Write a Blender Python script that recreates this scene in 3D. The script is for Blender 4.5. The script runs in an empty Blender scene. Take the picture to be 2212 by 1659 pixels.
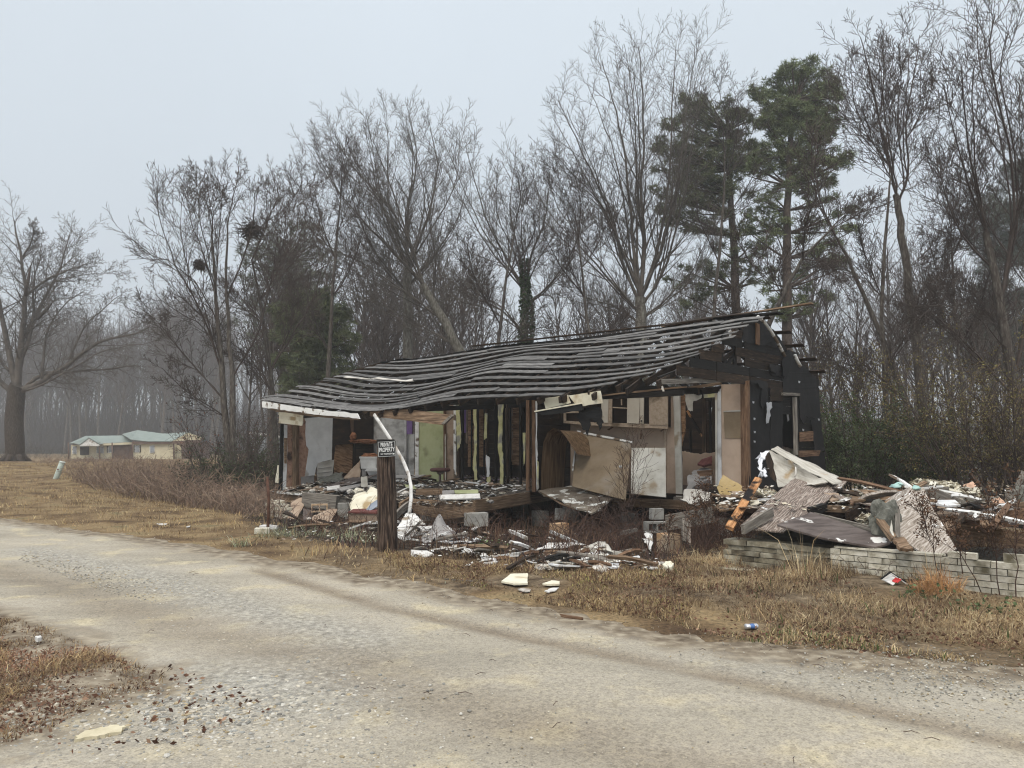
import bpy, math, random
import numpy as np
from mathutils import Vector, Matrix, noise
random.seed(7); rnp = np.random.default_rng(7)
scene = bpy.context.scene; COL = scene.collection
# ---------------------------------------------------------------- camera
F, CX, CY, HY = 1660.0, 1106.0, 829.5, 965.0
CAM = Vector((0, 0, 1.65)); PITCH = math.atan((HY - CY) / F)
cam = bpy.data.cameras.new('camera'); cam.sensor_width = 36; cam.lens = 36 * F / 2212
cam.clip_start = .05; cam.clip_end = 2000
cam_o = bpy.data.objects.new('camera', cam); COL.objects.link(cam_o)
cam_o.location = CAM; cam_o.rotation_euler = (math.pi / 2 + PITCH, 0, 0); scene.camera = cam_o
# ---------------------------------------------------------------- sky, sun, exposure
SUN_EL, SUN_AZ = math.radians(55), math.radians(200)
wd = bpy.data.worlds.new('World'); scene.world = wd; wd.use_nodes = True
nt = wd.node_tree; nt.nodes.clear()
out = nt.nodes.new('ShaderNodeOutputWorld'); bg = nt.nodes.new('ShaderNodeBackground'); bg.inputs[1].default_value = .1
sky = nt.nodes.new('ShaderNodeTexSky'); sky.sky_type = 'NISHITA'; sky.sun_disc = False
sky.sun_elevation = SUN_EL; sky.sun_rotation = SUN_AZ; sky.dust_density = 6; sky.air_density = 1.0
tc = nt.nodes.new('ShaderNodeTexCoord'); sep = nt.nodes.new('ShaderNodeSeparateXYZ')
ramp = nt.nodes.new('ShaderNodeValToRGB')
for i, (p, c) in enumerate([(0, (5.5, 6.1, 6.6)), (.25, (5.8, 6.45, 7.05)), (.52, (6.5, 7.2, 7.85)), (.72, (10.5, 11, 11.4)), (1, (15.8, 15.9, 16))]):
    e = ramp.color_ramp.elements[i] if i < 2 else ramp.color_ramp.elements.new(p)
    e.position = p; e.color = (c[0] / 16, c[1] / 16, c[2] / 16, 1)
nz = nt.nodes.new('ShaderNodeTexNoise'); nz.inputs['Scale'].default_value = 1.6; nz.inputs['Detail'].default_value = 4
mp = nt.nodes.new('ShaderNodeMapRange'); mp.inputs['From Min'].default_value = .3; mp.inputs['From Max'].default_value = .7
mp.inputs['To Min'].default_value = .955 * 16; mp.inputs['To Max'].default_value = 1.045 * 16
mul = nt.nodes.new('ShaderNodeVectorMath'); mul.operation = 'SCALE'
mix = nt.nodes.new('ShaderNodeMix'); mix.data_type = 'RGBA'; mix.inputs[0].default_value = .93
L = nt.links.new
L(tc.outputs['Generated'], sep.inputs[0]); L(sep.outputs['Z'], ramp.inputs[0]); L(tc.outputs['Generated'], nz.inputs['Vector'])
L(nz.outputs[0], mp.inputs['Value']); L(ramp.outputs[0], mul.inputs[0]); L(mp.outputs[0], mul.inputs['Scale'])
L(sky.outputs[0], mix.inputs[6]); L(mul.outputs[0], mix.inputs[7]); L(mix.outputs[2], bg.inputs[0]); L(bg.outputs[0], out.inputs[0])
sun = bpy.data.lights.new('sun', 'SUN'); sun.energy = 1.5; sun.angle = math.radians(25); sun.color = (1, .92, .8)
sun_o = bpy.data.objects.new('sun', sun); COL.objects.link(sun_o)
sd = Vector((math.sin(SUN_AZ) * math.cos(SUN_EL), math.cos(SUN_AZ) * math.cos(SUN_EL), math.sin(SUN_EL)))
sun_o.rotation_euler = sd.to_track_quat('Z', 'Y').to_euler()
vs = scene.view_settings; vs.view_transform = 'Standard'; vs.look = 'None'; vs.gamma = 1; vs.exposure = .2; vs.use_curve_mapping = False
cy = scene.cycles; cy.use_denoising = True; cy.max_bounces = 6; cy.diffuse_bounces = 3; cy.volume_bounces = 1; cy.transparent_max_bounces = 8
cy.use_adaptive_sampling = True; cy.adaptive_threshold = .01; cy.filter_width = 1.15; cy.denoising_prefilter = 'ACCURATE'
# ---------------------------------------------------------------- pixel measurement (2212 x 1659 view of the photograph) -> points of the place
_cp, _sp = math.cos(PITCH), math.sin(PITCH)
def ray(px, py):
    a, b = px - CX, CY - py
    return Vector((a, F * _cp - b * _sp, F * _sp + b * _cp)) / F
def atY(px, py, Y):
    r = ray(px, py); return CAM + r * (Y / r.y)
def atz(px, py, z):
    r = ray(px, py); return CAM + r * ((z - CAM.z) / r.z)
TH = math.radians(42)
U = Vector((math.cos(TH), -math.sin(TH), 0)); Vd = Vector((math.sin(TH), math.cos(TH), 0))
HL = 13.2; RO = Vector((2.93, 14.0, 0)); LO = RO - U * HL
RIDGE_V, BACK_V = 3.66, 7.2
FLZ, EAVEZ, RIDGEZ = .60, 3.04, 4.5
def H(u, v, z): return Vector((LO.x + U.x * u + Vd.x * v, LO.y + U.y * u + Vd.y * v, z))
def inH(p): d = p - LO; return d.dot(U), d.dot(Vd), p.z
def atv(px, py, v):
    r = ray(px, py); t = (v - (CAM - LO).dot(Vd)) / r.dot(Vd); return CAM + r * t
def atu(px, py, u):
    r = ray(px, py); t = (u - (CAM - LO).dot(U)) / r.dot(U); return CAM + r * t
def z1(x, y): return 548.6 + x / 3.36, 768.1 + y / 3.36
def z2(x, y): return 1042.4 + x / 3.36, 768.1 + y / 3.36
def z3(x, y): return 1426.4 + x / 3.36, 630.9 + y / 3.36
def z4(x, y): return 1481.2 + x / 3.027, 932.6 + y / 3.027
def z5(x, y): return 1865.3 + x / 4.878, 987.5 + y / 4.878
def z6(x, y): return 1042.4 + x / 4.48, 1124.6 + y / 4.48
def sstep(a, b, x): 
    t = np.clip((x - a) / (b - a), 0, 1); return t * t * (3 - 2 * t)
# ---------------------------------------------------------------- ground shape
EDGE = [(-60, 50), (-30, 30), (-18, 22.2), (-12.1, 18.1), (-5.8, 13.4), (-1.7, 9.9), (0, 8.25), (1.6, 6.9), (3.9, 5.75), (9, 3.6), (30, -6)]   # far edge of the road
EX = np.array([p[0] for p in EDGE], float); EYv = np.array([p[1] for p in EDGE], float)
def edge_e(x, y):     # metres beyond the far road edge
    return (y - np.interp(x, EX, EYv)) * .72
def gz(x, y):
    x = np.asarray(x, float); y = np.asarray(y, float)
    e = edge_e(x, y)
    drop = -.32 * sstep(2.6, 6.5, e) * sstep(9, 3, x) 
    hill = .88 * sstep(20, 46, y) * sstep(-3, -14, x) * (1 - .6 * sstep(50, 85, y))
    lump = .05 * np.sin(x * 1.7 + 1.3 * np.sin(y * .9)) * np.sin(y * 1.3 + x * .4) * sstep(.3, 2, e)
    return drop + hill + lump + .035 * sstep(.05, .9, e)
def gzf(x, y): return float(gz(x, y))
def atg(px, py, h=0):
    r = ray(px, py); Ys = np.concatenate([np.arange(1.5, 40, .05), np.arange(40, 120, .4)]); t = Ys / r.y
    k = np.nonzero(CAM.z + r.z * t <= gz(r.x * t, Ys) + h)[0]
    if not len(k): return CAM + r * t[-1]
    a, b = t[max(k[0] - 1, 0)], t[k[0]]
    for _ in range(14):
        m = (a + b) / 2; q = CAM + r * m
        if q.z <= gzf(q.x, q.y) + h: b = m
        else: a = m
    return CAM + r * b
# ---------------------------------------------------------------- materials
def mat(name, stops, scale=4, stretch=(1, 1, 1), rough=.88, bump=.25, bscale=None, hard=False, vary=.25, detail=7, distort=.0, spec=.25, dirt=None, metal=0, bdist=.008, wave=0):
    m = bpy.data.materials.new(name); m.use_nodes = True; n = m.node_tree; lk = n.links.new
    b = n.nodes['Principled BSDF']; b.inputs['Roughness'].default_value = rough; b.inputs['Specular IOR Level'].default_value = spec; b.inputs['Metallic'].default_value = metal
    t = n.nodes.new('ShaderNodeTexCoord'); mpg = n.nodes.new('ShaderNodeMapping'); mpg.inputs['Scale'].default_value = stretch
    oi = n.nodes.new('ShaderNodeObjectInfo'); add = n.nodes.new('ShaderNodeVectorMath'); add.operation = 'ADD'
    sc_ = n.nodes.new('ShaderNodeVectorMath'); sc_.operation = 'SCALE'; sc_.inputs[0].default_value = (37, 19, 53)
    lk(oi.outputs['Random'], sc_.inputs['Scale']); lk(t.outputs['Object'], add.inputs[0]); lk(sc_.outputs[0], add.inputs[1]); lk(add.outputs[0], mpg.inputs[0])
    ns = n.nodes.new('ShaderNodeTexNoise'); ns.inputs['Scale'].default_value = scale; ns.inputs['Detail'].default_value = detail; ns.inputs['Distortion'].default_value = distort
    ns.inputs['Roughness'].default_value = .62
    lk(mpg.outputs[0], ns.inputs['Vector'])
    r = n.nodes.new('ShaderNodeValToRGB'); k = len(stops)
    for i, s in enumerate(stops):
        p, c = s if len(s) == 2 else (.3 + .4 * i / max(1, k - 1), s)
        e = r.color_ramp.elements[i] if i < 2 else r.color_ramp.elements.new(p)
        e.position = p; e.color = (*c, 1)
    fac = ns.outputs[0]
    if wave:
        wv = n.nodes.new('ShaderNodeTexWave'); wv.wave_type = 'RINGS'; wv.rings_direction = 'Z'; wv.inputs['Scale'].default_value = wave; wv.inputs['Distortion'].default_value = 14; wv.inputs['Detail'].default_value = 3; wv.inputs['Detail Scale'].default_value = 1.2
        ofs = n.nodes.new('ShaderNodeMapping'); ofs.inputs['Location'].default_value = (-.5, .35, 0); ofs.inputs['Scale'].default_value = (.22, 1, 1); lk(add.outputs[0], ofs.inputs[0]); lk(ofs.outputs[0], wv.inputs['Vector'])
        fm = n.nodes.new('ShaderNodeMath'); fm.operation = 'MULTIPLY_ADD'; fm.inputs[1].default_value = .3; lk(wv.outputs['Fac'], fm.inputs[0])
        f2 = n.nodes.new('ShaderNodeMath'); f2.operation = 'MULTIPLY'; f2.inputs[1].default_value = .7; lk(fac, f2.inputs[0]); lk(f2.outputs[0], fm.inputs[2]); fac = fm.outputs[0]
    lk(fac, r.inputs[0]); col = r.outputs[0]
    if dirt:
        n2 = n.nodes.new('ShaderNodeTexNoise'); n2.inputs['Scale'].default_value = dirt[1]; n2.inputs['Detail'].default_value = 6
        lk(add.outputs[0], n2.inputs['Vector'])
        r2 = n.nodes.new('ShaderNodeMapRange'); r2.inputs['From Min'].default_value = dirt[2]; r2.inputs['From Max'].default_value = dirt[2] + dirt[3]
        lk(n2.outputs[0], r2.inputs['Value'])
        mx = n.nodes.new('ShaderNodeMix'); mx.data_type = 'RGBA'; mx.inputs[7].default_value = (*dirt[0], 1)
        lk(r2.outputs[0], mx.inputs[0]); lk(col, mx.inputs[6]); col = mx.outputs[2]
    if vary:
        hs = n.nodes.new('ShaderNodeHueSaturation'); mr = n.nodes.new('ShaderNodeMapRange')
        mr.inputs['To Min'].default_value = 1 - vary; mr.inputs['To Max'].default_value = 1 + vary
        lk(oi.outputs['Random'], mr.inputs['Value']); lk(mr.outputs[0], hs.inputs['Value']); lk(col, hs.inputs['Color']); col = hs.outputs[0]
    lk(col, b.inputs['Base Color'])
    if bump:
        bn = n.nodes.new('ShaderNodeBump'); bn.inputs['Strength'].default_value = bump; bn.inputs['Distance'].default_value = bdist
        if bscale:
            n3 = n.nodes.new('ShaderNodeTexNoise'); n3.inputs['Scale'].default_value = bscale; n3.inputs['Detail'].default_value = 5; lk(mpg.outputs[0], n3.inputs['Vector']); lk(n3.outputs[0], bn.inputs['Height'])
        else: lk(ns.outputs[0], bn.inputs['Height'])
        lk(bn.outputs[0], b.inputs['Normal'])
    return m
def attr_mat(name, rough=.9, spec=.15, nscale=0, trans=0):
    m = bpy.data.materials.new(name); m.use_nodes = True; n = m.node_tree
    b = n.nodes['Principled BSDF']; b.inputs['Roughness'].default_value = rough; b.inputs['Specular IOR Level'].default_value = spec
    a = n.nodes.new('ShaderNodeAttribute'); a.attribute_name = 'Col'
    n.links.new(a.outputs['Color'], b.inputs['Base Color'])
    return m
G = (14, 14, 14)
WS = (1, 9, 9)           # grain along local X
MT = {}
def defmats():
    d = MT
    d['roofboard'] = mat('weathered_roof_board', [(.3, (.045, .043, .043)), (.5, (.11, .107, .105)), (.72, (.28, .272, .262))], 3, (1.2, 14, 14), bump=.5, vary=.38)
    d['char'] = mat('charred_wood', [(.3, (.005, .0045, .004)), (.6, (.014, .012, .0105)), (.8, (.035, .027, .021))], 4, WS, bump=.5, vary=.3, rough=.75)
    d['charbrown'] = mat('scorched_brown_wood', [(.3, (.01, .008, .006)), (.55, (.036, .023, .015)), (.75, (.095, .06, .037))], 3, WS, bump=.5, vary=.35)
    d['oldwood'] = mat('rotten_timber', [(.3, (.06, .04, .027)), (.52, (.19, .125, .078)), (.72, (.34, .25, .17))], 3, (1, 12, 12), bump=.6, vary=.25)
    d['greywood'] = mat('grey_timber', [(.3, (.08, .07, .06)), (.52, (.2, .18, .155)), (.72, (.34, .31, .27))], 3, (1, 12, 12), bump=.6, vary=.2)
    d['stud'] = mat('brown_stud_wood', [(.3, (.05, .027, .016)), (.5, (.14, .082, .05)), (.72, (.25, .16, .1))], 3, WS, bump=.4, vary=.3)
    d['orangewood'] = mat('fresh_orange_wood', [(.33, (.2, .09, .035)), (.5, (.5, .25, .11)), (.7, (.68, .4, .2))], 3, WS, bump=.3, vary=.08, dirt=((.012, .01, .01), 2.2, .5, .06))
    d['paintpeel'] = mat('peeling_white_paint', [(.3, (.62, .62, .6)), (.5, (.78, .78, .76)), (.7, (.84, .84, .83))], 3, (1, 3, 3), bump=.35, vary=.06, dirt=((.16, .12, .085), 3.2, .55, .05))
    d['white'] = mat('white_painted_scrap', [(.3, (.5, .49, .46)), (.5, (.7, .69, .67)), (.7, (.79, .79, .77))], 4, bump=.2, vary=.1, dirt=((.27, .22, .165), 2.6, .53, .12))
    d['cream'] = mat('cream_siding', [(.3, (.62, .57, .44)), (.5, (.74, .70, .56)), (.7, (.8, .77, .64))], 2.5, (1, 1, 1), bump=.12, vary=.08, dirt=((.4, .3, .17), 2.0, .58, .12))
    d['beige'] = mat('beige_wall_paper', [(.3, (.42, .31, .235)), (.5, (.55, .42, .325)), (.7, (.62, .49, .39))], 1.6, bump=.12, vary=.06, dirt=((.3, .22, .15), 1.5, .6, .2))
    d['panelbrown'] = mat('leaning_board', [(.3, (.19, .14, .09)), (.5, (.27, .205, .135)), (.7, (.33, .26, .185))], 1.4, bump=.1, vary=.05, dirt=((.38, .34, .29), 1.1, .56, .15))
    d['stainwhite'] = mat('stained_white_panel', [(.3, (.42, .39, .33)), (.5, (.6, .58, .52)), (.7, (.7, .68, .63))], 2.2, bump=.12, vary=.05, dirt=((.34, .27, .19), 2.4, .57, .1))
    d['drywall'] = mat('grey_white_drywall', [(.3, (.58, .59, .6)), (.5, (.68, .69, .7)), (.7, (.74, .75, .76))], 3, bump=.12, vary=.06, bscale=60, dirt=((.26, .22, .18), 1.7, .57, .16))
    d['greywall'] = mat('sooty_grey_wall', [(.3, (.26, .255, .25)), (.5, (.5, .5, .49)), (.7, (.6, .6, .59))], 1.3, (1, 3, 1), bump=.15, vary=.05, dirt=((.09, .075, .06), 1.9, .53, .16))
    d['brownpanel'] = mat('brown_board_backing', [(.3, (.25, .13, .085)), (.5, (.42, .25, .175)), (.7, (.5, .32, .235))], 2.2, (6, 6, .6), bump=.25, vary=.15, dirt=((.07, .04, .03), 2, .57, .1))
    d['green'] = mat('green_painted_wall', [(.3, (.36, .39, .2)), (.5, (.45, .48, .27)), (.7, (.5, .53, .32))], 1.8, bump=.08, vary=.05, dirt=((.17, .15, .085), 1.6, .55, .2))
    d['purple'] = mat('purple_painted_wall', [(.3, (.16, .09, .24)), (.7, (.26, .16, .36))], 2, bump=.1, vary=.05)
    d['yellow'] = mat('yellow_torn_drywall', [(.3, (.42, .4, .18)), (.5, (.6, .58, .32)), (.7, (.66, .64, .42))], 3, bump=.4, vary=.12, dirt=((.3, .29, .26), 3, .52, .1))
    d['shiplap'] = mat('brown_sheathing_board', [(.32, (.1, .05, .028)), (.5, (.32, .185, .1)), (.7, (.52, .34, .21))], 2.4, (1.5, 7, 7), bump=.4, vary=.3)
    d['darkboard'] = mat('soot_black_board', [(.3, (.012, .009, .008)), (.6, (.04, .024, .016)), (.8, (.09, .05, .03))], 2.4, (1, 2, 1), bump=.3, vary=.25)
    d['felt'] = mat('black_felt_paper', [(.3, (.006, .006, .006)), (.55, (.012, .0115, .012)), (.75, (.028, .026, .025))], 2.2, bump=.5, vary=.25, rough=.7, bscale=5)
    d['cabinet'] = mat('pale_cabinet_wood', [(.3, (.38, .29, .21)), (.5, (.52, .41, .31)), (.7, (.58, .48, .38))], 2, (7, 7, 1), bump=.15, vary=.1, dirt=((.2, .15, .1), 2, .58, .1))
    d['door'] = mat('cabinet_door_paint', [(.3, (.56, .5, .41)), (.7, (.7, .65, .56))], 2.5, bump=.08, vary=.07, dirt=((.3, .24, .16), 2.2, .58, .1))
    d['vinyl'] = mat('curled_brown_sheet', [(.3, (.06, .035, .018)), (.5, (.17, .105, .055)), (.7, (.27, .18, .105))], 2.2, (7, 7, .5), bump=.25, vary=.05)
    d['mouldy'] = mat('mouldy_floor_sheet', [(.3, (.06, .045, .035)), (.5, (.16, .13, .1)), (.7, (.24, .21, .17))], 2.2, bump=.4, vary=.1, dirt=((.72, .72, .68), 4.5, .57, .03))
    d['ply'] = mat('weathered_plywood', [(.32, (.1, .078, .066)), (.44, (.22, .18, .155)), (.52, (.17, .115, .09)), (.64, (.38, .33, .29))], 4.5, (.6, 5, 1), bump=.4, vary=.06, distort=1.0, wave=9, dirt=((.72, .72, .7), 3.3, .66, .02))
    d['plygrey'] = mat('grey_grained_plywood', [(.32, (.19, .155, .125)), (.44, (.38, .335, .29)), (.52, (.28, .23, .19)), (.64, (.5, .455, .41))], 3.5, (.6, 4.5, 1), bump=.4, vary=.06, distort=1.2, wave=8, dirt=((.75, .75, .73), 3, .63, .02))
    d['darkply'] = mat('dark_wet_board', [(.3, (.055, .042, .038)), (.5, (.11, .088, .08)), (.7, (.17, .142, .13))], 2.4, (1, 3, 1), bump=.3, vary=.06, rough=.7, dirt=((.74, .73, .7), 3.6, .635, .02))
    d['tan'] = mat('tan_fibre_board', [(.3, (.24, .165, .115)), (.5, (.36, .27, .2)), (.7, (.44, .35, .27))], 2.2, bump=.25, vary=.12, dirt=((.17, .12, .09), 2, .58, .1))
    d['cmu'] = mat('concrete_block', [(.3, (.2, .19, .175)), (.5, (.32, .31, .285)), (.7, (.42, .41, .38))], 6, bump=.4, vary=.15, bscale=40, dirt=((.14, .12, .08), 3, .58, .1))
    d['cmuorange'] = mat('orange_stained_block', [(.3, (.4, .2, .09)), (.5, (.52, .36, .22)), (.7, (.58, .52, .43))], 2.4, bump=.35, vary=.05, bscale=40)
    d['brick'] = mat('cream_split_brick', [(.3, (.25, .225, .16)), (.48, (.55, .515, .42)), (.7, (.74, .71, .62))], 9, bump=.7, vary=.14, bscale=14, dirt=((.13, .115, .075), 3.5, .56, .16))
    d['mossbrick'] = mat('mossy_stone', [(.3, (.1, .085, .055)), (.5, (.27, .24, .175)), (.7, (.5, .47, .38))], 6, bump=.7, vary=.2, bscale=14, dirt=((.075, .06, .04), 2.5, .5, .16))
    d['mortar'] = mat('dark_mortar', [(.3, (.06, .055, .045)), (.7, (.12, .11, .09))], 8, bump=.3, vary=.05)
    d['cloth'] = mat('dirty_white_cloth', [(.3, (.42, .385, .33)), (.5, (.6, .57, .52)), (.7, (.7, .68, .64))], 3, bump=.4, vary=.06, bscale=6)
    d['greycloth'] = mat('grey_wet_cloth', [(.3, (.22, .21, .205)), (.7, (.4, .385, .375))], 2.5, bump=.4, vary=.05, bscale=5)
    d['mattress'] = mat('stained_mattress_cloth', [(.3, (.34, .31, .26)), (.5, (.5, .475, .42)), (.7, (.6, .575, .52))], 2.4, (1, 5, 5), bump=.5, vary=.05, bscale=9, dirt=((.34, .22, .09), 1.6, .6, .1))
    d['insul'] = mat('torn_white_insulation', [(.3, (.4, .36, .26)), (.5, (.62, .58, .47)), (.7, (.76, .74, .67))], 7, bump=.8, vary=.15, bscale=16)
    d['orangefluff'] = mat('orange_insulation', [(.3, (.16, .06, .03)), (.7, (.4, .19, .1))], 9, bump=.9, vary=.1)
    d['foil'] = mat('crumpled_foil', [(.3, (.5, .51, .54)), (.7, (.82, .83, .86))], 5, bump=.6, vary=.06, rough=.35, metal=.6, bscale=12)
    d['greyfuzz'] = mat('grey_wool_insulation', [(.3, (.07, .072, .06)), (.7, (.2, .2, .175))], 12, bump=.9, vary=.05)
    d['aqua'] = mat('aqua_cloth', [(.3, (.28, .48, .45)), (.7, (.5, .68, .64))], 5, bump=.5, vary=.05)
    d['pinkply'] = mat('fresh_pink_plywood', [(.3, (.42, .25, .16)), (.5, (.6, .38, .27)), (.7, (.68, .48, .36))], 3, (1, 7, 7), bump=.25, vary=.05)
    d['redboard'] = mat('dark_red_board', [(.3, (.1, .03, .027)), (.7, (.2, .07, .06))], 3, (1, 6, 6), bump=.2, vary=.05)
    d['porcelain'] = mat('dusty_porcelain', [(.3, (.56, .56, .54)), (.7, (.72, .72, .71))], 4, bump=.03, vary=.02, rough=.35, spec=.5)
    d['vinylseat'] = mat('maroon_seat_vinyl', [(.3, (.06, .024, .022)), (.7, (.13, .06, .055))], 4, bump=.1, vary=.02, rough=.5)
    d['steel'] = mat('rusty_steel', [(.3, (.1, .06, .04)), (.7, (.28, .25, .22))], 6, bump=.2, vary=.05, rough=.5, metal=.5)
    d['rust'] = mat('rust_brown_steel', [(.3, (.07, .035, .025)), (.7, (.15, .08, .055))], 8, bump=.3, vary=.05)
    d['post'] = mat('creosoted_post_wood', [(.36, (.012, .008, .006)), (.5, (.055, .036, .027)), (.64, (.17, .122, .092))], 3.2, (13, 13, .9), bump=1.0, bdist=.02, vary=.0, detail=9)
    d['signblack'] = mat('black_sign_face', [(.3, (.012, .012, .013)), (.7, (.022, .022, .024))], 4, bump=.02, vary=0, rough=.45)
    d['signwhite'] = mat('white_sign_print', [(.3, (.66, .68, .68)), (.7, (.78, .79, .79))], 6, bump=0, vary=0, rough=.5)
    d['pedestal'] = mat('pale_green_plastic', [(.3, (.4, .47, .42)), (.7, (.55, .62, .57))], 3, bump=.05, vary=0, rough=.5, dirt=((.6, .62, .6), 4, .55, .1))
    d['bark'] = mat('grey_brown_bark', [(.3, (.035, .028, .024)), (.52, (.095, .08, .068)), (.72, (.2, .185, .16))], 5, (4, 4, .8), bump=.6, vary=.18)
    d['barkpale'] = mat('lichen_pale_bark', [(.3, (.06, .05, .042)), (.5, (.15, .138, .115)), (.7, (.28, .275, .235))], 4, (4, 4, .9), bump=.5, vary=.12, bdist=.03)
    d['barkoak'] = mat('old_oak_bark', [(.3, (.022, .016, .012)), (.5, (.06, .043, .034)), (.7, (.105, .098, .08))], 5, (5, 5, .8), bump=.9, vary=.05)
    d['twig'] = mat('bare_twig', [(.3, (.045, .033, .028)), (.7, (.1, .08, .07))], 2, bump=0, vary=.2)
    d['twigpale'] = mat('pale_bare_twig', [(.3, (.07, .056, .047)), (.7, (.16, .14, .12))], 2, bump=0, vary=.15)
    d['pinebark'] = mat('pine_bark', [(.3, (.04, .03, .025)), (.7, (.12, .092, .075))], 6, (3, 3, 1), bump=.7, vary=.1)
    d['col'] = attr_mat('dry_growth'); d['leafcol'] = attr_mat('leaf_surface', rough=.7, spec=.25)
    d['stone'] = attr_mat('gravel_stone', rough=.85, spec=.25)
    d['greenroof'] = mat('hazed_green_metal', [(.3, (.18, .22, .2)), (.7, (.24, .28, .255))], 1.2, bump=.03, vary=.03, rough=.5)  # roof green greyed and paled, distance haze put into the colour
    d['farwall'] = mat('faded_cream_wall', [(.3, (.6, .53, .37)), (.7, (.74, .68, .5))], 1.4, bump=.05, vary=.04)
    d['fardark'] = mat('dark_panel', [(.3, (.03, .025, .022)), (.7, (.07, .055, .045))], 2, bump=0, vary=.04)
    d['farglass'] = mat('grey_window_glass', [(.3, (.2, .22, .24)), (.7, (.36, .38, .4))], 2, bump=0, vary=.1, rough=.2, spec=.5)
    d['farbrown'] = mat('brown_porch_board', [(.3, (.1, .06, .045)), (.7, (.18, .12, .09))], 2, bump=.05, vary=.04)
defmats()
# ---------------------------------------------------------------- object helpers
def tag(o, label=None, cat=None, group=None, kind='thing'):
    if label: o['label'] = label
    if cat: o['category'] = cat
    if group: o['group'] = group
    if kind: o['kind'] = kind
    return o
def thing(name, label, cat, loc=(0, 0, 0), group=None):
    o = bpy.data.objects.new(name, None); o.empty_display_size = .2; COL.objects.link(o); o.location = loc
    return tag(o, label, cat, group)
def link(name, me, m, M=None, parent=None):
    if m is not None and not me.materials: me.materials.append(m)
    o = bpy.data.objects.new(name, me); COL.objects.link(o)
    M = M or Matrix.Identity(4)
    if parent is not None:
        o.parent = parent; o.matrix_basis = wmat(parent).inverted() @ M
    else: o.matrix_basis = M
    return o
def wmat(o):
    M = o.matrix_basis.copy()
    while o.parent is not None:
        o = o.parent; M = o.matrix_basis @ M
    return M
def mesh_np(name, Vt, faces, smooth=False, col=None):
    me = bpy.data.meshes.new(name); Vt = np.asarray(Vt, np.float32)
    me.vertices.add(len(Vt)); me.vertices.foreach_set('co', Vt.ravel())
    faces = [np.asarray(f, np.int32) for f in faces if len(f)]
    li = np.concatenate([f.ravel() for f in faces]); sz = np.concatenate([np.full(len(f), f.shape[1], np.int32) for f in faces])
    st = np.concatenate([[0], np.cumsum(sz)[:-1]]).astype(np.int32)
    me.loops.add(len(li)); me.loops.foreach_set('vertex_index', li)
    me.polygons.add(len(sz)); me.polygons.foreach_set('loop_start', st)
    me.polygons.foreach_set('use_smooth', np.full(len(sz), bool(smooth)))
    if col is not None:
        a = me.attributes.new('Col', 'FLOAT_COLOR', 'POINT'); c = np.ones((len(Vt), 4), np.float32); c[:, :3] = col; a.data.foreach_set('color', c.ravel())
    me.update(calc_edges=True); return me
def frame(x, yh):
    x = x.normalized(); z = x.cross(yh)
    if z.length < 1e-4: z = x.cross(Vector((.3, .8, .5)))
    z.normalize(); y = z.cross(x)
    return x, y, z
def M_of(o, x, y, z):
    return Matrix(((x.x, y.x, z.x, o.x), (x.y, y.y, z.y, o.y), (x.z, y.z, z.z, o.z), (0, 0, 0, 1)))
def beam_mesh(L_, w, t, seg=1, bend=0, wob=0, rag=.0, curve=None):
    seg = max(1, seg); V = []; Fq = []
    for i in range(seg + 1):
        s = i / seg; x = (s - .5) * L_
        dy = (curve(s)[0] if curve else 0) ; dz = (curve(s)[1] if curve else 0) + bend * math.sin(math.pi * s)
        for (a, b) in ((-1, -1), (1, -1), (1, 1), (-1, 1)):
            jx = random.uniform(-rag, rag) if i in (0, seg) else 0
            V.append((x + jx, a * w / 2 + dy + random.uniform(-wob, wob), b * t / 2 + dz + random.uniform(-wob, wob) * .5))
    for i in range(seg):
        for k in range(4):
            Fq.append((i * 4 + k, i * 4 + (k + 1) % 4, i * 4 + 4 + (k + 1) % 4, i * 4 + 4 + k))
    Fq += [(3, 2, 1, 0), tuple(seg * 4 + k for k in range(4))]
    return mesh_np('beam', V, [Fq])
def beam(name, p0, p1, w, t, m, parent=None, wd=(0, 0, 1), seg=2, bend=0, wob=.004, rag=.01):
    """plank from p0 to p1; w is its width along wd, t its thickness"""
    d = p1 - p0; x, y, z = frame(d, Vector(wd))
    me = beam_mesh(d.length, w, t, seg, bend, wob, rag)
    return link(name, me, MT[m] if isinstance(m, str) else m, M_of((p0 + p1) / 2, x, y, z), parent)
def torn(pts, n=4, amp=.02):
    o = []; cc = sum(pts, Vector()) / len(pts); nn = Vector()
    for i, p in enumerate(pts): nn += (p - cc).cross(pts[(i + 1) % len(pts)] - cc)
    nn.normalize()
    for i, p in enumerate(pts):
        q = pts[(i + 1) % len(pts)]
        for k in range(n):
            s = k / n; r = p.lerp(q, s)
            if k:
                jv = Vector((random.uniform(-amp, amp), random.uniform(-amp, amp), random.uniform(-amp, amp))); r = r + jv - nn * jv.dot(nn) * .92
            o.append(r)
    return o
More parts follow.
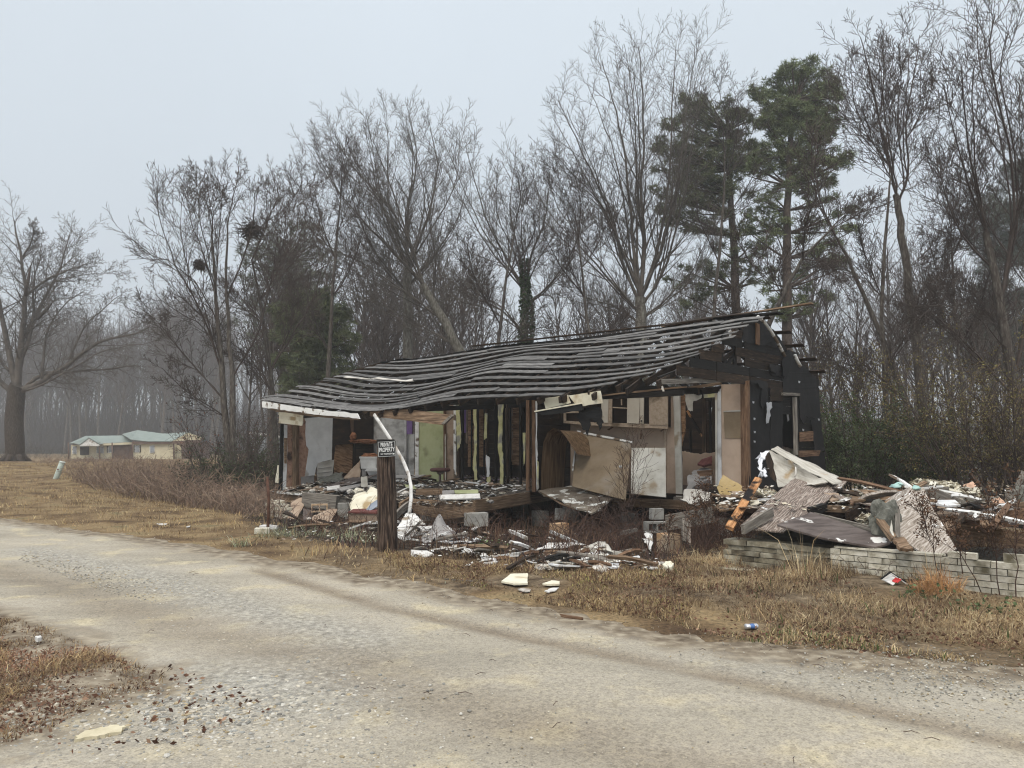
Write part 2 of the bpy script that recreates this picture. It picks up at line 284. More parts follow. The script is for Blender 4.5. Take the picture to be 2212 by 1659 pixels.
def poly(name, pts, th, m, parent=None, tear=0, n=4, up=None):
    """slab with the outline pts (world points) and thickness th"""
    if tear: pts = torn(pts, n, tear)
    c = sum(pts, Vector()) / len(pts); nn = Vector()
    for i, p in enumerate(pts): nn += (p - c).cross(pts[(i + 1) % len(pts)] - c)
    nn.normalize(); x, y, z = frame(pts[len(pts) // 4] - pts[0] if tear else pts[1] - pts[0], nn.cross(pts[1] - pts[0]) if False else (nn.cross((pts[len(pts) // 4] - pts[0]) if tear else (pts[1] - pts[0]))))
    M = M_of(c, x, y, z); Mi = M.inverted(); lp = [Mi @ p for p in pts]; N = len(lp)
    from mathutils.geometry import tessellate_polygon
    tri = tessellate_polygon([[Vector((p.x, p.y, 0)) for p in lp]])
    V = [(p.x, p.y, p.z + th / 2) for p in lp] + [(p.x, p.y, p.z - th / 2) for p in lp]
    ar = sum(lp[i].x * lp[(i + 1) % N].y - lp[(i + 1) % N].x * lp[i].y for i in range(N))
    T = []
    for t in tri:
        a, b, c_ = t; s = (lp[b].x - lp[a].x) * (lp[c_].y - lp[a].y) - (lp[c_].x - lp[a].x) * (lp[b].y - lp[a].y)
        if s < 0: a, c_ = c_, a
        T.append((a, b, c_)); T.append((c_ + N, b + N, a + N))
    Q = [(i, i + N, (i + 1) % N + N, (i + 1) % N) if ar > 0 else ((i + 1) % N, (i + 1) % N + N, i + N, i) for i in range(N)]
    return link(name, mesh_np(name, V, [T, Q]), MT[m] if isinstance(m, str) else m, M, parent)
def warp(name, c, th, m, parent=None, nx=10, ny=8, amp=.03, freq=1.5, tear=.02, sag=0, smooth=True, fn=None):
    """warped sheet over four corners c (p00,p10,p11,p01)"""
    p00, p10, p11, p01 = c; x, y, z = frame(p10 - p00, p01 - p00)
    o = (p00 + p10 + p11 + p01) / 4; M = M_of(o, x, y, z); Mi = M.inverted(); a, b, c_, d = [Mi @ p for p in c]
    sd_ = random.uniform(0, 100); V = []
    for lay in (1, -1):
        for j in range(ny + 1):
            for i in range(nx + 1):
                s, t = i / nx, j / ny
                p = a * (1 - s) * (1 - t) + b * s * (1 - t) + c_ * s * t + d * (1 - s) * t
                q = Vector((p.x * freq + sd_, p.y * freq, 0)); h = noise.noise(q) * amp + noise.noise(q * 2.7) * amp * .4
                h -= sag * math.sin(math.pi * s) * math.sin(math.pi * t)
                if fn: h += fn(s, t)
                e = Vector((0, 0, 0))
                if tear and (i in (0, nx) or j in (0, ny)):
                    e = Vector((noise.noise(q * 4 + Vector((9, 0, 0))), noise.noise(q * 4 + Vector((0, 7, 0))), 0)) * tear * 2
                V.append((p.x + e.x, p.y + e.y, p.z + h + lay * th / 2))
    N = (nx + 1) * (ny + 1); Q = []
    for j in range(ny):
        for i in range(nx):
            k = j * (nx + 1) + i; Q.append((k, k + 1, k + nx + 2, k + nx + 1)); Q.append((N + k + nx + 1, N + k + nx + 2, N + k + 1, N + k))
    ring = [i for i in range(nx + 1)] + [j * (nx + 1) + nx for j in range(1, ny + 1)] + [ny * (nx + 1) + i for i in range(nx - 1, -1, -1)] + [j * (nx + 1) for j in range(ny - 1, 0, -1)]
    for i, k in enumerate(ring):
        k2 = ring[(i + 1) % len(ring)]; Q.append((k, k + N, k2 + N, k2))
    return link(name, mesh_np(name, V, [Q], smooth=smooth and th < .03), MT[m] if isinstance(m, str) else m, M, parent)
def tube(name, pts, r, m, parent=None, sides=8, flat=1):
    pts = [Vector(p) for p in pts]; V, Fq = [], []
    rr = r if isinstance(r, (list, tuple)) else [r] * len(pts); c = pts[0].copy()
    for i, p in enumerate(pts):
        t = (pts[min(i + 1, len(pts) - 1)] - pts[max(i - 1, 0)]).normalized(); a = t.cross(Vector((.31, .92, .2))).normalized(); b = t.cross(a)
        for k in range(sides):
            an = 2 * math.pi * k / sides; q = p + (a * math.cos(an) + b * math.sin(an) * flat) * rr[i] - c; V.append(tuple(q))
    for i in range(len(pts) - 1):
        for k in range(sides): Fq.append((i * sides + k, i * sides + (k + 1) % sides, (i + 1) * sides + (k + 1) % sides, (i + 1) * sides + k))
    caps = [[tuple(range(sides - 1, -1, -1))], [tuple(len(V) - sides + k for k in range(sides))]]
    return link(name, mesh_np(name, V, [Fq, caps[0], caps[1]], smooth=True), MT[m] if isinstance(m, str) else m, Matrix.Translation(c), parent)
def lathe(name, prof, m, M, parent=None, sides=24, sx=1, sy=1):
    V, Fq = [], []
    for (r, z) in prof:
        for k in range(sides):
            a = 2 * math.pi * k / sides; V.append((r * math.cos(a) * sx, r * math.sin(a) * sy, z))
    for i in range(len(prof) - 1):
        for k in range(sides): Fq.append((i * sides + k, i * sides + (k + 1) % sides, (i + 1) * sides + (k + 1) % sides, (i + 1) * sides + k))
    return link(name, mesh_np(name, V, [Fq, [tuple(range(sides - 1, -1, -1))], [tuple(len(V) - sides + k for k in range(sides))]], smooth=True), MT[m], M, parent)
def lump(name, c, size, m, parent=None, seed=0, n=3, amp=.35, rot=0, freq=1.6):
    """uneven heap: a noisy ball squashed to size"""
    import bmesh
    bm = bmesh.new(); bmesh.ops.create_icosphere(bm, subdivisions=n, radius=1)
    for v in bm.verts:
        d = v.co.normalized(); k = 1 + amp * noise.noise(d * freq + Vector((seed * 3.1, 0, 0))) + amp * .5 * noise.noise(d * freq * 2.6 + Vector((0, seed * 2.3, 0)))
        v.co = Vector((d.x * size[0] * k, d.y * size[1] * k, d.z * size[2] * k))
    me = bpy.data.meshes.new(name); bm.to_mesh(me); bm.free()
    return link(name, me, MT[m], Matrix.Translation(c) @ Matrix.Rotation(rot, 4, 'Z'), parent)
def box_me(sx, sy, sz, j=0):
    V = [(x * sx / 2 + random.uniform(-j, j), y * sy / 2 + random.uniform(-j, j), z * sz / 2 + random.uniform(-j, j)) for z in (-1, 1) for y in (-1, 1) for x in (-1, 1)]
    return mesh_np('box', V, [[(0, 2, 3, 1), (4, 5, 7, 6), (0, 1, 5, 4), (2, 6, 7, 3), (0, 4, 6, 2), (1, 3, 7, 5)]])
# ================================================================ GROUND, ROAD, HAZE
def grid_axis(parts):
    o = []
    for a, b, st in parts: o += list(np.arange(a, b, st))
    return np.array(o + [parts[-1][1]])
def d_poly(X, Y, P):
    d = np.full(X.shape, 99.)
    for a, b in zip(P[:-1], P[1:]):
        ab = np.array([b.x - a.x, b.y - a.y]); t = np.clip(((X - a.x) * ab[0] + (Y - a.y) * ab[1]) / (ab @ ab), 0, 1)
        d = np.minimum(d, np.hypot(X - a.x - t * ab[0], Y - a.y - t * ab[1]))
    return d
def inside(X, Y, P):
    r = np.zeros(X.shape, bool); n = len(P)
    for i in range(n):
        a, b = P[i], P[(i + 1) % n]; c = ((a.y > Y) != (b.y > Y)) & (X < (b.x - a.x) * (Y - a.y) / (b.y - a.y + 1e-9) + a.x); r ^= c
    return r
def build_ground():
    xs = grid_axis([(-400, -60, 20), (-60, -22, 1.5), (-22, 14, .3), (14, 40, 1.5), (40, 400, 20)])
    ys = grid_axis([(-60, 0, 4), (0, 2, .5), (2, 28, .28), (28, 70, 1.2), (70, 140, 5), (140, 700, 40)])
    X, Y = np.meshgrid(xs, ys); Z = gz(X, Y)
    e = edge_e(X, Y); Z = np.where(e < -.1, Z - .05, Z)
    V = np.stack([X, Y, Z], -1).reshape(-1, 3); n, m_ = len(xs), len(ys)
    i, j = np.meshgrid(np.arange(n - 1), np.arange(m_ - 1)); k = (j * n + i).ravel()
    YP = [Vector((p.x, p.y, 0)) for p in [atg(x, y) for x, y in [(575, 1150), (700, 1172), (860, 1188), (1000, 1208), (1180, 1232), (1380, 1226), (1440, 1215), (1560, 1200)]]] + [Vector((4.2, 11.5, 0)), Vector((9, 20, 0)), Vector((2, 30, 0)), Vector((-8, 26, 0)), Vector((-7.6, 21, 0))]
    dd = d_poly(X, Y, YP + [YP[0]]); burn = np.clip(.5 + np.where(inside(X, Y, YP), dd, -dd) * .9, 0, 1)
    Cc = np.repeat(burn.reshape(-1, 1), 3, 1)
    me = mesh_np('ground', V, [np.stack([k, k + 1, k + n + 1, k + n], 1)], smooth=True, col=Cc)
    m = bpy.data.materials.new('soil_and_dry_lawn'); m.use_nodes = True; nt = m.node_tree; lk = nt.links.new
    b = nt.nodes['Principled BSDF']; b.inputs['Roughness'].default_value = .95; b.inputs['Specular IOR Level'].default_value = .1
    t = nt.nodes.new('ShaderNodeTexCoord')
    def no(sc_, det=6, dist=0):
        q = nt.nodes.new('ShaderNodeTexNoise'); q.inputs['Scale'].default_value = sc_; q.inputs['Detail'].default_value = det; q.inputs['Distortion'].default_value = dist; lk(t.outputs['Object'], q.inputs['Vector']); return q.outputs[0]
    def rp(f, st):
        r = nt.nodes.new('ShaderNodeValToRGB')
        for i, (p, c) in enumerate(st):
            e = r.color_ramp.elements[i] if i < 2 else r.color_ramp.elements.new(p); e.position = p; e.color = (*c, 1)
        lk(f, r.inputs[0]); return r.outputs[0]
    def mixc(f, a, b_):
        q = nt.nodes.new('ShaderNodeMix'); q.data_type = 'RGBA'; lk(f, q.inputs[0]); lk(a, q.inputs[6]); lk(b_, q.inputs[7]); return q.outputs[2]
    lawn = rp(no(1.1, 8, .4), [(.32, (.09, .06, .038)), (.46, (.19, .135, .078)), (.58, (.28, .21, .12)), (.72, (.19, .165, .095))])
    fine = rp(no(28, 5), [(.3, (.55, .55, .55)), (.7, (1.25, 1.2, 1.15))])
    soil = rp(no(6, 8), [(.3, (.07, .052, .036)), (.5, (.15, .115, .078)), (.7, (.26, .21, .145))])
    patch = rp(no(.5, 4), [(.44, (0, 0, 0)), (.56, (1, 1, 1))])
    q = nt.nodes.new('ShaderNodeMix'); q.data_type = 'RGBA'; q.blend_type = 'MULTIPLY'; q.inputs[0].default_value = 1
    sx = nt.nodes.new('ShaderNodeSeparateXYZ'); lk(t.outputs['Object'], sx.inputs[0])
    mr = nt.nodes.new('ShaderNodeMapRange'); mr.inputs['From Min'].default_value = -4.5; mr.inputs['From Max'].default_value = -1; lk(sx.outputs[0], mr.inputs['Value'])
    mm = nt.nodes.new('ShaderNodeMath'); mm.operation = 'MULTIPLY'; lk(mr.outputs[0], mm.inputs[0]); lk(patch, mm.inputs[1])
    at = nt.nodes.new('ShaderNodeAttribute'); at.attribute_name = 'Col'
    bf = nt.nodes.new('ShaderNodeMath'); bf.operation = 'ADD'; lk(at.outputs['Fac'], bf.inputs[0]); bm2 = nt.nodes.new('ShaderNodeMath'); bm2.operation = 'MULTIPLY_ADD'; lk(no(3, 6), bm2.inputs[0]); bm2.inputs[1].default_value = .8; bm2.inputs[2].default_value = -.4; lk(bm2.outputs[0], bf.inputs[1])
    bs = nt.nodes.new('ShaderNodeMapRange'); bs.inputs['From Min'].default_value = .35; bs.inputs['From Max'].default_value = .65; lk(bf.outputs[0], bs.inputs['Value'])
    ash = rp(no(9, 8), [(.3, (.016, .013, .011)), (.5, (.05, .038, .029)), (.7, (.13, .105, .082))])
    lk(mixc(bs.outputs[0], mixc(mm.outputs[0], lawn, soil), ash), q.inputs[6]); lk(fine, q.inputs[7]); lk(q.outputs[2], b.inputs['Base Color'])
    bn = nt.nodes.new('ShaderNodeBump'); bn.inputs['Strength'].default_value = .8; bn.inputs['Distance'].default_value = .06; lk(no(14, 8), bn.inputs['Height']); lk(bn.outputs[0], b.inputs['Normal'])
    tag(link('ground', me, m), kind='structure', label='brown winter soil with dry straw coloured lawn'); return m
build_ground()
# tyre tracks, as polylines on the flat road
TR = [[(560, 1235), (830, 1312), (1106, 1372), (1500, 1450), (1900, 1540), (2212, 1612)], [(-200, 1190), (120, 1262), (430, 1372), (760, 1440), (1000, 1530), (1300, 1612), (1700, 1720)],
      [(300, 1180), (700, 1243), (1100, 1312), (1500, 1392), (1900, 1458)]]
TR = [[atz(x, y, 0) for x, y in t] for t in TR]
# the thin patch of leaf litter and soil in the near corner of the road
NEAR = [(-300, 1290), (0, 1322), (140, 1372), (250, 1425), (375, 1468), (360, 1500), (215, 1530), (120, 1590), (20, 1625), (-300, 1650)]
NEARW = [atz(x, y, 0) for x, y in NEAR]
def build_road():
    # s runs along x, e is the distance (in y) before the far edge
    xs = grid_axis([(-60, -20, 1.0), (-20, -8, .2), (-8, 6, .07), (6, 30, .5)]); ts = np.concatenate([np.linspace(0, .9, 16)[:-1], np.linspace(.9, 9, 100)[:-1], np.linspace(9, 40, 20)])
    X, T_ = np.meshgrid(xs, ts)
    far = np.interp(X, EX, EYv)
    nzv = np.array([noise.noise(Vector((x * 1.3, 3.1, 0))) * .28 + noise.noise(Vector((x * 4.1, 7.7, 0))) * .16 + noise.noise(Vector((x * 11, 1.7, 0))) * .07 for x in xs])
    Y = far + nzv[None, :] * np.clip(1 - T_ / 2, 0, 1) + .1 - T_
    tr = np.exp(-(d_poly(X, Y, TR[0]) / .15) ** 2) * .95 + np.exp(-(d_poly(X, Y, TR[1]) / .42) ** 2) * .6 + np.exp(-(d_poly(X, Y, TR[2]) / .3) ** 2) * .35
    Z = .004 + .014 * np.sin(X * .8 + Y) * np.sin(Y * .7) - .022 * tr + .012
    Z = np.where(T_ < .4, Z - (.4 - T_) * .03, Z)
    edge = np.clip(T_ / 1.1, 0, 1)
    dn = d_poly(X, Y, NEARW + [NEARW[0]]); ins = inside(X, Y, NEARW); edge = np.minimum(edge, np.clip(.5 + np.where(ins, -dn, dn) * 1.1, 0, 1))
    n, m_ = len(xs), len(ts); i, j = np.meshgrid(np.arange(n - 1), np.arange(m_ - 1)); k = (j * n + i).ravel()
    # loose grey gravel zones (r), tracks (g), edge (b)
    P1 = atz(560, 1490, 0); P2 = atz(330, 1270, 0); P3 = atz(1950, 1440, 0)
    grav = np.exp(-(((X - P1.x) / 1.1) ** 2 + ((Y - P1.y) / .8) ** 2)) + .8 * np.exp(-(d_poly(X, Y, [atz(60, 1190, 0), atz(330, 1250, 0), atz(520, 1315, 0), atz(760, 1385, 0)]) / .45) ** 2) + .7 * np.exp(-(((X - P3.x) / 1.6) ** 2 + ((Y - P3.y) / .7) ** 2))
    C = np.stack([np.clip(grav, 0, 1), np.clip(tr, 0, 1), edge], -1).reshape(-1, 3)
    me = mesh_np('road', np.stack([X, Y, Z], -1).reshape(-1, 3), [np.stack([k, k + n, k + n + 1, k + 1], 1)], smooth=True, col=C)
    m = bpy.data.materials.new('sandy_gravel_road'); m.use_nodes = True; nt = m.node_tree; lk = nt.links.new
    b = nt.nodes['Principled BSDF']; b.inputs['Roughness'].default_value = .93; b.inputs['Specular IOR Level'].default_value = .12
    t = nt.nodes.new('ShaderNodeTexCoord'); a = nt.nodes.new('ShaderNodeAttribute'); a.attribute_name = 'Col'; sp = nt.nodes.new('ShaderNodeSeparateColor'); lk(a.outputs['Color'], sp.inputs[0])
    rot = nt.nodes.new('ShaderNodeMapping'); rot.inputs['Rotation'].default_value = (0, 0, math.radians(38)); rot.inputs['Scale'].default_value = (.35, 1, 1); lk(t.outputs['Object'], rot.inputs[0])
    def no(sc_, det=6, vec=None, dist=0):
        q = nt.nodes.new('ShaderNodeTexNoise'); q.inputs['Scale'].default_value = sc_; q.inputs['Detail'].default_value = det; q.inputs['Distortion'].default_value = dist; lk(vec or t.outputs['Object'], q.inputs['Vector']); return q.outputs[0]
    def rp(f, st):
        r = nt.nodes.new('ShaderNodeValToRGB')
        for i, (p, c) in enumerate(st):
            e = r.color_ramp.elements[i] if i < 2 else r.color_ramp.elements.new(p); e.position = p; e.color = (*(c if isinstance(c, tuple) else (c, c, c)), 1)
        lk(f, r.inputs[0]); return r.outputs[0]
    def mixc(f, a_, b_, mode='MIX'):
        q = nt.nodes.new('ShaderNodeMix'); q.data_type = 'RGBA'; q.blend_type = mode
        if isinstance(f, float): q.inputs[0].default_value = f
        else: lk(f, q.inputs[0])
        lk(a_, q.inputs[6]); lk(b_, q.inputs[7]); return q.outputs[2]
    def math_(op, a_, b_):
        q = nt.nodes.new('ShaderNodeMath'); q.operation = op; q.use_clamp = True
        for i, v in enumerate((a_, b_)):
            if isinstance(v, (int, float)): q.inputs[i].default_value = v
            else: lk(v, q.inputs[i])
        return q.outputs[0]
    base = rp(no(.9, 8, rot.outputs[0]), [(.3, (.29, .265, .22)), (.46, (.375, .342, .282)), (.58, (.43, .392, .328)), (.72, (.5, .452, .36))])
    yel = mixc(rp(no(1.7, 7), [(.54, 0), (.68, 1)]), base, rp(no(9, 3), [(.3, (.45, .39, .28)), (.7, (.58, .52, .38))]))
    grey = rp(no(20, 6), [(.3, (.21, .2, .18)), (.5, (.35, .335, .3)), (.7, (.53, .505, .45))])
    c1 = mixc(sp.outputs[0], yel, grey)
    track = rp(no(4, 5, rot.outputs[0]), [(.3, (.19, .155, .118)), (.7, (.27, .225, .17))])
    c2 = mixc(math_('MULTIPLY', sp.outputs[1], rp(no(2.2, 6, rot.outputs[0]), [(.3, .55), (.6, 1.0)])), c1, track)
    speck = rp(no(85, 4), [(.32, (.72, .71, .7)), (.5, (1, 1, 1)), (.7, (1.15, 1.14, 1.11))])
    c3 = mixc(1.0, c2, speck, 'MULTIPLY')
    vor = nt.nodes.new('ShaderNodeTexVoronoi'); vor.inputs['Scale'].default_value = 42; lk(t.outputs['Object'], vor.inputs['Vector'])
    gr = rp(vor.outputs['Color'], [(.1, (.66, .65, .63)), (.5, (1, 1, 1)), (.9, (1.2, 1.18, 1.1))])
    c4 = mixc(math_('MULTIPLY', no(1.3, 5), 1.1), c3, mixc(1.0, c3, gr, 'MULTIPLY'))
    dirt = rp(no(7, 7), [(.3, (.11, .085, .062)), (.5, (.23, .19, .14)), (.7, (.4, .35, .27))])
    ef = math_('SUBTRACT', 1.12, math_('ADD', sp.outputs[2], 0))
    ef = rp(math_('ADD', math_('MULTIPLY', ef, .62), math_('MULTIPLY', no(3.5, 7), .6)), [(.52, 0), (.72, 1)])
    lk(mixc(ef, c4, dirt), b.inputs['Base Color'])
    bn = nt.nodes.new('ShaderNodeBump'); bn.inputs['Strength'].default_value = .7; bn.inputs['Distance'].default_value = .012
    lk(math_('ADD', no(60, 6), math_('MULTIPLY', no(14, 5), .4)), bn.inputs['Height']); lk(bn.outputs[0], b.inputs['Normal'])
    o = tag(link('road', me, m), kind='structure', label='pale sandy gravel road with brown tyre tracks')
    return o
build_road()
def build_haze():
    me = box_me(640, 420, 66); m = bpy.data.materials.new('fog'); m.use_nodes = True; nt = m.node_tree; nt.nodes.clear()
    o = nt.nodes.new('ShaderNodeOutputMaterial'); v = nt.nodes.new('ShaderNodeVolumePrincipled'); v.inputs['Color'].default_value = (.93, .96, 1, 1); v.inputs['Density'].default_value = HAZE; v.inputs['Anisotropy'].default_value = .2
    nt.links.new(v.outputs[0], o.inputs['Volume'])
    tag(link('haze', me, m, Matrix.Translation((5, 165, 33 - 1.9))), kind='stuff')
HAZE = .0013
build_haze()
# ================================================================ TREES
class Grow:
    def __init__(s, seed): s.r = random.Random(seed); s.tr = []; s.br = []
    def limb(s, pts, r0, r1, main=False):
        n = len(pts); rad = [r0 + (r1 - r0) * (i / (n - 1)) ** .8 for i in range(n)]
        (s.tr if main else s.br).append((pts, rad)); return pts, rad
    def walk(s, p, d, Ln, n, wob, trop):
        pts = [p]; d = d.normalized(); r = s.r
        for i in range(n):
            d = (d + Vector((r.uniform(-1, 1), r.uniform(-1, 1), r.uniform(-1, 1))) * wob + Vector((0, 0, trop))).normalized(); p = p + d * (Ln / n); pts.append(p)
        return pts
    def kids(s, pts, rad, Ln, spec, lvl=0):
        if lvl >= len(spec['n']): return
        r = s.r; N = len(pts) - 1; k = spec['n'][lvl]; k = int(k) + (r.random() < k % 1); az = r.uniform(0, 6.28)
        t0 = spec['t0'][lvl]
        for i in range(k):
            t = t0 + (1 - t0) * ((i + r.random()) / k); f = t * N; j = min(int(f), N - 1); p = pts[j].lerp(pts[j + 1], f - j)
            pr = rad[j] + (rad[j + 1] - rad[j]) * (f - j); d = (pts[j + 1] - pts[j]).normalized()
            az += 2.4 + r.uniform(-.5, .5); a = d.cross(Vector((.2, .9, .37))).normalized(); b = d.cross(a); an = math.radians(spec['ang'][lvl] * r.uniform(.7, 1.25))
            nd = d * math.cos(an) + (a * math.cos(az) + b * math.sin(az)) * math.sin(an)
            ln = Ln * spec['len'][lvl] * (1.12 - spec.get('tap', .55) * t) * r.uniform(.65, 1.25); r0 = max(spec['rmin'], min(pr * .62, ln * .018)); r1 = spec['rmin'] * .75
            q, qr = s.limb(s.walk(p, nd, ln, spec['seg'][lvl], spec['wob'], spec['trop'][lvl]), r0, r1)
            s.kids(q, qr, ln, spec, lvl + 1)
    def px(s, pl, D, dz, r0, r1, main=False, sub=3):
        """limb measured as a polyline of pixels at depth D, bulging dz metres towards or away at its tip; smoothed"""
        P = [atY(x, y, D + dz * (i / max(1, len(pl) - 1)) ** 1.3) for i, (x, y) in enumerate(pl)]; o = []
        for i in range(len(P) - 1):
            a, b, c, d = P[max(i - 1, 0)], P[i], P[i + 1], P[min(i + 2, len(P) - 1)]
            for k in range(sub):
                t = k / sub; o.append(.5 * ((2 * b) + (c - a) * t + (2 * a - 5 * b + 4 * c - d) * t * t + (3 * b - a - 3 * c + d) * t ** 3))
        o.append(P[-1]); j = .012 * D / 10
        o = [q + Vector((s.r.uniform(-j, j), s.r.uniform(-j, j), s.r.uniform(-j, j))) if 0 < i else q for i, q in enumerate(o)]
        Ln = sum((o[i + 1] - o[i]).length for i in range(len(o) - 1)); pts, rad = s.limb(o, r0, r1, main); return pts, rad, Ln
def tubes(list_, c, sides):
    Vs, Fs, off = [], [], 0; by = {}
    for p, r in list_: by.setdefault((len(p), sides(max(r))), []).append((p, r))
    for (n, k), L_ in by.items():
        P = np.array([[tuple(q) for q in p] for p, _ in L_]) - np.array(c); R = np.array([r for _, r in L_])
        T_ = np.gradient(P, axis=1); T_ /= np.linalg.norm(T_, axis=2, keepdims=True) + 1e-9
        A = np.cross(T_, np.array([.31, .87, .38])); A /= np.linalg.norm(A, axis=2, keepdims=True) + 1e-9; B = np.cross(T_, A)
        an = np.arange(k) * 2 * np.pi / k
        V = P[:, :, None] + R[:, :, None, None] * (A[:, :, None] * np.cos(an)[:, None] + B[:, :, None] * np.sin(an)[:, None])
        b = np.arange(len(L_))[:, None, None] * n * k + np.arange(n - 1)[None, :, None] * k; i = np.arange(k)[None, None]; i2 = (i + 1) % k
        q = np.stack([b + i, b + i2, b + k + i2, b + k + i], -1).reshape(-1, 4) + off
        Vs.append(V.reshape(-1, 3)); Fs.append(q); off += len(L_) * n * k
    return np.concatenate(Vs), [np.concatenate(Fs)]
def tree_obj(name, label, g, base, bark, twig, group=None, cat='tree'):
    t = thing(name, label, cat, base, group)
    if g.tr:
        V, Fq = tubes(g.tr, base, lambda r: 9 if r > .12 else 7); link('trunk', mesh_np('trunk', V, Fq, smooth=True), MT[bark], Matrix.Translation(base), t)
    if g.br:
        V, Fq = tubes(g.br, base, lambda r: 6 if r > .09 else (4 if r > .03 else 3)); link('branches', mesh_np('branches', V, Fq, smooth=True), MT[twig], Matrix.Translation(base), t)
    return t
def hero(name, label, seed, D, trunk, limbs, rt, spec, bark='barkpale', twig='twigpale', ls=.55, cat='tree', drop=26):
    g = Grow(seed); i0 = None
    for k, tk in enumerate(trunk): 
        pts, rad, Ln = g.px(tk, D, 0, rt[k][0], rt[k][1], True)
    allb = []
    for lm in limbs:
        lm = ([(x, y + drop * (k / (len(lm[0]) - 1))) for k, (x, y) in enumerate(lm[0])],) + tuple(lm[1:])
        allb.append((lm[0], lm[1] * ls, lm[2] if len(lm) > 2 else g.r.uniform(-2.4, 2.4)))
        for q in range(2 if len(limbs) < 10 else (1 if len(allb) % 3 else 0)):
            ox, oy = g.r.uniform(-70, 70), g.r.uniform(-10, 50); m_ = len(lm[0]) - 1; allb.append(([(x + ox * (k / m_) ** 1.2, y + oy * (k / m_)) for k, (x, y) in enumerate(lm[0])], lm[1] * .36, g.r.uniform(-3, 3)))
    for pl, r0, dz in allb:
        pts, rad, Ln = g.px(pl, D, dz, r0, max(.012, r0 * .14)); g.kids(pts, rad, Ln, spec)
    b = atY(*trunk[0][0], D); base = Vector((b.x, b.y, gzf(b.x, b.y) - .1))
    g.tr[0] = ([base] + g.tr[0][0], [rt[0][0] * 1.15] + g.tr[0][1])
    return tree_obj(name, label, g, base, bark, twig, None, cat)
SP = dict(n=[11, 7, 5], t0=[.12, .12, .12], ang=[38, 40, 40], len=[.36, .45, .5], seg=[5, 4, 2], wob=.11, trop=[.06, .08, .06], rmin=.0075)
SPT = dict(n=[12, 7, 5], t0=[.12, .1, .1], ang=[36, 38, 38], len=[.3, .45, .52], seg=[5, 4, 2], wob=.1, trop=[.08, .07, .06], rmin=.0072)
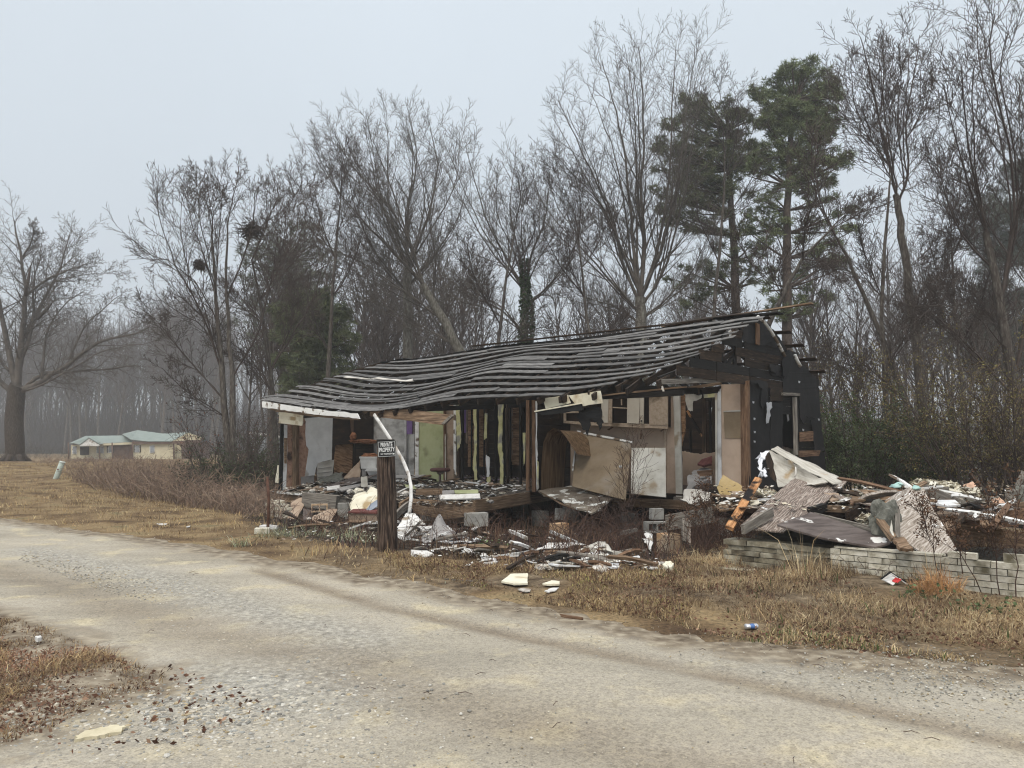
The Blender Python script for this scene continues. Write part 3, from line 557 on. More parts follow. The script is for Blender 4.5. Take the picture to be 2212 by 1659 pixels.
def trees():
    # tall vase-shaped tree behind the house
    hero('bare_tree', 'tallest bare tree with a vase shaped crown behind the middle of the burnt roof', 11, 38, [[(1392, 965), (1388, 800), (1386, 700), (1384, 640)]],
         [([(1384, 660), (1345, 560), (1322, 470), (1290, 380), (1245, 280), (1205, 190)], .17), ([(1384, 650), (1368, 540), (1360, 420), (1345, 290), (1322, 190), (1300, 105)], .2),
          ([(1384, 645), (1394, 520), (1384, 410), (1390, 300), (1388, 180), (1380, 75)], .21), ([(1384, 645), (1418, 540), (1438, 420), (1450, 300), (1452, 180), (1462, 70)], .19),
          ([(1388, 660), (1430, 590), (1462, 480), (1486, 360), (1500, 240), (1522, 120)], .15), ([(1384, 680), (1310, 590), (1245, 510), (1180, 430), (1140, 330)], .13), ([(1386, 690), (1448, 630), (1500, 560), (1535, 470)], .1),
          ([(1384, 640), (1330, 500), (1295, 420), (1250, 370), (1195, 300)], .11), ([(1386, 700), (1320, 650), (1250, 620), (1190, 560)], .08)], [(.32, .26)], SPT)
    # leaning pair of tall trees above the roof's lower end
    hero('leaning_tree', 'pale barked leaning tree with long limbs sweeping up above the sagging roof', 12, 40, [[(1050, 965), (1010, 800), (962, 700), (915, 615)]],
         [([(915, 615), (870, 560), (800, 480), (730, 390), (672, 285)], .17), ([(915, 615), (885, 510), (845, 390), (800, 260)], .18), ([(955, 690), (870, 620), (780, 555), (690, 500), (640, 420)], .11),
          ([(985, 745), (920, 700), (820, 640), (720, 590)], .09), ([(900, 560), (850, 450), (760, 340), (720, 250)], .12), ([(935, 650), (940, 560), (930, 450), (952, 330)], .1)], [(.34, .2)], SPT)
    hero('forked_tree', 'upright forked bare tree with a broad dense crown beside the leaning pale tree', 13, 42, [[(880, 965), (882, 760), (881, 650), (880, 570)]],
         [([(880, 570), (880, 450), (900, 330), (885, 215)], .18), ([(880, 575), (925, 460), (945, 340), (925, 230)], .17), ([(880, 580), (842, 450), (838, 330), (835, 215)], .17),
          ([(880, 620), (940, 540), (990, 450), (1010, 370)], .12), ([(880, 630), (820, 550), (770, 440), (752, 330)], .12), ([(882, 690), (950, 640), (1010, 590), (1050, 500)], .08)], [(.3, .24)], SPT)
    hero('ivy_clad_tree', 'bare tree whose lower trunk is wrapped in ivy behind the roof ridge', 14, 35, [[(1138, 965), (1136, 800), (1133, 700), (1136, 620)]],
         [([(1136, 620), (1150, 540), (1180, 440), (1190, 330)], .12), ([(1136, 630), (1098, 560), (1060, 480), (1025, 370), (1005, 290)], .14), ([(1134, 620), (1120, 530), (1100, 430), (1115, 330)], .11), ([(1130, 720), (1080, 660), (1010, 620), (955, 560)], .1), ([(1136, 660), (1190, 600), (1240, 520), (1260, 430)], .1)], [(.24, .17)], SP)
    # multi-stem tree at the left edge of the lot
    hero('multi_stem_tree', 'slender multi stemmed bare tree beside the bramble thicket', 15, 27, [[(500, 1040), (478, 800), (466, 640), (458, 500)], [(505, 1040), (500, 800), (490, 640), (492, 480)]],
         [([(458, 500), (455, 440), (447, 390), (430, 345)], .05), ([(492, 480), (500, 430), (512, 380), (515, 335)], .055), ([(478, 800), (430, 660), (380, 560), (350, 470), (340, 385)], .09), ([(470, 700), (420, 600), (360, 545), (318, 535)], .06),
          ([(466, 640), (440, 540), (410, 460), (385, 380)], .07), ([(492, 640), (530, 540), (545, 460), (550, 390)], .07), ([(480, 860), (400, 760), (340, 680), (310, 640)], .06), ([(500, 820), (560, 700), (590, 560), (600, 470)], .07),
          ([(485, 900), (400, 830), (350, 770)], .05), ([(466, 640), (470, 520), (478, 430), (470, 360)], .06), ([(478, 800), (440, 700), (390, 660), (335, 610)], .05)], [(.15, .025), (.13, .025)], SP, 'bark', 'twig')
    hero('forked_sapling', 'slim dark bare tree standing just left of the house roof corner', 16, 29, [[(600, 1010), (585, 800), (560, 650), (545, 560)]],
         [([(545, 560), (580, 470), (600, 400), (590, 360)], .06), ([(560, 650), (610, 560), (640, 480), (650, 400)], .07), ([(585, 800), (640, 700), (680, 620), (700, 520)], .07), ([(570, 700), (510, 620), (470, 560)], .05), ([(590, 850), (540, 760), (480, 700)], .05)], [(.12, .03)], SP, 'bark', 'twig')
    # right-hand trees
    hero('tall_forked_tree', 'tall forked bare tree rising beyond the rubble with its fork high up', 17, 26, [[(2005, 1030), (1992, 860), (1976, 720), (1958, 580), (1944, 480), (1936, 420)]],
         [([(1940, 440), (1925, 360), (1900, 250), (1878, 130), (1858, 55)], .09, -1), ([(1940, 440), (1962, 370), (1958, 260), (1975, 140), (1985, 50)], .09, 1), ([(1925, 360), (1870, 280), (1845, 190), (1835, 110)], .05), ([(1958, 300), (2000, 220), (2020, 130)], .045),
          ([(1960, 580), (2010, 520), (2040, 440)], .04), ([(1900, 250), (1910, 150), (1905, 60)], .05), ([(1976, 720), (2030, 650), (2060, 570)], .04)], [(.2, .1)], SP, 'bark', 'twig')
    hero('twin_stem_tree', 'bare tree with two stems leaning apart beyond the black gable', 18, 25, [[(1985, 1010), (1955, 860), (1900, 720), (1845, 590), (1805, 510)], [(1925, 1010), (1912, 800), (1905, 640), (1915, 480), (1922, 380)]],
         [([(1805, 510), (1770, 420), (1760, 330), (1768, 250)], .06), ([(1845, 590), (1810, 560), (1760, 540)], .04), ([(1922, 380), (1915, 280), (1930, 180)], .05), ([(1905, 640), (1870, 540), (1850, 440)], .05), ([(1955, 860), (1860, 770), (1790, 720)], .07), ([(1912, 800), (1960, 700), (1990, 600)], .05)], [(.15, .035), (.11, .025)], SP, 'bark', 'twig')
    hero('arching_tree', 'dark slim tree leaning over from behind the gable peak', 19, 24, [[(1600, 965), (1640, 760), (1690, 640), (1735, 560), (1790, 500)]],
         [([(1790, 500), (1840, 440), (1880, 400)], .05), ([(1735, 560), (1740, 480), (1760, 400)], .05), ([(1690, 640), (1660, 560), (1655, 470)], .05), ([(1735, 560), (1800, 560), (1850, 590)], .04), ([(1640, 760), (1590, 690), (1560, 600)], .05)], [(.13, .028)], SP, 'bark', 'twig')
    hero('bare_tree', 'tall dark bare tree cut by the edge of the picture beyond the rubble', 20, 23, [[(2215, 1040), (2195, 860), (2160, 660), (2130, 500)]],
         [([(2130, 500), (2105, 380), (2085, 240), (2078, 120)], .09), ([(2160, 660), (2190, 480), (2180, 300), (2140, 120), (2150, 0)], .11), ([(2195, 800), (2230, 600), (2240, 400), (2200, 150)], .1), ([(2145, 580), (2080, 500), (2040, 400), (2030, 290)], .06), ([(2195, 860), (2110, 760), (2050, 690), (2000, 640)], .07), ([(2180, 760), (2120, 640), (2060, 590)], .05), ([(2190, 480), (2250, 300), (2260, 100)], .08)], [(.2, .1)], SP, 'bark', 'twig')
    hero('slender_tree', 'slim bare tree standing just before the big pine crown', 21, 37, [[(1530, 965), (1540, 700), (1560, 480), (1565, 330)]],
         [([(1565, 330), (1560, 250), (1555, 180), (1560, 140)], .05), ([(1560, 400), (1590, 300), (1595, 200)], .05), ([(1550, 560), (1510, 460), (1500, 380)], .06), ([(1560, 480), (1610, 400), (1640, 330)], .06)], [(.14, .03)], SP, 'bark', 'twig')
    hero('slender_tree', 'slim grey tree with upright twigs behind the leaf nests', 23, 36, [[(705, 965), (712, 760), (725, 560), (735, 430)]],
         [([(735, 430), (738, 350), (748, 270)], .05), ([(725, 560), (690, 450), (675, 340)], .07), ([(718, 640), (770, 540), (790, 430)], .07), ([(712, 760), (660, 660), (625, 560)], .07), ([(730, 500), (765, 400), (775, 310)], .05)], [(.15, .03)], SP, 'bark', 'twig')
    hero('slender_tree', 'slim dark tree crossing the ivy clad tree behind the roof ridge', 24, 33, [[(1070, 965), (1075, 760), (1095, 600), (1110, 500)]],
         [([(1110, 500), (1125, 420), (1120, 350)], .05), ([(1095, 600), (1140, 520), (1165, 440)], .06), ([(1080, 700), (1030, 600), (1010, 500)], .06), ([(1075, 760), (1130, 680), (1180, 630)], .05)], [(.12, .028)], SP, 'bark', 'twig')
    hero('slender_tree', 'slim dark tree before the tall vase shaped tree', 25, 31, [[(1290, 965), (1282, 780), (1262, 640), (1250, 520)]],
         [([(1250, 520), (1255, 430), (1240, 340)], .05), ([(1262, 640), (1210, 560), (1175, 480)], .06), ([(1282, 780), (1330, 700), (1365, 640)], .06), ([(1255, 580), (1300, 500), (1320, 430)], .05)], [(.12, .028)], SP, 'bark', 'twig')
    hero('slender_tree', 'slim tree with fine twigs between the tall forked tree and the picture edge', 26, 30, [[(2085, 1010), (2075, 820), (2060, 660), (2055, 500)]],
         [([(2055, 500), (2060, 400), (2050, 300)], .05), ([(2060, 660), (2020, 560), (2000, 470)], .06), ([(2070, 760), (2120, 640), (2140, 540)], .06), ([(2055, 560), (2090, 460), (2105, 360)], .05)], [(.13, .028)], SP, 'bark', 'twig')
    # oak at the far left
    spo = dict(n=[22, 8, 5], t0=[.16, .12, .1], ang=[46, 46, 44], len=[.3, .42, .45], seg=[5, 4, 2], wob=.2, trop=[.03, .04, .03], rmin=.011)
    g = hero('oak_tree', 'huge old bare oak with a thick dark trunk beside the dry lawn', 22, 60, [[(32, 985), (30, 930), (31, 870), (38, 835)]],
         [([(38, 850), (90, 818), (150, 775), (215, 725), (290, 700), (322, 680)], .27), ([(38, 850), (100, 800), (170, 790), (250, 775), (300, 762)], .2), ([(36, 840), (45, 740), (55, 640), (48, 560), (30, 450)], .32), ([(36, 840), (10, 700), (-10, 600), (-30, 480)], .28),
          ([(45, 740), (90, 650), (130, 560), (150, 480)], .19), ([(40, 800), (70, 690), (72, 600), (88, 520)], .18), ([(55, 640), (110, 590), (170, 560), (200, 540)], .12), ([(90, 818), (100, 720), (130, 650), (185, 600)], .13), ([(30, 850), (-60, 760), (-120, 700)], .25),
          ([(150, 775), (180, 700), (235, 640), (262, 610)], .1), ([(48, 560), (70, 500), (70, 455)], .1), ([(20, 800), (0, 760), (-20, 640)], .14)], [(.7, .62)], spo, 'barkoak', 'twigpale', 1.0)
    V, Fq = [], []
    bb = g.location
    for k in range(7):
        a = k * .9 + .3; d = Vector((math.cos(a), math.sin(a), 0)); tube('root', [bb + d * .35 + Vector((0, 0, .75)), bb + d * .75 + Vector((0, 0, .3)), bb + d * 1.25 + Vector((0, 0, .05))], [.3, .22, .08], 'barkoak', g, 7)
    for i, (pl, r) in enumerate([([(55, 640), (62, 600), (66, 575)], .13), ([(80, 690), (100, 670), (112, 655)], .12)]):
        tube('snag', [atY(x, y, 59) for x, y in pl], [r, r * .9, r * .4], 'barkoak', g, 7)
def nest(px, py, D, r, label):
    c = atY(px, py, D); g = Grow(int(px)); V = []
    for i in range(240):
        a = Vector((g.r.gauss(0, 1), g.r.gauss(0, 1), g.r.gauss(0, .8))).normalized(); p = c + a * r * g.r.uniform(.1, 1); d = Vector((g.r.uniform(-1, 1), g.r.uniform(-1, 1), g.r.uniform(-.5, .5)))
        g.br.append(([p, p + d.normalized() * r * .5, p + d.normalized() * r * .8 + Vector((0, 0, -.05))], [.014, .014, .01]))
    V, Fq = tubes(g.br, c, lambda r_: 3); tag(link('leaf_nest', mesh_np('leaf_nest', V, Fq), MT['twig'], Matrix.Translation(c)), label, 'nest')
trees()
nest(543, 497, 27.5, .42, 'larger dark twig nest high in the bare branches'); nest(432, 573, 27, .22, 'smaller flat twig nest on a low limb of the multi stemmed tree')
# ---------------------------------------------------------------- pines
def pine(name, label, seed, D, trunk, lumps, rt, ncol, cat='pine tree', den=190, needle=.3, bark='pinebark', group=None):
    g = Grow(seed); rr = g.r
    pts, rad, Ln = g.px(trunk, D, 0, rt[0], rt[1], True); base0 = pts[0]; base = Vector((base0.x, base0.y, gzf(base0.x, base0.y) - .1))
    g.tr[0] = ([base] + g.tr[0][0], [rt[0] * 1.2] + g.tr[0][1])
    C, S = [], []
    sc = D / F
    for (x, y, rx, ry) in lumps:
        dz = rr.uniform(-1, 1) * rx * sc * 1.3; c = atY(x, y, D + dz)
        tp = min(pts, key=lambda q: (q - (c - Vector((0, 0, (c - q).length * .35)))).length)
        q, qr = g.limb(g.walk(tp, (c - tp).normalized() + Vector((0, 0, -.15)), (c - tp).length, 6, .06, .04), .07, .02)
        n = int(den * (rx * ry) / 1600)
        for i in range(n):
            d = Vector((rr.gauss(0, 1), rr.gauss(0, 1), rr.gauss(0, 1))).normalized() * rr.uniform(.35, 1) ** .6
            p = c + Vector((d.x * rx * sc, d.y * rx * sc, d.z * ry * sc)); C.append(p); S.append(rr.uniform(.7, 1.2))
            if i % 4 == 0: g.br.append(([c.lerp(q[-2], .4), c.lerp(p, .5), p], [.022, .016, .01]))
    C = np.array([tuple(c) for c in C]) - np.array(base); n = len(C); K = 15
    D_ = rnp.normal(size=(n, K, 3)); D_[:, :, 2] = D_[:, :, 2] * .8 + .35; D_ /= np.linalg.norm(D_, axis=2, keepdims=True)
    W = np.cross(D_, rnp.normal(size=(n, K, 3))); W /= np.linalg.norm(W, axis=2, keepdims=True)
    ln = needle * np.array(S)[:, None, None] * rnp.uniform(.7, 1.2, (n, K, 1)); w = .021 * ln / needle * (D / 40) ** .3
    b0 = C[:, None] + D_ * ln * .12
    V = np.stack([b0 - W * w, b0 + W * w, C[:, None] + D_ * ln], 2).reshape(-1, 3); T_ = np.arange(len(V)).reshape(-1, 3)
    base_c = np.array(ncol)[None] * rnp.uniform(.6, 1.45, (n, 1)) * np.array([1, 1, 1]) ; base_c += rnp.uniform(-.008, .012, (n, 1)) * np.array([1, .7, .1])
    cc = np.repeat(base_c, K * 3, 0)
    t = tree_obj(name, label, g, base, bark, 'pinebark', group, cat)
    link('needles', mesh_np('needles', V, [T_], col=np.clip(cc, .005, 1)), MT['leafcol'], Matrix.Translation(base), t); return t
def dome(cx, cy, rx, ry, n, seed, rl=(26, 44), inner=.25):
    r = random.Random(seed); o = []; n = int(n * 1.35)
    for i in range(n):
        a = i * 2.39996 + r.uniform(-.3, .3); q = ((i + .6) / n) ** .55 * r.uniform(.88, 1.08); s = r.uniform(*rl); o.append((cx + math.cos(a) * rx * q, cy - math.sin(a) * ry * q * (1 if math.sin(a) > 0 else .8), s, s * .62))
    return o
GP = (.05, .062, .026)
pine('pine_tree', 'dark pine with a wide domed crown behind the tall vase shaped bare tree', 31, 43, [(1588, 965), (1592, 760), (1585, 560), (1578, 420), (1570, 280)],
     dome(1532, 325, 112, 135, 80, 1, (13, 24)) + dome(1490, 440, 85, 80, 26, 2, (13, 22)) + dome(1600, 560, 75, 90, 14, 3, (13, 22)) + dome(1500, 620, 60, 60, 8, 4, (12, 20)), (.36, .12), (.125, .145, .072))
pine('pine_tree', 'tallest pine with a bright green top standing behind the gable peak', 32, 41, [(1706, 965), (1702, 760), (1700, 560), (1702, 400), (1715, 220)],
     dome(1725, 225, 98, 90, 66, 5, (13, 23)) + dome(1725, 340, 112, 100, 46, 6, (13, 22)) + dome(1655, 470, 55, 70, 12, 7, (13, 22)) + dome(1790, 500, 65, 120, 16, 8, (12, 20)) + dome(1720, 640, 95, 60, 12, 9, (12, 20)), (.36, .13), (.14, .17, .08))
pine('evergreen_tree', 'hazy round topped evergreen behind the multi stemmed bare tree', 33, 58, [(628, 980), (630, 760), (625, 560)], dome(622, 570, 105, 95, 55, 11, (16, 27)) + dome(620, 700, 115, 90, 30, 12, (16, 27)), (.4, .15), (.12, .13, .095), den=80, needle=.36)
pine('pine_tree', 'young light green pine among the bare stems near the roof corner', 34, 40, [(690, 965), (692, 820), (690, 650)], dome(680, 700, 85, 70, 22, 13, (24, 36)) + dome(690, 800, 100, 70, 16, 14, (24, 36)), (.18, .08), (.11, .13, .065), den=200, needle=.3)
pine('pine_tree', 'hazy dark pine rising beyond the forked tree and the rubble', 35, 62, [(2140, 980), (2142, 760), (2150, 480)], dome(2150, 520, 55, 120, 18, 15, (26, 38)) + dome(2140, 720, 85, 110, 22, 16, (26, 40)), (.3, .12), (.06, .07, .05), den=150, needle=.36)
pine('pine_tree', 'hazy dark pine cut by the edge of the picture', 36, 54, [(2230, 980), (2230, 760), (2225, 400)], dome(2225, 470, 55, 140, 20, 17, (26, 38)) + dome(2215, 720, 80, 120, 18, 18, (26, 40)), (.3, .12), (.06, .07, .05), den=150, needle=.36)
# ivy on the wrapped trunk
def leaf_cloud(P, size, colr, c, aspect=.6, flat=0):
    n = len(P); A = rnp.normal(size=(n, 3)); A[:, 2] *= (1 - flat); A /= np.linalg.norm(A, axis=1, keepdims=True); B = np.cross(A, rnp.normal(size=(n, 3)) * np.array([1, 1, 1 - flat * .9])); B /= np.linalg.norm(B, axis=1, keepdims=True) + 1e-9
    s = size * rnp.uniform(.6, 1.3, (n, 1)); P = np.asarray(P) - np.array(c)
    V = np.stack([P - A * s * .5, P + B * s * aspect * .5, P + A * s * .5, P - B * s * aspect * .5], 1).reshape(-1, 3)
    return V, [np.arange(n * 4).reshape(-1, 4)], np.repeat(colr, 4, 0)
def cvar(base, n, v=.4, alt=None, pa=.3):
    c = np.array(base)[None] * rnp.uniform(1 - v, 1 + v, (n, 1))
    if alt is not None:
        k = rnp.random(n) < pa; c[k] = np.array(alt)[None] * rnp.uniform(1 - v, 1 + v, (k.sum(), 1))
    return c
def ivy():
    t = bpy.data.objects['ivy_clad_tree']; P = []
    for i in range(5200):
        y = random.uniform(560, 960); p = atY(1136 + 3 * math.sin(y * .03), y, 35); a = random.uniform(0, 6.28); r = random.uniform(.2, .38) * (1 if y > 640 else .7); P.append((p.x + math.cos(a) * r, p.y + math.sin(a) * r, p.z))
    V, Fq, C = leaf_cloud(P, .13, cvar((.038, .062, .022), len(P)), t.location, .8); link('ivy', mesh_np('ivy', V, Fq, col=C), MT['leafcol'], Matrix.Translation(t.location), t)
ivy()
# ---------------------------------------------------------------- woods beyond: single trees shared from a few grown ones
def generic(seed, h, spread, nl):
    g = Grow(seed); r = g.r
    pts = g.walk(Vector((0, 0, 0)), Vector((r.uniform(-.06, .06), r.uniform(-.06, .06), 1)), h * .8, 8, .035, .05); g.limb(pts, h * .0105, .03, True)
    sp = dict(n=[nl, 7, 4], t0=[.38, .15, .15], ang=[40 * spread, 40, 40], len=[.42, .4, .42], seg=[5, 4, 3], wob=.12, trop=[.09, .06, .05], rmin=.013)
    g.kids(pts, [h * .01 * (1 - i / 9) + .03 for i in range(9)], h * .8, sp); return g
PROT = []
for i, (h, s, nl) in enumerate([(19, .8, 20), (17, 1, 20), (21, .7, 22), (15, 1.1, 18)]):
    g = generic(50 + i, h, s, nl)
    V, Fq = tubes(g.tr, (0, 0, 0), lambda r: 7); tm = mesh_np('trunk', V, Fq, smooth=True); tm.materials.append(MT['bark'])
    V, Fq = tubes(g.br, (0, 0, 0), lambda r: 4 if r > .03 else 3); bm_ = mesh_np('branches', V, Fq, smooth=True); bm_.materials.append(MT['twig']); PROT.append((tm, bm_, h))
def plant_tree(k, x, y, h, label, group):
    tm, bm_, h0 = PROT[k]; t = thing('bare_tree', label, 'tree', (x, y, gzf(x, y) - .1), group); s = h / h0; t.scale = (s, s, s); t.rotation_euler = (random.uniform(-.03, .03), random.uniform(-.03, .03), random.uniform(0, 6.28))
    for nme, me in (('trunk', tm), ('branches', bm_)):
        o = bpy.data.objects.new(nme, me); COL.objects.link(o); o.parent = t
rw = random.Random(5)
for i in range(78):      # hazy wood on the left, 75 to 135 m off
    D = rw.uniform(150, 215); x = rw.uniform(-30, 480); top = 640 - 40 * math.sin(x * .02) + rw.uniform(-30, 60) + (60 if x < 60 else 0); p = atY(x, 975, D); h = (HY - top) / F * D + 1.6 - gzf(p.x, D)
    plant_tree(rw.randrange(4), p.x, D, max(8, h * .98), 'bare tree in the hazy wood beyond the green roofed house', 'bare trees in the hazy wood')
for i in range(44):      # thin trees behind the lower end of the house
    D = rw.uniform(44, 75); x = rw.uniform(520, 1160); p = atY(x, 965, D); top = rw.uniform(420, 680); h = (HY - top) / F * D + 1.6
    plant_tree(rw.randrange(4), p.x, D, h, 'thin bare tree among the stems behind the sagging roof', 'thin bare trees behind the sagging roof')
for i in range(28):
    D = rw.uniform(46, 80); x = rw.uniform(1160, 1640); p = atY(x, 965, D); top = rw.uniform(520, 720); h = (HY - top) / F * D + 1.6
    plant_tree(rw.randrange(4), p.x, D, h, 'thin bare tree seen beyond the roof ridge below the pines', 'thin bare trees below the pines')
for i in range(34):
    D = rw.uniform(34, 80); x = rw.uniform(1740, 2260); p = atY(x, 965, D); top = rw.uniform(420, 700); h = (HY - top) / F * D + 1.6
    plant_tree(rw.randrange(4), p.x, D, h, 'thin bare tree beyond the rubble and the green shrubs', 'thin bare trees beyond the rubble')
def distant_woods():
    r = random.Random(17); br = []
    for i in range(620):
        D = r.uniform(200, 290); x = r.uniform(-350, 700) if i < 330 else r.uniform(600, 2500); p = atY(x, 972, D); top = r.uniform(640, 800) if i < 330 else r.uniform(700, 860); h = (HY - top) / F * D; z = gzf(p.x, D) - .2; b = Vector((p.x, D, z)); l = Vector((r.uniform(-.05, .05), 0, 1))
        br.append(([b + l * h * t for t in (0, .35, .7, 1)], [h * .0065, h * .006, h * .004, .03]))
        for k in range(16):
            t = r.uniform(.1, .95); a = r.uniform(0, 6.28); d = Vector((math.cos(a) * .5, math.sin(a) * .5, .85)); ln = h * r.uniform(.12, .3) * (1.2 - t); q = b + l * h * t; br.append(([q, q + d * ln * .5, q + d * ln + Vector((0, 0, ln * .1))], [.06, .045, .025]))
            for _ in range(2): e = Vector((r.uniform(-1, 1), r.uniform(-1, 1), 1)).normalized() * ln * .5; s_ = q + d * ln * r.uniform(.2, .8); br.append(([s_, s_ + e * .5, s_ + e], [.035, .03, .02]))
    for i in range(4600):
        D = r.uniform(170, 260); x = r.uniform(-400, 2600) if i % 2 else r.uniform(-150, 720); p = atY(x, 972, D); z = gzf(p.x, D) - .2; b = Vector((p.x, D, z)); h = r.uniform(4, 15)
        for k in range(5): l = Vector((r.uniform(-.5, .5), r.uniform(-.3, .3), 1)) * h * r.uniform(.5, 1); s_ = b + Vector((r.uniform(-1.5, 1.5), 0, 0)); br.append(([s_, s_ + l * .5 + Vector((r.uniform(-.4, .4), 0, 0)), s_ + l], [.1, .07, .04]))
    V, Fq = tubes(br, (0, 0, 0), lambda q: 3); tag(link('distant_woods', mesh_np('distant_woods', V, Fq), MT['twig']), 'far wood of bare stems fading into the fog', kind='stuff')
distant_woods()
# ---------------------------------------------------------------- shrubs
def shrub(name, label, seed, c, rad, nst, leaf_n, leafcol, alt=None, pa=.3, size=.07, twig='twig', cat='shrub', ht=1.0, arch=.0, group=None):
    g = Grow(seed); r = g.r; base = Vector((c[0], c[1], gzf(c[0], c[1]))); tips = []
    for i in range(nst):
        a = r.uniform(0, 6.28); q = r.uniform(0, .45); p = base + Vector((math.cos(a) * rad[0] * q, math.sin(a) * rad[0] * .7 * q, -.05)); d = Vector((math.cos(a) * rad[0] * .7, math.sin(a) * rad[0] * .55, rad[1] * ht)) + Vector((r.uniform(-.4, .4), r.uniform(-.4, .4), 0)); ln = d.length * r.uniform(.6, 1.08)
        pts = g.walk(p, d, ln, 6, .11, -arch); q_ = g.limb(pts, .028, .007); g.kids(*q_, ln, dict(n=[7, 5], t0=[.2, .1], ang=[42, 45], len=[.4, .45], seg=[4, 3], wob=.16, trop=[.02 - arch, -arch * .5], rmin=.0055))
    t = thing(name, label, cat, base, group); V, Fq = tubes(g.br, base, lambda r_: 4 if r_ > .02 else 3); link('stems', mesh_np('stems', V, Fq), MT[twig], Matrix.Translation(base), t)
    if leaf_n:
        al = [p for p, _ in g.br if len(p) < 6]; P = []
        for i in range(leaf_n):
            b = al[r.randrange(len(al))]; j = r.randrange(len(b) - 1); p = b[j].lerp(b[j + 1], r.random()); P.append((p.x + r.gauss(0, .05), p.y + r.gauss(0, .05), p.z + r.gauss(0, .05)))
        V, Fq, C = leaf_cloud(P, size, cvar(leafcol, len(P), .45, alt, pa), base, .5); link('foliage', mesh_np('foliage', V, Fq, col=C), MT['leafcol'], Matrix.Translation(base), t)
    return t
GR = (.062, .088, .036)
def at2(px, Y): p = atY(px, HY, Y); return p.x, p.y
shrub('privet_shrub', 'dense dark green shrub touching the black gable wall', 61, at2(1835, 22), (1.6, 2.9), 26, 16000, GR, (.07, .08, .03), .2)
shrub('privet_shrub', 'dark green shrub behind the white insulation heap', 62, at2(1945, 23), (1.5, 2.3), 24, 13000, GR, (.07, .08, .03), .2)
shrub('privet_shrub', 'low dark green shrub behind the plywood peak', 63, at2(2020, 22), (1.3, 1.9), 20, 6000, (.05, .07, .03), None)
shrub('thorny_bush', 'arching brown bush with sparse yellow leaves beyond the timber frame', 64, at2(2120, 20), (2.1, 4.0), 34, 11000, (.17, .15, .05), (.14, .1, .045), .5, .06, arch=.04)
shrub('thorny_bush', 'tall yellow leaved bush behind the dark green shrubs', 65, at2(1925, 26), (2.2, 4.9), 30, 9000, (.18, .155, .055), (.15, .09, .04), .4, .065, arch=.03)
shrub('thorny_bush', 'brown arching bush cut by the edge of the picture', 66, at2(2215, 18.5), (1.6, 3.6), 26, 5000, (.15, .13, .045), (.13, .09, .05), .5, .06, arch=.05)
shrub('privet_shrub', 'dark green shrub at the foot of the multi stemmed tree', 67, at2(535, 25), (1.7, 1.9), 24, 6000, (.06, .075, .038), None)
shrub('privet_shrub', 'small green shrub beside the house corner', 68, at2(455, 26), (1.2, 1.1), 18, 3000, (.045, .055, .03), (.1, .07, .05), .3)
shrub('bare_shrub', 'bare brown brush in front of the house end wall', 69, at2(560, 25), (1.2, 2.6), 22, 0, GR)
shrub('bare_shrub', 'tangled bare brush behind the sagging roof end', 70, at2(700, 33), (2.6, 4.2), 34, 0, GR)
shrub('bare_shrub', 'bare reddish brush above the bramble thicket', 71, at2(490, 29), (2.0, 3.2), 26, 600, (.16, .07, .045), (.12, .07, .05), .4, .09)
for i, (x, D) in enumerate([(820, 37), (960, 39), (1080, 41), (1230, 40), (1340, 43), (1470, 41), (1580, 38), (1690, 34), (1760, 31)]):
    shrub('bare_shrub', 'bare brush growing behind the burnt roof', 80 + i, at2(x, D), (2.8, 4.6), 26, 500, (.05, .065, .03), None, group='bare brush behind the burnt roof')
shrub('evergreen_shrub', 'dark evergreen bush seen above the sagging roof below the leaning tree', 95, at2(1000, 37), (1.9, 5.3), 24, 7000, (.035, .05, .022), None, size=.1)
shrub('evergreen_shrub', 'dark evergreen bush below the tall vase shaped tree', 96, at2(1475, 36), (2.0, 5.4), 24, 6000, (.035, .048, .022), None, size=.1)
# ================================================================ THE BURNT HOUSE
HOUSE = thing('burnt_house', 'burnt collapsing house with a sagging roof of bare boards and an open front', 'house', H(6, 3, -.3))
def hb(name, p0, p1, w, t, m, **k): return beam(name, p0, p1, w, t, m, HOUSE, **k)
# ---- roof surface: eave height measured along the front edge, ridge straight
OV = .5
_ep = [(567, 868), (640, 878), (700, 886), (760, 894), (800, 894), (860, 886), (920, 874), (965, 866), (1040, 862), (1120, 861), (1215, 860), (1300, 846), (1380, 832), (1423, 822)]
_eu = []; _ez = []
for x, y in _ep:
    a, b, c = inH(atv(x, y, -OV)); _eu.append(a); _ez.append(c)
def eave_z(u): return float(np.interp(u, _eu, _ez))
def roof(u, w):
    """w 0 at the front eave, 1 at the ridge; beyond 1 down the back slope"""
    rz = RIDGEZ - .05 * math.sin(u * .9) + (.02 * (u - 6.6) / 6.6)
    if w <= 1:
        v = -OV + w * (RIDGE_V + OV); z = eave_z(u) * (1 - w) + rz * w
        z += (.085 * math.sin(u * .8 + 1.6) + .02 * math.sin(u * 1.9)) * math.sin(math.pi * w) * 1.1
    else:
        k = w - 1; v = RIDGE_V + k * (BACK_V - RIDGE_V + .4); z = rz - k * 1.5
    return H(u, v, z)
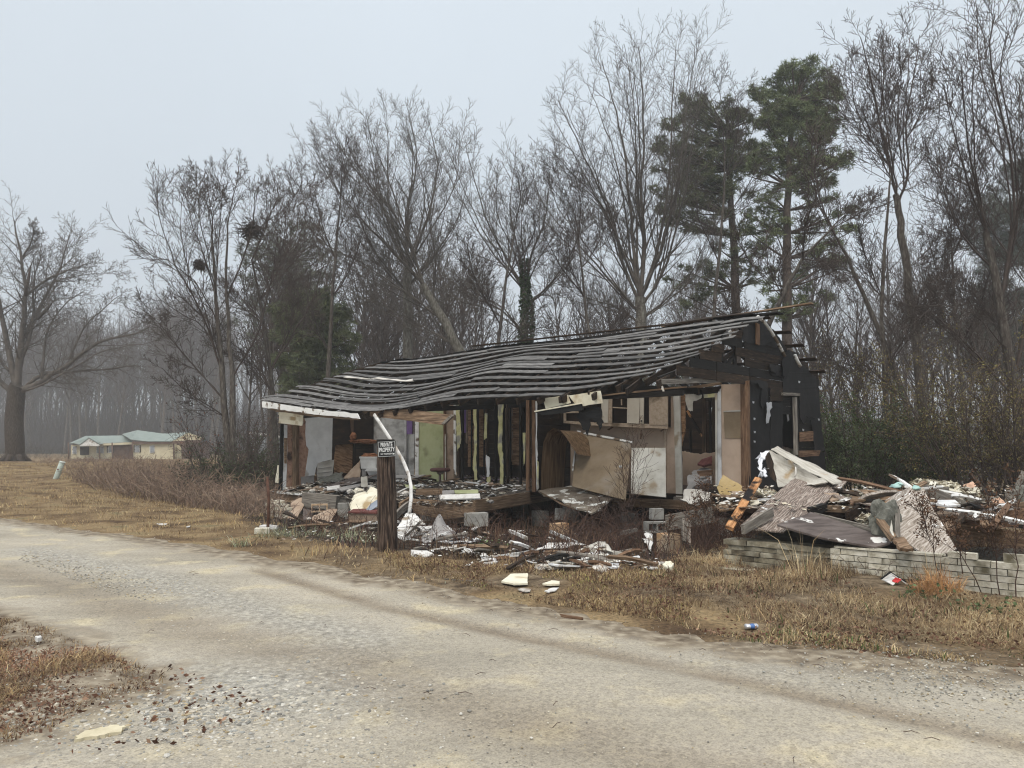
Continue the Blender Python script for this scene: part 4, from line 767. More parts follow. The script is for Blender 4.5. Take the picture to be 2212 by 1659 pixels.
def roof_board(u0, u1, w, wid, m='roofboard', lift=0, sag=0, parent=HOUSE, name='roof_board', th=.014):
    n = max(2, int(abs(u1 - u0) / .45)); V, Fq = [], []; sl = (RIDGE_V + OV)
    ph = random.uniform(0, 9)
    for i in range(n + 1):
        u = u0 + (u1 - u0) * i / n; jw = random.uniform(-.004, .004)
        a = roof(u, w - wid / sl / 2 + jw); b = roof(u, w + wid / sl / 2 + jw); nn = (b - a).cross(U).normalized()
        if nn.z < 0: nn = -nn
        li = lift + .012 * math.sin(u * .9 + ph) + .012 + sag * math.sin(math.pi * i / n)
        e = U * (random.uniform(-.03, .03) if i in (0, n) else 0)
        for q in (a, b):
            V.append(q + nn * (li + th) + e); V.append(q + nn * li + e)
    for i in range(n):
        k = i * 4; Fq += [(k, k + 2, k + 6, k + 4), (k + 1, k + 5, k + 7, k + 3), (k, k + 4, k + 5, k + 1), (k + 2, k + 3, k + 7, k + 6)]
    Fq += [(0, 1, 3, 2), (n * 4, n * 4 + 2, n * 4 + 3, n * 4 + 1)]
    c = sum(V, Vector()) / len(V); x, y, z = frame(V[n * 4] - V[0], V[2] - V[0]); M = M_of(c, x, y, z); Mi = M.inverted()
    return link(name, mesh_np('roof_board', [tuple(Mi @ q) for q in V], [Fq]), MT[m], M, parent)
def u_at(px, w):   # u of the roof row w where it crosses picture column px
    lo, hi = -1.5, 15.0
    for _ in range(30):
        mi = (lo + hi) / 2; p = roof(mi, w) - CAM; x = CX + F * p.x / p.y * 1.0
        if x < px: lo = mi
        else: hi = mi
    return (lo + hi) / 2
NR = 12
# picture columns where each row of boards starts and ends, from the eave row up
ROWS = [(567, 1215), (566, 1330), (622, 1410), (652, 1476), (683, 1510), (700, 1535), (720, 1562), (742, 1588), (766, 1600), (790, 1620), (815, 1642), (840, 1655)]
random.seed(21)
for r_, (xa, xb) in enumerate(ROWS):
    w = .03 + r_ * .966 / NR; ua, ub = u_at(xa, w), u_at(xb, w); u = ua
    cuts = [ua]
    while u < ub - 2.6:
        u += random.uniform(2.2, 4.6); cuts.append(min(u, ub))
    if ub - cuts[-1] > .3: cuts.append(ub)
    else: cuts[-1] = ub
    for a, b in zip(cuts[:-1], cuts[1:]):
        roof_board(a, b, w + random.uniform(-.006, .006), random.choice([.12, .135, .15, .16]), 'roofboard', random.uniform(0, .008), random.uniform(-.02, .03))
    if r_ in (0,): roof_board(ua, u_at(985, .08), w + .04, .13)
# extra boards that close some gaps
for (xa, xb, w, wd_) in [(640, 860, .27, .12), (1090, 1195, .46, .15), (1090, 1180, .545, .14), (860, 990, .55, .12), (700, 815, .44, .13), (900, 1010, .33, .1), (1250, 1340, .62, .12), (980, 1110, .72, .11), (1290, 1420, .86, .12), (735, 930, .2, .1)]:
    roof_board(u_at(xa, w), u_at(xb, w), w, wd_, 'roofboard', .03)
tag(warp('insulation_tatter', [roof(u_at(745, .5), .47) + Vector((0, 0, .06)), roof(u_at(890, .47), .47) + Vector((0, 0, .06)), roof(u_at(890, .5), .5) + Vector((0, 0, .06)), roof(u_at(745, .5), .5) + Vector((0, 0, .06))], .02, 'cloth', HOUSE, 10, 3, .05, 2, .05), 'white insulation strip caught on the roof boards')
# rafters, both slopes
for i in range(24):
    u = .12 + i * .57
    if u > HL: break
    w0 = 0 if u < 10.6 else min(.5, (u - 10.6) * .05)
    ps = [roof(u, w0 + (1 - w0) * k / 4) for k in range(5)]
    for a, b in zip(ps[:1], ps[-1:]):
        x, y, z = frame(b - a, Vector((0, 0, 1)))
    mid = [(p - (ps[0] + (ps[-1] - ps[0]) * (k / 4))).z for k, p in enumerate(ps)]
    me = beam_mesh((ps[-1] - ps[0]).length, .13, .042, 4, curve=lambda s, mid=mid: (float(np.interp(s, [0, .25, .5, .75, 1], mid)) - .075, 0), wob=.003)
    link('rafter', me, MT['charbrown'], M_of((ps[0] + ps[-1]) / 2, *frame(ps[-1] - ps[0], Vector((0, 0, 1)))), HOUSE)
    a, b = roof(u, 1) - Vector((0, 0, .08)), roof(u, 2) - Vector((0, 0, .08))
    hb('rafter', a, b, .13, .042, 'char')
    if i % 3 == 0: hb('ceiling_joist', H(u + .05, -.05, min(EAVEZ, eave_z(u) + .08)), H(u + .05, BACK_V, EAVEZ), .13, .04, 'char', seg=3, bend=-.06)
hb('ridge_beam', roof(0, 1) - Vector((0, 0, .12)), roof(HL, 1) - Vector((0, 0, .12)), .17, .045, 'char', seg=6)
# back slope: dense at the low end, sparse near the gable, with stubs that run past it
for r_ in range(11):
    w = 1.05 + r_ * .085
    e = 13.2 if r_ % 3 else 13.4
    s0 = [0, .2, -.1][r_ % 3]
    if r_ in (2, 4, 6, 8): e = 13.62
    g0 = random.uniform(7.8, 9.0); roof_board(s0, g0, w, .36, 'char'); 
    if r_ % 2 == 0: roof_board(random.uniform(8.8, 10.8), e, w, .15, 'charbrown')
roof_board(u_at(1440, 1.0), 13.2, .985, .2, 'charbrown', .05)
hb('ridge_plank', atv(1430, 706, RIDGE_V), atv(1755, 655, RIDGE_V), .13, .03, 'oldwood', wd=Vd, seg=4)
hb('ridge_plank', atv(1020, 748, RIDGE_V), atv(1450, 700, RIDGE_V), .12, .03, 'charbrown', wd=Vd, seg=4)
hb('ridge_plank', roof(12.2, 1.02) + Vector((0, 0, .03)), roof(13.7, 1.02) + Vector((0, 0, .03)), .3, .03, 'char', wd=Vd)
tag(warp('felt_tatter', [roof(.2, .96) + Vector((0, 0, .05)), roof(2.3, .93) + Vector((0, 0, .05)), roof(2.3, 1.04) + Vector((0, 0, .07)), roof(.2, 1.06) + Vector((0, 0, .05))], .012, 'felt', HOUSE, 12, 5, .1, 1.4, .06))
# ---- fascia, hanging planks and siding along the eave
def V0(x, y, v=-OV - .03): return atv(x, y, v)
poly('fascia', [V0(567, 867), V0(640, 878), V0(700, 886), V0(772, 893), V0(778, 905), V0(740, 900), V0(690, 896), V0(640, 890), V0(600, 884), V0(567, 880)], .03, 'paintpeel', HOUSE, .012, 5)
poly('fascia_backing', [V0(572, 878, -OV + .02), V0(774, 898, -OV + .02), V0(776, 908, -OV + .02), V0(690, 901, -OV + .02), V0(600, 890, -OV + .02)], .03, 'oldwood', HOUSE, .015, 5)
poly('hanging_plank', [V0(784, 889, -.3), V0(880, 884, -.3), V0(978, 897, -.42), V0(955, 918, -.42), V0(900, 911, -.35), V0(800, 899, -.3)], .04, 'oldwood', HOUSE, .004, 2)
poly('plank_end', [V0(976, 895, -.46), V0(980, 899, -.46), V0(960, 917, -.46), V0(955, 915, -.46)], .06, 'greywood', HOUSE)
def px_(f, v=0.0, u=None):
    return lambda x, y: (atv(*f(x, y), v) if u is None else atu(*f(x, y), u))
A = px_(lambda x, y: (586.0 + (x - 0) / 0 if False else (581.5 + x / 7.561, 877.8 + y / 7.561)), -.02)     # zoom of the left corner
for q in [[(175, 70), (570, 110), (555, 185), (170, 145)], [(165, 140), (560, 180), (550, 255), (165, 210)], [(165, 205), (555, 250), (540, 318), (158, 272)], [(170, 60), (265, 68), (250, 150), (150, 135)]]:
    poly('siding_board', [A(*p) for p in q], .02, 'cream', HOUSE)
for q in [[(120, 1095), (160, 1100), (155, 1250), (95, 1250)], [(140, 960), (165, 965), (160, 1100), (125, 1095)]]:
    poly('siding_board', [atv(581.5 + x / 7.561, 877.8 + y / 7.561, .12) for x, y in q], .02, 'cream', HOUSE)
# ---- left end wall seen from inside (plane u = 0), measured on that plane
E = lambda x, y, u=.0: atu(581.5 + x / 7.561, 877.8 + y / 7.561, u)
poly('corner_felt', [E(190, 285, -.01), E(232, 285, -.01), E(225, 800, -.01), (E(212, 1385, -.01)), E(155, 1370, -.01)], .05, 'felt', HOUSE, .01, 6)
poly('corner_trim', [E(235, 300), E(295, 310), E(290, 800), E(275, 1375), E(215, 1380), E(225, 900), E(245, 700)], .02, 'drywall', HOUSE, .008, 5)
poly('corner_block', [E(245, 515, .03), E(292, 515, .03), E(282, 935, .03), E(250, 930, .03)], .03, 'oldwood', HOUSE, .005)
poly('backing_board', [E(290, 60, -.02), E(620, 60, -.02), E(600, 520, -.02), E(650, 700, -.02), E(580, 1150, -.02), E(510, 1400, -.02), E(275, 1370, -.02)], .02, 'brownpanel', HOUSE, .006, 5)
for (x0, x1) in ((388, 440), (440, 480)): hb('stud', E((x0 + x1) / 2, 60, .03 if x0 < 420 else .0), E((x0 + x1) / 2 - 10, 1410, .03), .12, .045, 'stud' if x0 > 420 else 'oldwood', wd=Vd)
poly('drywall_sheet', [E(585, 60, .015), E(1040, 60, .015), E(1035, 170, .015), E(1028, 560, .015), E(1020, 870, .015), E(870, 900, .015), E(790, 930, .015), E(760, 1020, .015), E(740, 1125, .015), E(582, 1145, .015), E(600, 1010, .015), E(645, 700, .015), E(605, 640, .015), E(590, 420, .015), E(600, 250, .015), E(582, 220, .015)], .013, 'drywall', HOUSE, .006, 4)
poly('lower_panel', [E(520, 1150, .0), E(745, 1125, .0), E(740, 1330, .0), E(520, 1345, .0)], .02, 'greycloth', HOUSE, .004)
poly('lap_siding', [E(790, 925, -.03), E(1060, 870, -.03), E(1025, 1180, -.03), E(790, 1230, -.03)], .02, 'cloth', HOUSE)
for y in (1005, 1080, 1150): hb('siding_lap', E(792, y + 10, -.012), E(1020, y - 15, -.012), .02, .02, 'greycloth')
hb('stud', E(755, 1130, .02), E(765, 1340, .02), .09, .04, 'stud', wd=Vd)
poly('end_board', [E(1030, 100, -.04), E(1700, 100, -.04), E(1700, 1250, -.04), E(1030, 1250, -.04)], .03, 'darkboard', HOUSE)
poly('scorched_panel', [E(1090, 620, -.015), E(1370, 600, -.015), E(1370, 900, -.015), E(1340, 1090, -.015), E(1060, 1080, -.015), E(1060, 880, -.015)], .015, 'shiplap', HOUSE, .01)
poly('scorched_panel', [E(1400, 620, -.015), E(1690, 600, -.015), E(1680, 1090, -.015), E(1400, 1090, -.015)], .015, 'charbrown', HOUSE, .01)
hb('stud', E(1350, 180, .03), E(1360, 470, .03), .09, .04, 'stud', wd=Vd); hb('stud', E(1395, 470, .03), E(1385, 940, .03), .09, .04, 'charbrown', wd=Vd)
hb('wall_ledge', E(1085, 620, .04), E(1690, 585, .04), .12, .04, 'charbrown', wd=U)
tag(lump('insulation_clump', E(1560, 575, .1), (.1, .55, .07), 'orangefluff', HOUSE, 3, 3, .5, -TH + math.pi / 2 - 1.6, 3))
lump('insulation_clump', E(1370, 490, .1), (.1, .1, .13), 'orangefluff', HOUSE, 5, 2, .5)
# ---- middle wall (v = 3.5 on the left room side)
MV = 3.5
W = lambda x, y, v=MV: atv(*z1(x, y), v)
def wallp(name, pts, m, v=MV, th=.02, tear=.006, n=4): return poly(name, [W(x, y, v) for x, y in pts], th, m, HOUSE, tear, n)
wallp('grey_wall', [(860, 360), (1090, 360), (1090, 960), (862, 960)], 'greywall')
wallp('wall_trim', [(1090, 360), (1106, 360), (1106, 950), (1090, 950)], 'greywall', MV - .03)
wallp('white_door', [(1106, 570), (1165, 570), (1160, 940), (1106, 940)], 'greywall', MV + .12)
poly('purple_wall', [W(1085, 380, 4.9), W(1150, 380, 4.9), W(1150, 575, 4.9), W(1085, 575, 4.9)], .02, 'purple', HOUSE)
wallp('door_jamb', [(1170, 400), (1196, 400), (1195, 950), (1170, 950)], 'paintpeel', MV - .04)
wallp('green_wall', [(1196, 330), (1375, 330), (1375, 915), (1198, 920)], 'green')
hb('stud', W(1385, 330, MV - .03), W(1388, 920, MV - .03), .09, .04, 'stud', wd=Vd)
wallp('door_leaf', [(1392, 340), (1450, 340), (1450, 915), (1395, 915)], 'tan', MV + .03)
wallp('white_trim', [(1380, 570), (1392, 570), (1392, 910), (1382, 910)], 'stainwhite', MV - .05)
wallp('white_trim', [(1450, 330), (1466, 330), (1466, 915), (1450, 915)], 'paintpeel', MV - .06)
random.seed(8)
for (x, m) in [(1490, 'charbrown'), (1513, 'char'), (1622, 'char'), (1690, 'charbrown'), (1755, 'char'), (1812, 'char'), (1700 + 140, 'charbrown')]:
    hb('stud', W(x, 325, MV), W(x + 2, 920 if x < 1700 else 935, MV), .045, .09, m, wd=U)
for pts in ([(1466, 345), (1500, 345), (1492, 420), (1505, 560), (1500, 640), (1476, 695), (1472, 560), (1470, 470)], [(1590, 330), (1615, 330), (1618, 620), (1612, 760), (1622, 905), (1600, 905), (1590, 800), (1600, 650)],
            [(1675, 420), (1695, 420), (1690, 600), (1670, 612)], [(1770, 330), (1808, 325), (1805, 560), (1800, 640), (1812, 760), (1810, 935), (1785, 935), (1790, 800), (1770, 660), (1775, 520)], [(1692, 880), (1718, 880), (1716, 925), (1690, 925)]):
    wallp('torn_drywall', pts, 'yellow', MV - .06, .013, .02, 5)
wallp('torn_drywall', [(1685, 720), (1712, 740), (1705, 880), (1690, 880)], 'drywall', MV - .06, .013, .02, 5)
# boards of the back wall seen through the studs
BV = BACK_V - .05
for y in range(330, 800, 27):
    for (x0, x1) in ((1555, 1600), (1630, 1695)):
        a, b = W(x0, y, BV), W(x1, y + 3, BV); hb('sheathing_board', a, b, .155, .03, 'shiplap', bend=random.uniform(-.01, .03), seg=2)
BX = lambda x, y: atv(*z2(x, y), BV)
for y in range(345, 800, 27): hb('sheathing_board', BX(215, y), BX(268, y + 3), .155, .03, 'shiplap')
poly('tan_board', [BX(165, 345), BX(222, 350), BX(222, 770), BX(172, 775)], .03, 'tan', HOUSE, .01)
poly('purple_wall', [W(1515, 350, 5.2), W(1540, 350, 5.2), W(1540, 560, 5.2), W(1515, 560, 5.2)], .02, 'purple', HOUSE)
poly('back_wall_board', [W(1535, 330, BV), W(1552, 330, BV), W(1550, 640, BV), W(1537, 630, BV)], .02, 'tan', HOUSE, .01)
# the rest of the back wall: dark boards, low half only near the gable end
for k in range(15):
    z = FLZ + .08 + k * .165
    hb('sheathing_board', H(.1, BACK_V, z), H(6.2, BACK_V, z), .16, .025, 'darkboard', seg=4)
    if k < 15: hb('sheathing_board', H(8.0, BACK_V, z), H(10.2 + .2 * (k % 3), BACK_V, z), .16, .025, 'darkboard', seg=2)
    if k < 3: hb('sheathing_board', H(10.3, BACK_V, z), H(HL, BACK_V, z), .16, .025, 'darkboard', seg=2)
for u in np.arange(.3, HL, .62): hb('stud', H(u, BACK_V - .07, FLZ), H(u, BACK_V - .07, EAVEZ), .09, .04, 'char', wd=Vd)
hb('top_plate', H(0, BACK_V - .05, EAVEZ), H(HL, BACK_V - .05, EAVEZ), .09, .09, 'char', seg=4)
# ---- floor of the front left room, its joists and rim
def fz(u, v): return FLZ - (.27 if u < 7 else .22) * (1 - min(1, max(0, v) / 1.7)) ** 1.2
def floor():
    nu, nv = 34, 22; V, Q = [], []
    for lay in (0, -.04):
        for j in range(nv + 1):
            for i in range(nu + 1):
                u = 8.3 * i / nu; v = BACK_V * j / nv; jj = .06 * noise.noise(Vector((u * 2, v * 2, 1))) if j == 0 else 0
                V.append(tuple(H(u, v + jj, fz(u, v) + lay + .012 * noise.noise(Vector((u * 3, v * 3, 0)))) - HOUSE.location))
    N = (nu + 1) * (nv + 1)
    for j in range(nv):
        for i in range(nu):
            k = j * (nu + 1) + i; Q += [(k, k + 1, k + nu + 2, k + nu + 1), (N + k, N + k + nu + 1, N + k + nu + 2, N + k + 1)]
            if j == 0: Q.append((k, N + k, N + k + 1, k + 1))
            if i == nu - 1: Q.append((k + 1, N + k + 1, N + k + nu + 2, k + nu + 2))
    link('floor_deck', mesh_np('floor_deck', V, [Q]), mat('burnt_floor_dirt', [(.3, (.025, .02, .017)), (.5, (.085, .07, .058)), (.7, (.23, .21, .185))], 5, bump=.8, vary=0), Matrix.Translation(HOUSE.location), HOUSE)
floor()
poly('floor_deck', [H(8.3, 3.0, FLZ - .02), H(HL, 3.0, FLZ - .02), H(HL, BACK_V, FLZ - .02), H(8.3, BACK_V, FLZ - .02)], .04, 'darkboard', HOUSE)
for i in range(15):
    u = .3 + i * .56; hb('floor_joist', H(u, .12, fz(u, 0) - .14), H(u, 3.4, FLZ - .14), .18, .045, 'oldwood')
hb('rim_beam', H(-.05, -.02, .22), H(1.2, -.02, .2), .2, .05, 'oldwood', seg=3, rag=.04); hb('rim_beam', H(2.7, .0, .22), H(4.5, .02, .15), .2, .05, 'greywood', seg=4, bend=-.05, rag=.04)
hb('rim_beam', atv(*z1(1150, 1075), -.05), atv(*z1(1600, 1115), -.08), .24, .08, 'oldwood', seg=5, bend=-.1, rag=.05)
hb('rim_beam', atv(*z1(1165, 1115), -.25), atv(*z1(1530, 1185), -.35), .2, .07, 'oldwood', seg=4, bend=-.04, rag=.05)
hb('rim_beam', atu(*z1(1600, 1095), 8.33), atu(*z1(2000, 1030), 8.33), .27, .06, 'oldwood', seg=4, rag=.02); 
hb('sill_board', atv(*z1(175, 992), -.05), atv(*z1(420, 1015), -.05), .05, .1, 'paintpeel')
# ---- kitchen side: cross wall, kitchen wall (v = KV)
KV = 3.1
K = lambda x, y, v=KV: atv(*z2(x, y), v)
def kp(name, pts, m, v=KV, th=.02, tear=.005, n=4): return poly(name, [K(x, y, v) for x, y in pts], th, m, HOUSE, tear, n)
for (x, m, v) in [(275, 'char', 2.6), (330, 'stud', 1.75), (372, 'stud', 1.72)]:
    hb('stud', K(x, 312, v), K(x + 2, 935 if x < 300 else (1000 if x < 360 else 990), v), .1 if x > 300 else .06, .05, m, wd=U)
kp('torn_drywall', [(385, 330), (398, 330), (394, 560), (402, 720), (398, 760), (405, 960), (395, 985), (388, 760)], 'drywall', 1.68, .013, .01)
kp('torn_drywall', [(395, 760), (406, 770), (410, 960), (396, 980)], 'yellow', 1.66, .013, .01)
kp('torn_drywall', [(292, 560), (312, 560), (308, 760), (300, 800)], 'yellow', 2.55, .013, .01)
CU = 8.3
for k in range(14): hb('cross_wall_board', H(CU, 1.8, FLZ + .09 + k * .175), H(CU, KV + .5, FLZ + .09 + k * .175), .17, .03, 'darkboard')
kp('kitchen_wall', [(640, 300), (1330, 290), (1330, 1030), (1080, 1010), (640, 960)], 'beige', KV)
kp('kitchen_wall', [(500, 330), (642, 330), (642, 940), (500, 940)], 'darkboard', KV + .25)
kp('kitchen_wall', [(1330, 285), (1392, 280), (1405, 1010), (1330, 1000)], 'beige', KV - .02)
kp('door_casing', [(1388, 278), (1432, 278), (1452, 1030), (1408, 1035)], 'stainwhite', KV - .07, .05, 0)
kp('panel_strip', [(1318, 290), (1334, 290), (1334, 1030), (1318, 1030)], 'cabinet', KV - .05)
# cabinets hung on the wall
CV = KV - .36
cab = poly('wall_cabinet', [K(588, 330, CV + .2), K(1345, 280, CV + .2), K(1345, 520, CV + .2), K(588, 480, CV + .2)], .26, 'darkboard', HOUSE)  # solid body; near-black colour stands for shade in the cabinet openings
def cp(name, pts, m, v=CV, th=.02): return poly(name, [K(x, y, v) for x, y in pts], th, m, cab, .002, 2)
cp('cabinet_rail', [(590, 472), (770, 482), (1345, 500), (1345, 532), (770, 505), (590, 490)], 'cabinet', CV + .02, .03)
cp('cabinet_stile', [(590, 400), (606, 400), (606, 475), (590, 475)], 'cabinet'); cp('cabinet_stile', [(606, 405), (700, 400), (700, 416), (606, 418)], 'cabinet')
cp('cabinet_door', [(862, 300), (915, 298), (910, 488), (868, 486)], 'door', CV - .02); cp('cabinet_stile', [(915, 292), (942, 292), (940, 488), (912, 488)], 'cabinet')
cp('cabinet_shelf', [(942, 372), (1050, 378), (1050, 386), (942, 380)], 'cabinet', CV + .03); cp('cabinet_stile', [(1004, 295), (1012, 295), (1014, 360), (1006, 360)], 'cabinet', CV + .05)
cp('cabinet_door', [(1052, 290), (1143, 290), (1138, 494), (1050, 490)], 'door', CV - .03); d2 = cp('cabinet_door', [(1146, 290), (1172, 290), (1170, 494), (1144, 492)], 'door', CV - .05)
cp('cabinet_stile', [(1210, 285), (1345, 280), (1345, 505), (1212, 500)], 'cabinet', CV + .0, .03)
cp('cabinet_rail', [(862, 282), (1345, 272), (1345, 292), (862, 300)], 'cabinet', CV + .01)
pk = K(1153, 474, CV - .07); lathe('knob', [(.018, -.02), (.022, 0), (.012, .02)], 'fardark', Matrix.Translation(pk) @ Matrix.Rotation(math.pi / 2, 4, 'X'), cab, 8)
kp('cabinet_splinter', [(905, 540), (935, 515), (950, 520), (920, 542)], 'stud', CV + .1); kp('cabinet_splinter', [(1150, 540), (1158, 540), (1152, 610), (1144, 605)], 'stud', CV + .1); kp('cabinet_splinter', [(1285, 550), (1320, 525), (1330, 530), (1295, 552)], 'stud', CV + .1)
# opening, jambs and pale wall up to the gable
Z3 = lambda x, y, v=KV: atv(*z3(x, y), v)
def zp(name, pts, m, v=KV, th=.02, tear=.005, n=4): return poly(name, [Z3(x, y, v) for x, y in pts], th, m, HOUSE, tear, n)
zp('brown_post', [(145, 740), (182, 740), (182, 1000), (155, 1120)], 'shiplap', KV + .05, .05)
zp('door_jamb', [(398, 735), (412, 735), (412, 1410), (402, 1410)], 'stainwhite', KV - .08); zp('door_jamb', [(414, 735), (440, 700), (446, 1400), (414, 1410)], 'drywall', KV - .03)
zp('beige_wall', [(440, 670), (586, 668), (592, 1400), (600, 1480), (445, 1400)], 'beige', KV)
zp('patch_panel', [(460, 868), (584, 865), (586, 1062), (470, 1060)], 'panelbrown', KV - .02, .015); hb('patch_edge', Z3(458, 866, KV - .03), Z3(585, 862, KV - .03), .025, .02, 'cloth')
hb('corner_bead', Z3(590, 655, KV - .03), Z3(598, 1475, KV - .03), .04, .02, 'drywall', wd=U)
hb('corner_post', Z3(615, 645, KV - .06), Z3(622, 1460, KV - .06), .17, .1, 'stud', wd=U)
zp('header_board', [(300, 705), (440, 680), (440, 720), (310, 735)], 'charbrown', KV - .02, .04); zp('header_board', [(315, 742), (405, 735), (400, 765), (318, 768)], 'yellow', KV - .03, .015)
zp('header_board', [(0, 720), (440, 650), (440, 672), (0, 742)], 'oldwood', KV - .12, .05)
hb('header_stud', Z3(262, 655, KV - .1), Z3(268, 740, KV - .1), .14, .05, 'charbrown', wd=U)
zp('torn_paper', [(180, 745), (300, 745), (296, 770), (240, 790), (235, 865), (200, 855), (185, 800)], 'cloth', KV - .05, .01, .02)
for y in range(800, 1000, 34): hb('dark_slat', Z3(185, y, 5.6), Z3(310, y + 2, 5.6), .17, .03, 'darkboard')
hb('opening_stud', Z3(318, 770, KV + .25), Z3(322, 1165, KV + .25), .09, .05, 'charbrown', wd=U); hb('opening_stud', Z3(390, 770, 5.2), Z3(392, 1150, 5.2), .09, .05, 'charbrown', wd=U)
hb('loose_lath', Z3(195, 860, KV + .3), Z3(306, 1050, KV + .3), .05, .02, 'orangewood')
zp('inner_wall', [(160, 1155), (200, 1160), (240, 1170), (300, 1175), (400, 1160), (400, 1400), (160, 1400)], 'beige', 4.2, .03, .02)
hb('rim_beam', K(950, 1062, KV - .05), K(1680, 1092, KV - .12), .2, .08, 'oldwood', seg=4, rag=.03); hb('rim_beam', K(1390, 1040, KV - .1), K(1660, 1055, KV - .14), .1, .06, 'greywood', seg=3)
# ---- gable end (plane u = HL)
Gp = lambda x, y, o=0.0: atu(*z3(x, y), HL + o)
def gp(name, pts, m, o=0.0, th=.02, tear=.006, n=4): return poly(name, [Gp(x, y, o) for x, y in pts], th, m, HOUSE, tear, n)
# horizontal sheathing boards of the gable, clipped to its torn outline
def gable_boards():
    top = lambda v: RIDGEZ - .1 - abs(v - RIDGE_V) * (.40 if v < RIDGE_V else .3)
    k = 0
    for z in np.arange(FLZ - .1, RIDGEZ, .19):
        v0, v1 = (3.12, BACK_V) if z < 2.95 else (0, BACK_V)
        if z > 2.95:
            h = RIDGEZ - .1 - z
            v0 = max(v0, RIDGE_V - h / .40); v1 = min(v1, RIDGE_V + h / .3)
        if v1 - v0 < .2: continue
        k += 1; segs = []
        if z < 2.95:
            if .95 < z < 2.35: segs = [(v0, 4.75), (5.55, v1)]
            else: segs = [(v0, v1)]
        elif z < 3.16: segs = [(v0 + .1, 1.7), (1.73, 3.2), (3.22, v1)]
        elif z < 3.75: segs = [(v0 + .05, v0 + .55), (2.6, v1)] if k % 2 else [(v0, v0 + .9), (3.0, v1)]
        else: segs = [(v0, v1)]
        for a, b in segs:
            if b - a > .15: hb('gable_board', H(HL, a, z + .09), H(HL, b, z + .09), .182, .024, 'char' if (z < 2.9 or k % 3 == 0) else 'charbrown', seg=2)
gable_boards()
felt = [[(600, 270), (700, 178), (760, 205), (840, 300), (905, 400), (920, 430), (800, 395), (640, 372), (590, 345)], [(640, 650), (780, 660), (782, 800), (800, 960), (790, 1150), (880, 1160), (870, 1420), (640, 1460)],
        [(780, 560), (880, 520), (905, 440), (935, 418), (985, 470), (1060, 560), (1092, 570), (1092, 602), (1130, 612), (1130, 680), (1158, 690), (1150, 760), (1165, 900), (1120, 920), (1060, 900), (1040, 960), (1012, 900), (1008, 740), (890, 735), (885, 620), (800, 600)],
        [(800, 800), (885, 790), (885, 1140), (790, 1150), (800, 980)], [(1010, 1190), (1190, 1160), (1200, 1320), (1150, 1400), (1000, 1380)], [(1090, 930), (1165, 905), (1180, 1060), (1195, 1150), (1120, 1180), (1110, 1060)],
        [(735, 640), (770, 650), (765, 800), (740, 850), (725, 780)]]
for i, f in enumerate(felt): tag(gp('felt_sheet', f, 'felt', .022 + .006 * i, .008, .03, 5))
gp('felt_flap', [(880, 500), (935, 420), (950, 520), (920, 620), (890, 610)], 'felt', .09, .008, .02, 5); gp('felt_flap', [(790, 520), (870, 540), (850, 590), (800, 575)], 'felt', .08, .008, .02, 5)
gp('felt_flap', [(650, 640), (740, 645), (760, 700), (720, 690), (700, 660), (655, 668)], 'felt', .1, .008, .02)
hb('gable_plank', Gp(705, 228, .06), Gp(707, 380, .06), .16, .03, 'stud', wd=Vd); gp('gable_patch', [(800, 700), (886, 690), (886, 790), (800, 790)], 'charbrown', .05); gp('gable_patch', [(1010, 1015), (1108, 1010), (1108, 1080), (1012, 1085)], 'stud', .07); gp('gable_patch', [(1005, 1150), (1160, 1150), (1150, 1190), (1005, 1195)], 'stud', .06)
gp('window_head', [(886, 728), (1008, 735), (1008, 752), (886, 750)], 'greywood', .09, .05); hb('window_jamb', Gp(975, 765, .08), Gp(985, 1180, .08), .13, .06, 'greywood', wd=Vd); gp('window_shade_sheet', [(888, 758), (962, 765), (965, 1140), (890, 1120)], 'felt', -.3, .02)  # black sheet behind the window gap paints the shade inside
gp('window_jamb', [(922, 785), (942, 785), (945, 850), (925, 850)], 'cloth', .0); gp('window_jamb', [(905, 790), (922, 790), (935, 930), (925, 940)], 'foil', -.05, .01, .02)
gp('foil_scrap', [(768, 805), (808, 800), (812, 840), (795, 860), (800, 900), (785, 950), (768, 950), (775, 870)], 'foil', .1, .006, .02)
for (x, y) in [(675, 800), (685, 1015), (684, 1085), (1008, 652), (1037, 1000), (1150, 925), (1155, 690), (683, 920), (1160, 700)]: gp('foil_scrap', [(x - 6, y - 8), (x + 7, y - 5), (x + 5, y + 9), (x - 5, y + 6)], 'foil', .075, .005)
for pl, w in ([[(705, 175), (760, 225), (800, 280), (840, 345), (875, 410), (905, 468)], .035], [[(975, 455), (995, 500), (1018, 540)], .04]):
    tube('rake_trim', [Gp(x, y, .14) for x, y in pl], w, 'paintpeel', HOUSE, 6, .5)
for (a, b, w, m) in [((455, 490), (600, 380), .09, 'charbrown'), ((480, 545), (545, 430), .09, 'char'), ((535, 375), (540, 545), .12, 'char'), ((440, 400), (445, 500), .1, 'char'), ((630, 400), (640, 540), .1, 'char'), ((335, 460), (338, 500), .1, 'char'), ((505, 285), (520, 360), .07, 'paintpeel')]:
    hb('truss_web', Gp(*a, -.08), Gp(*b, -.08), w, .04, m, wd=Vd)
hb('truss_chord', Gp(0, 650, -.05), Gp(640, 634, -.05), .09, .05, 'greywood'); hb('truss_chord', Gp(-10, 632, -.1), Gp(100, 590, -.1), .1, .05, 'char')
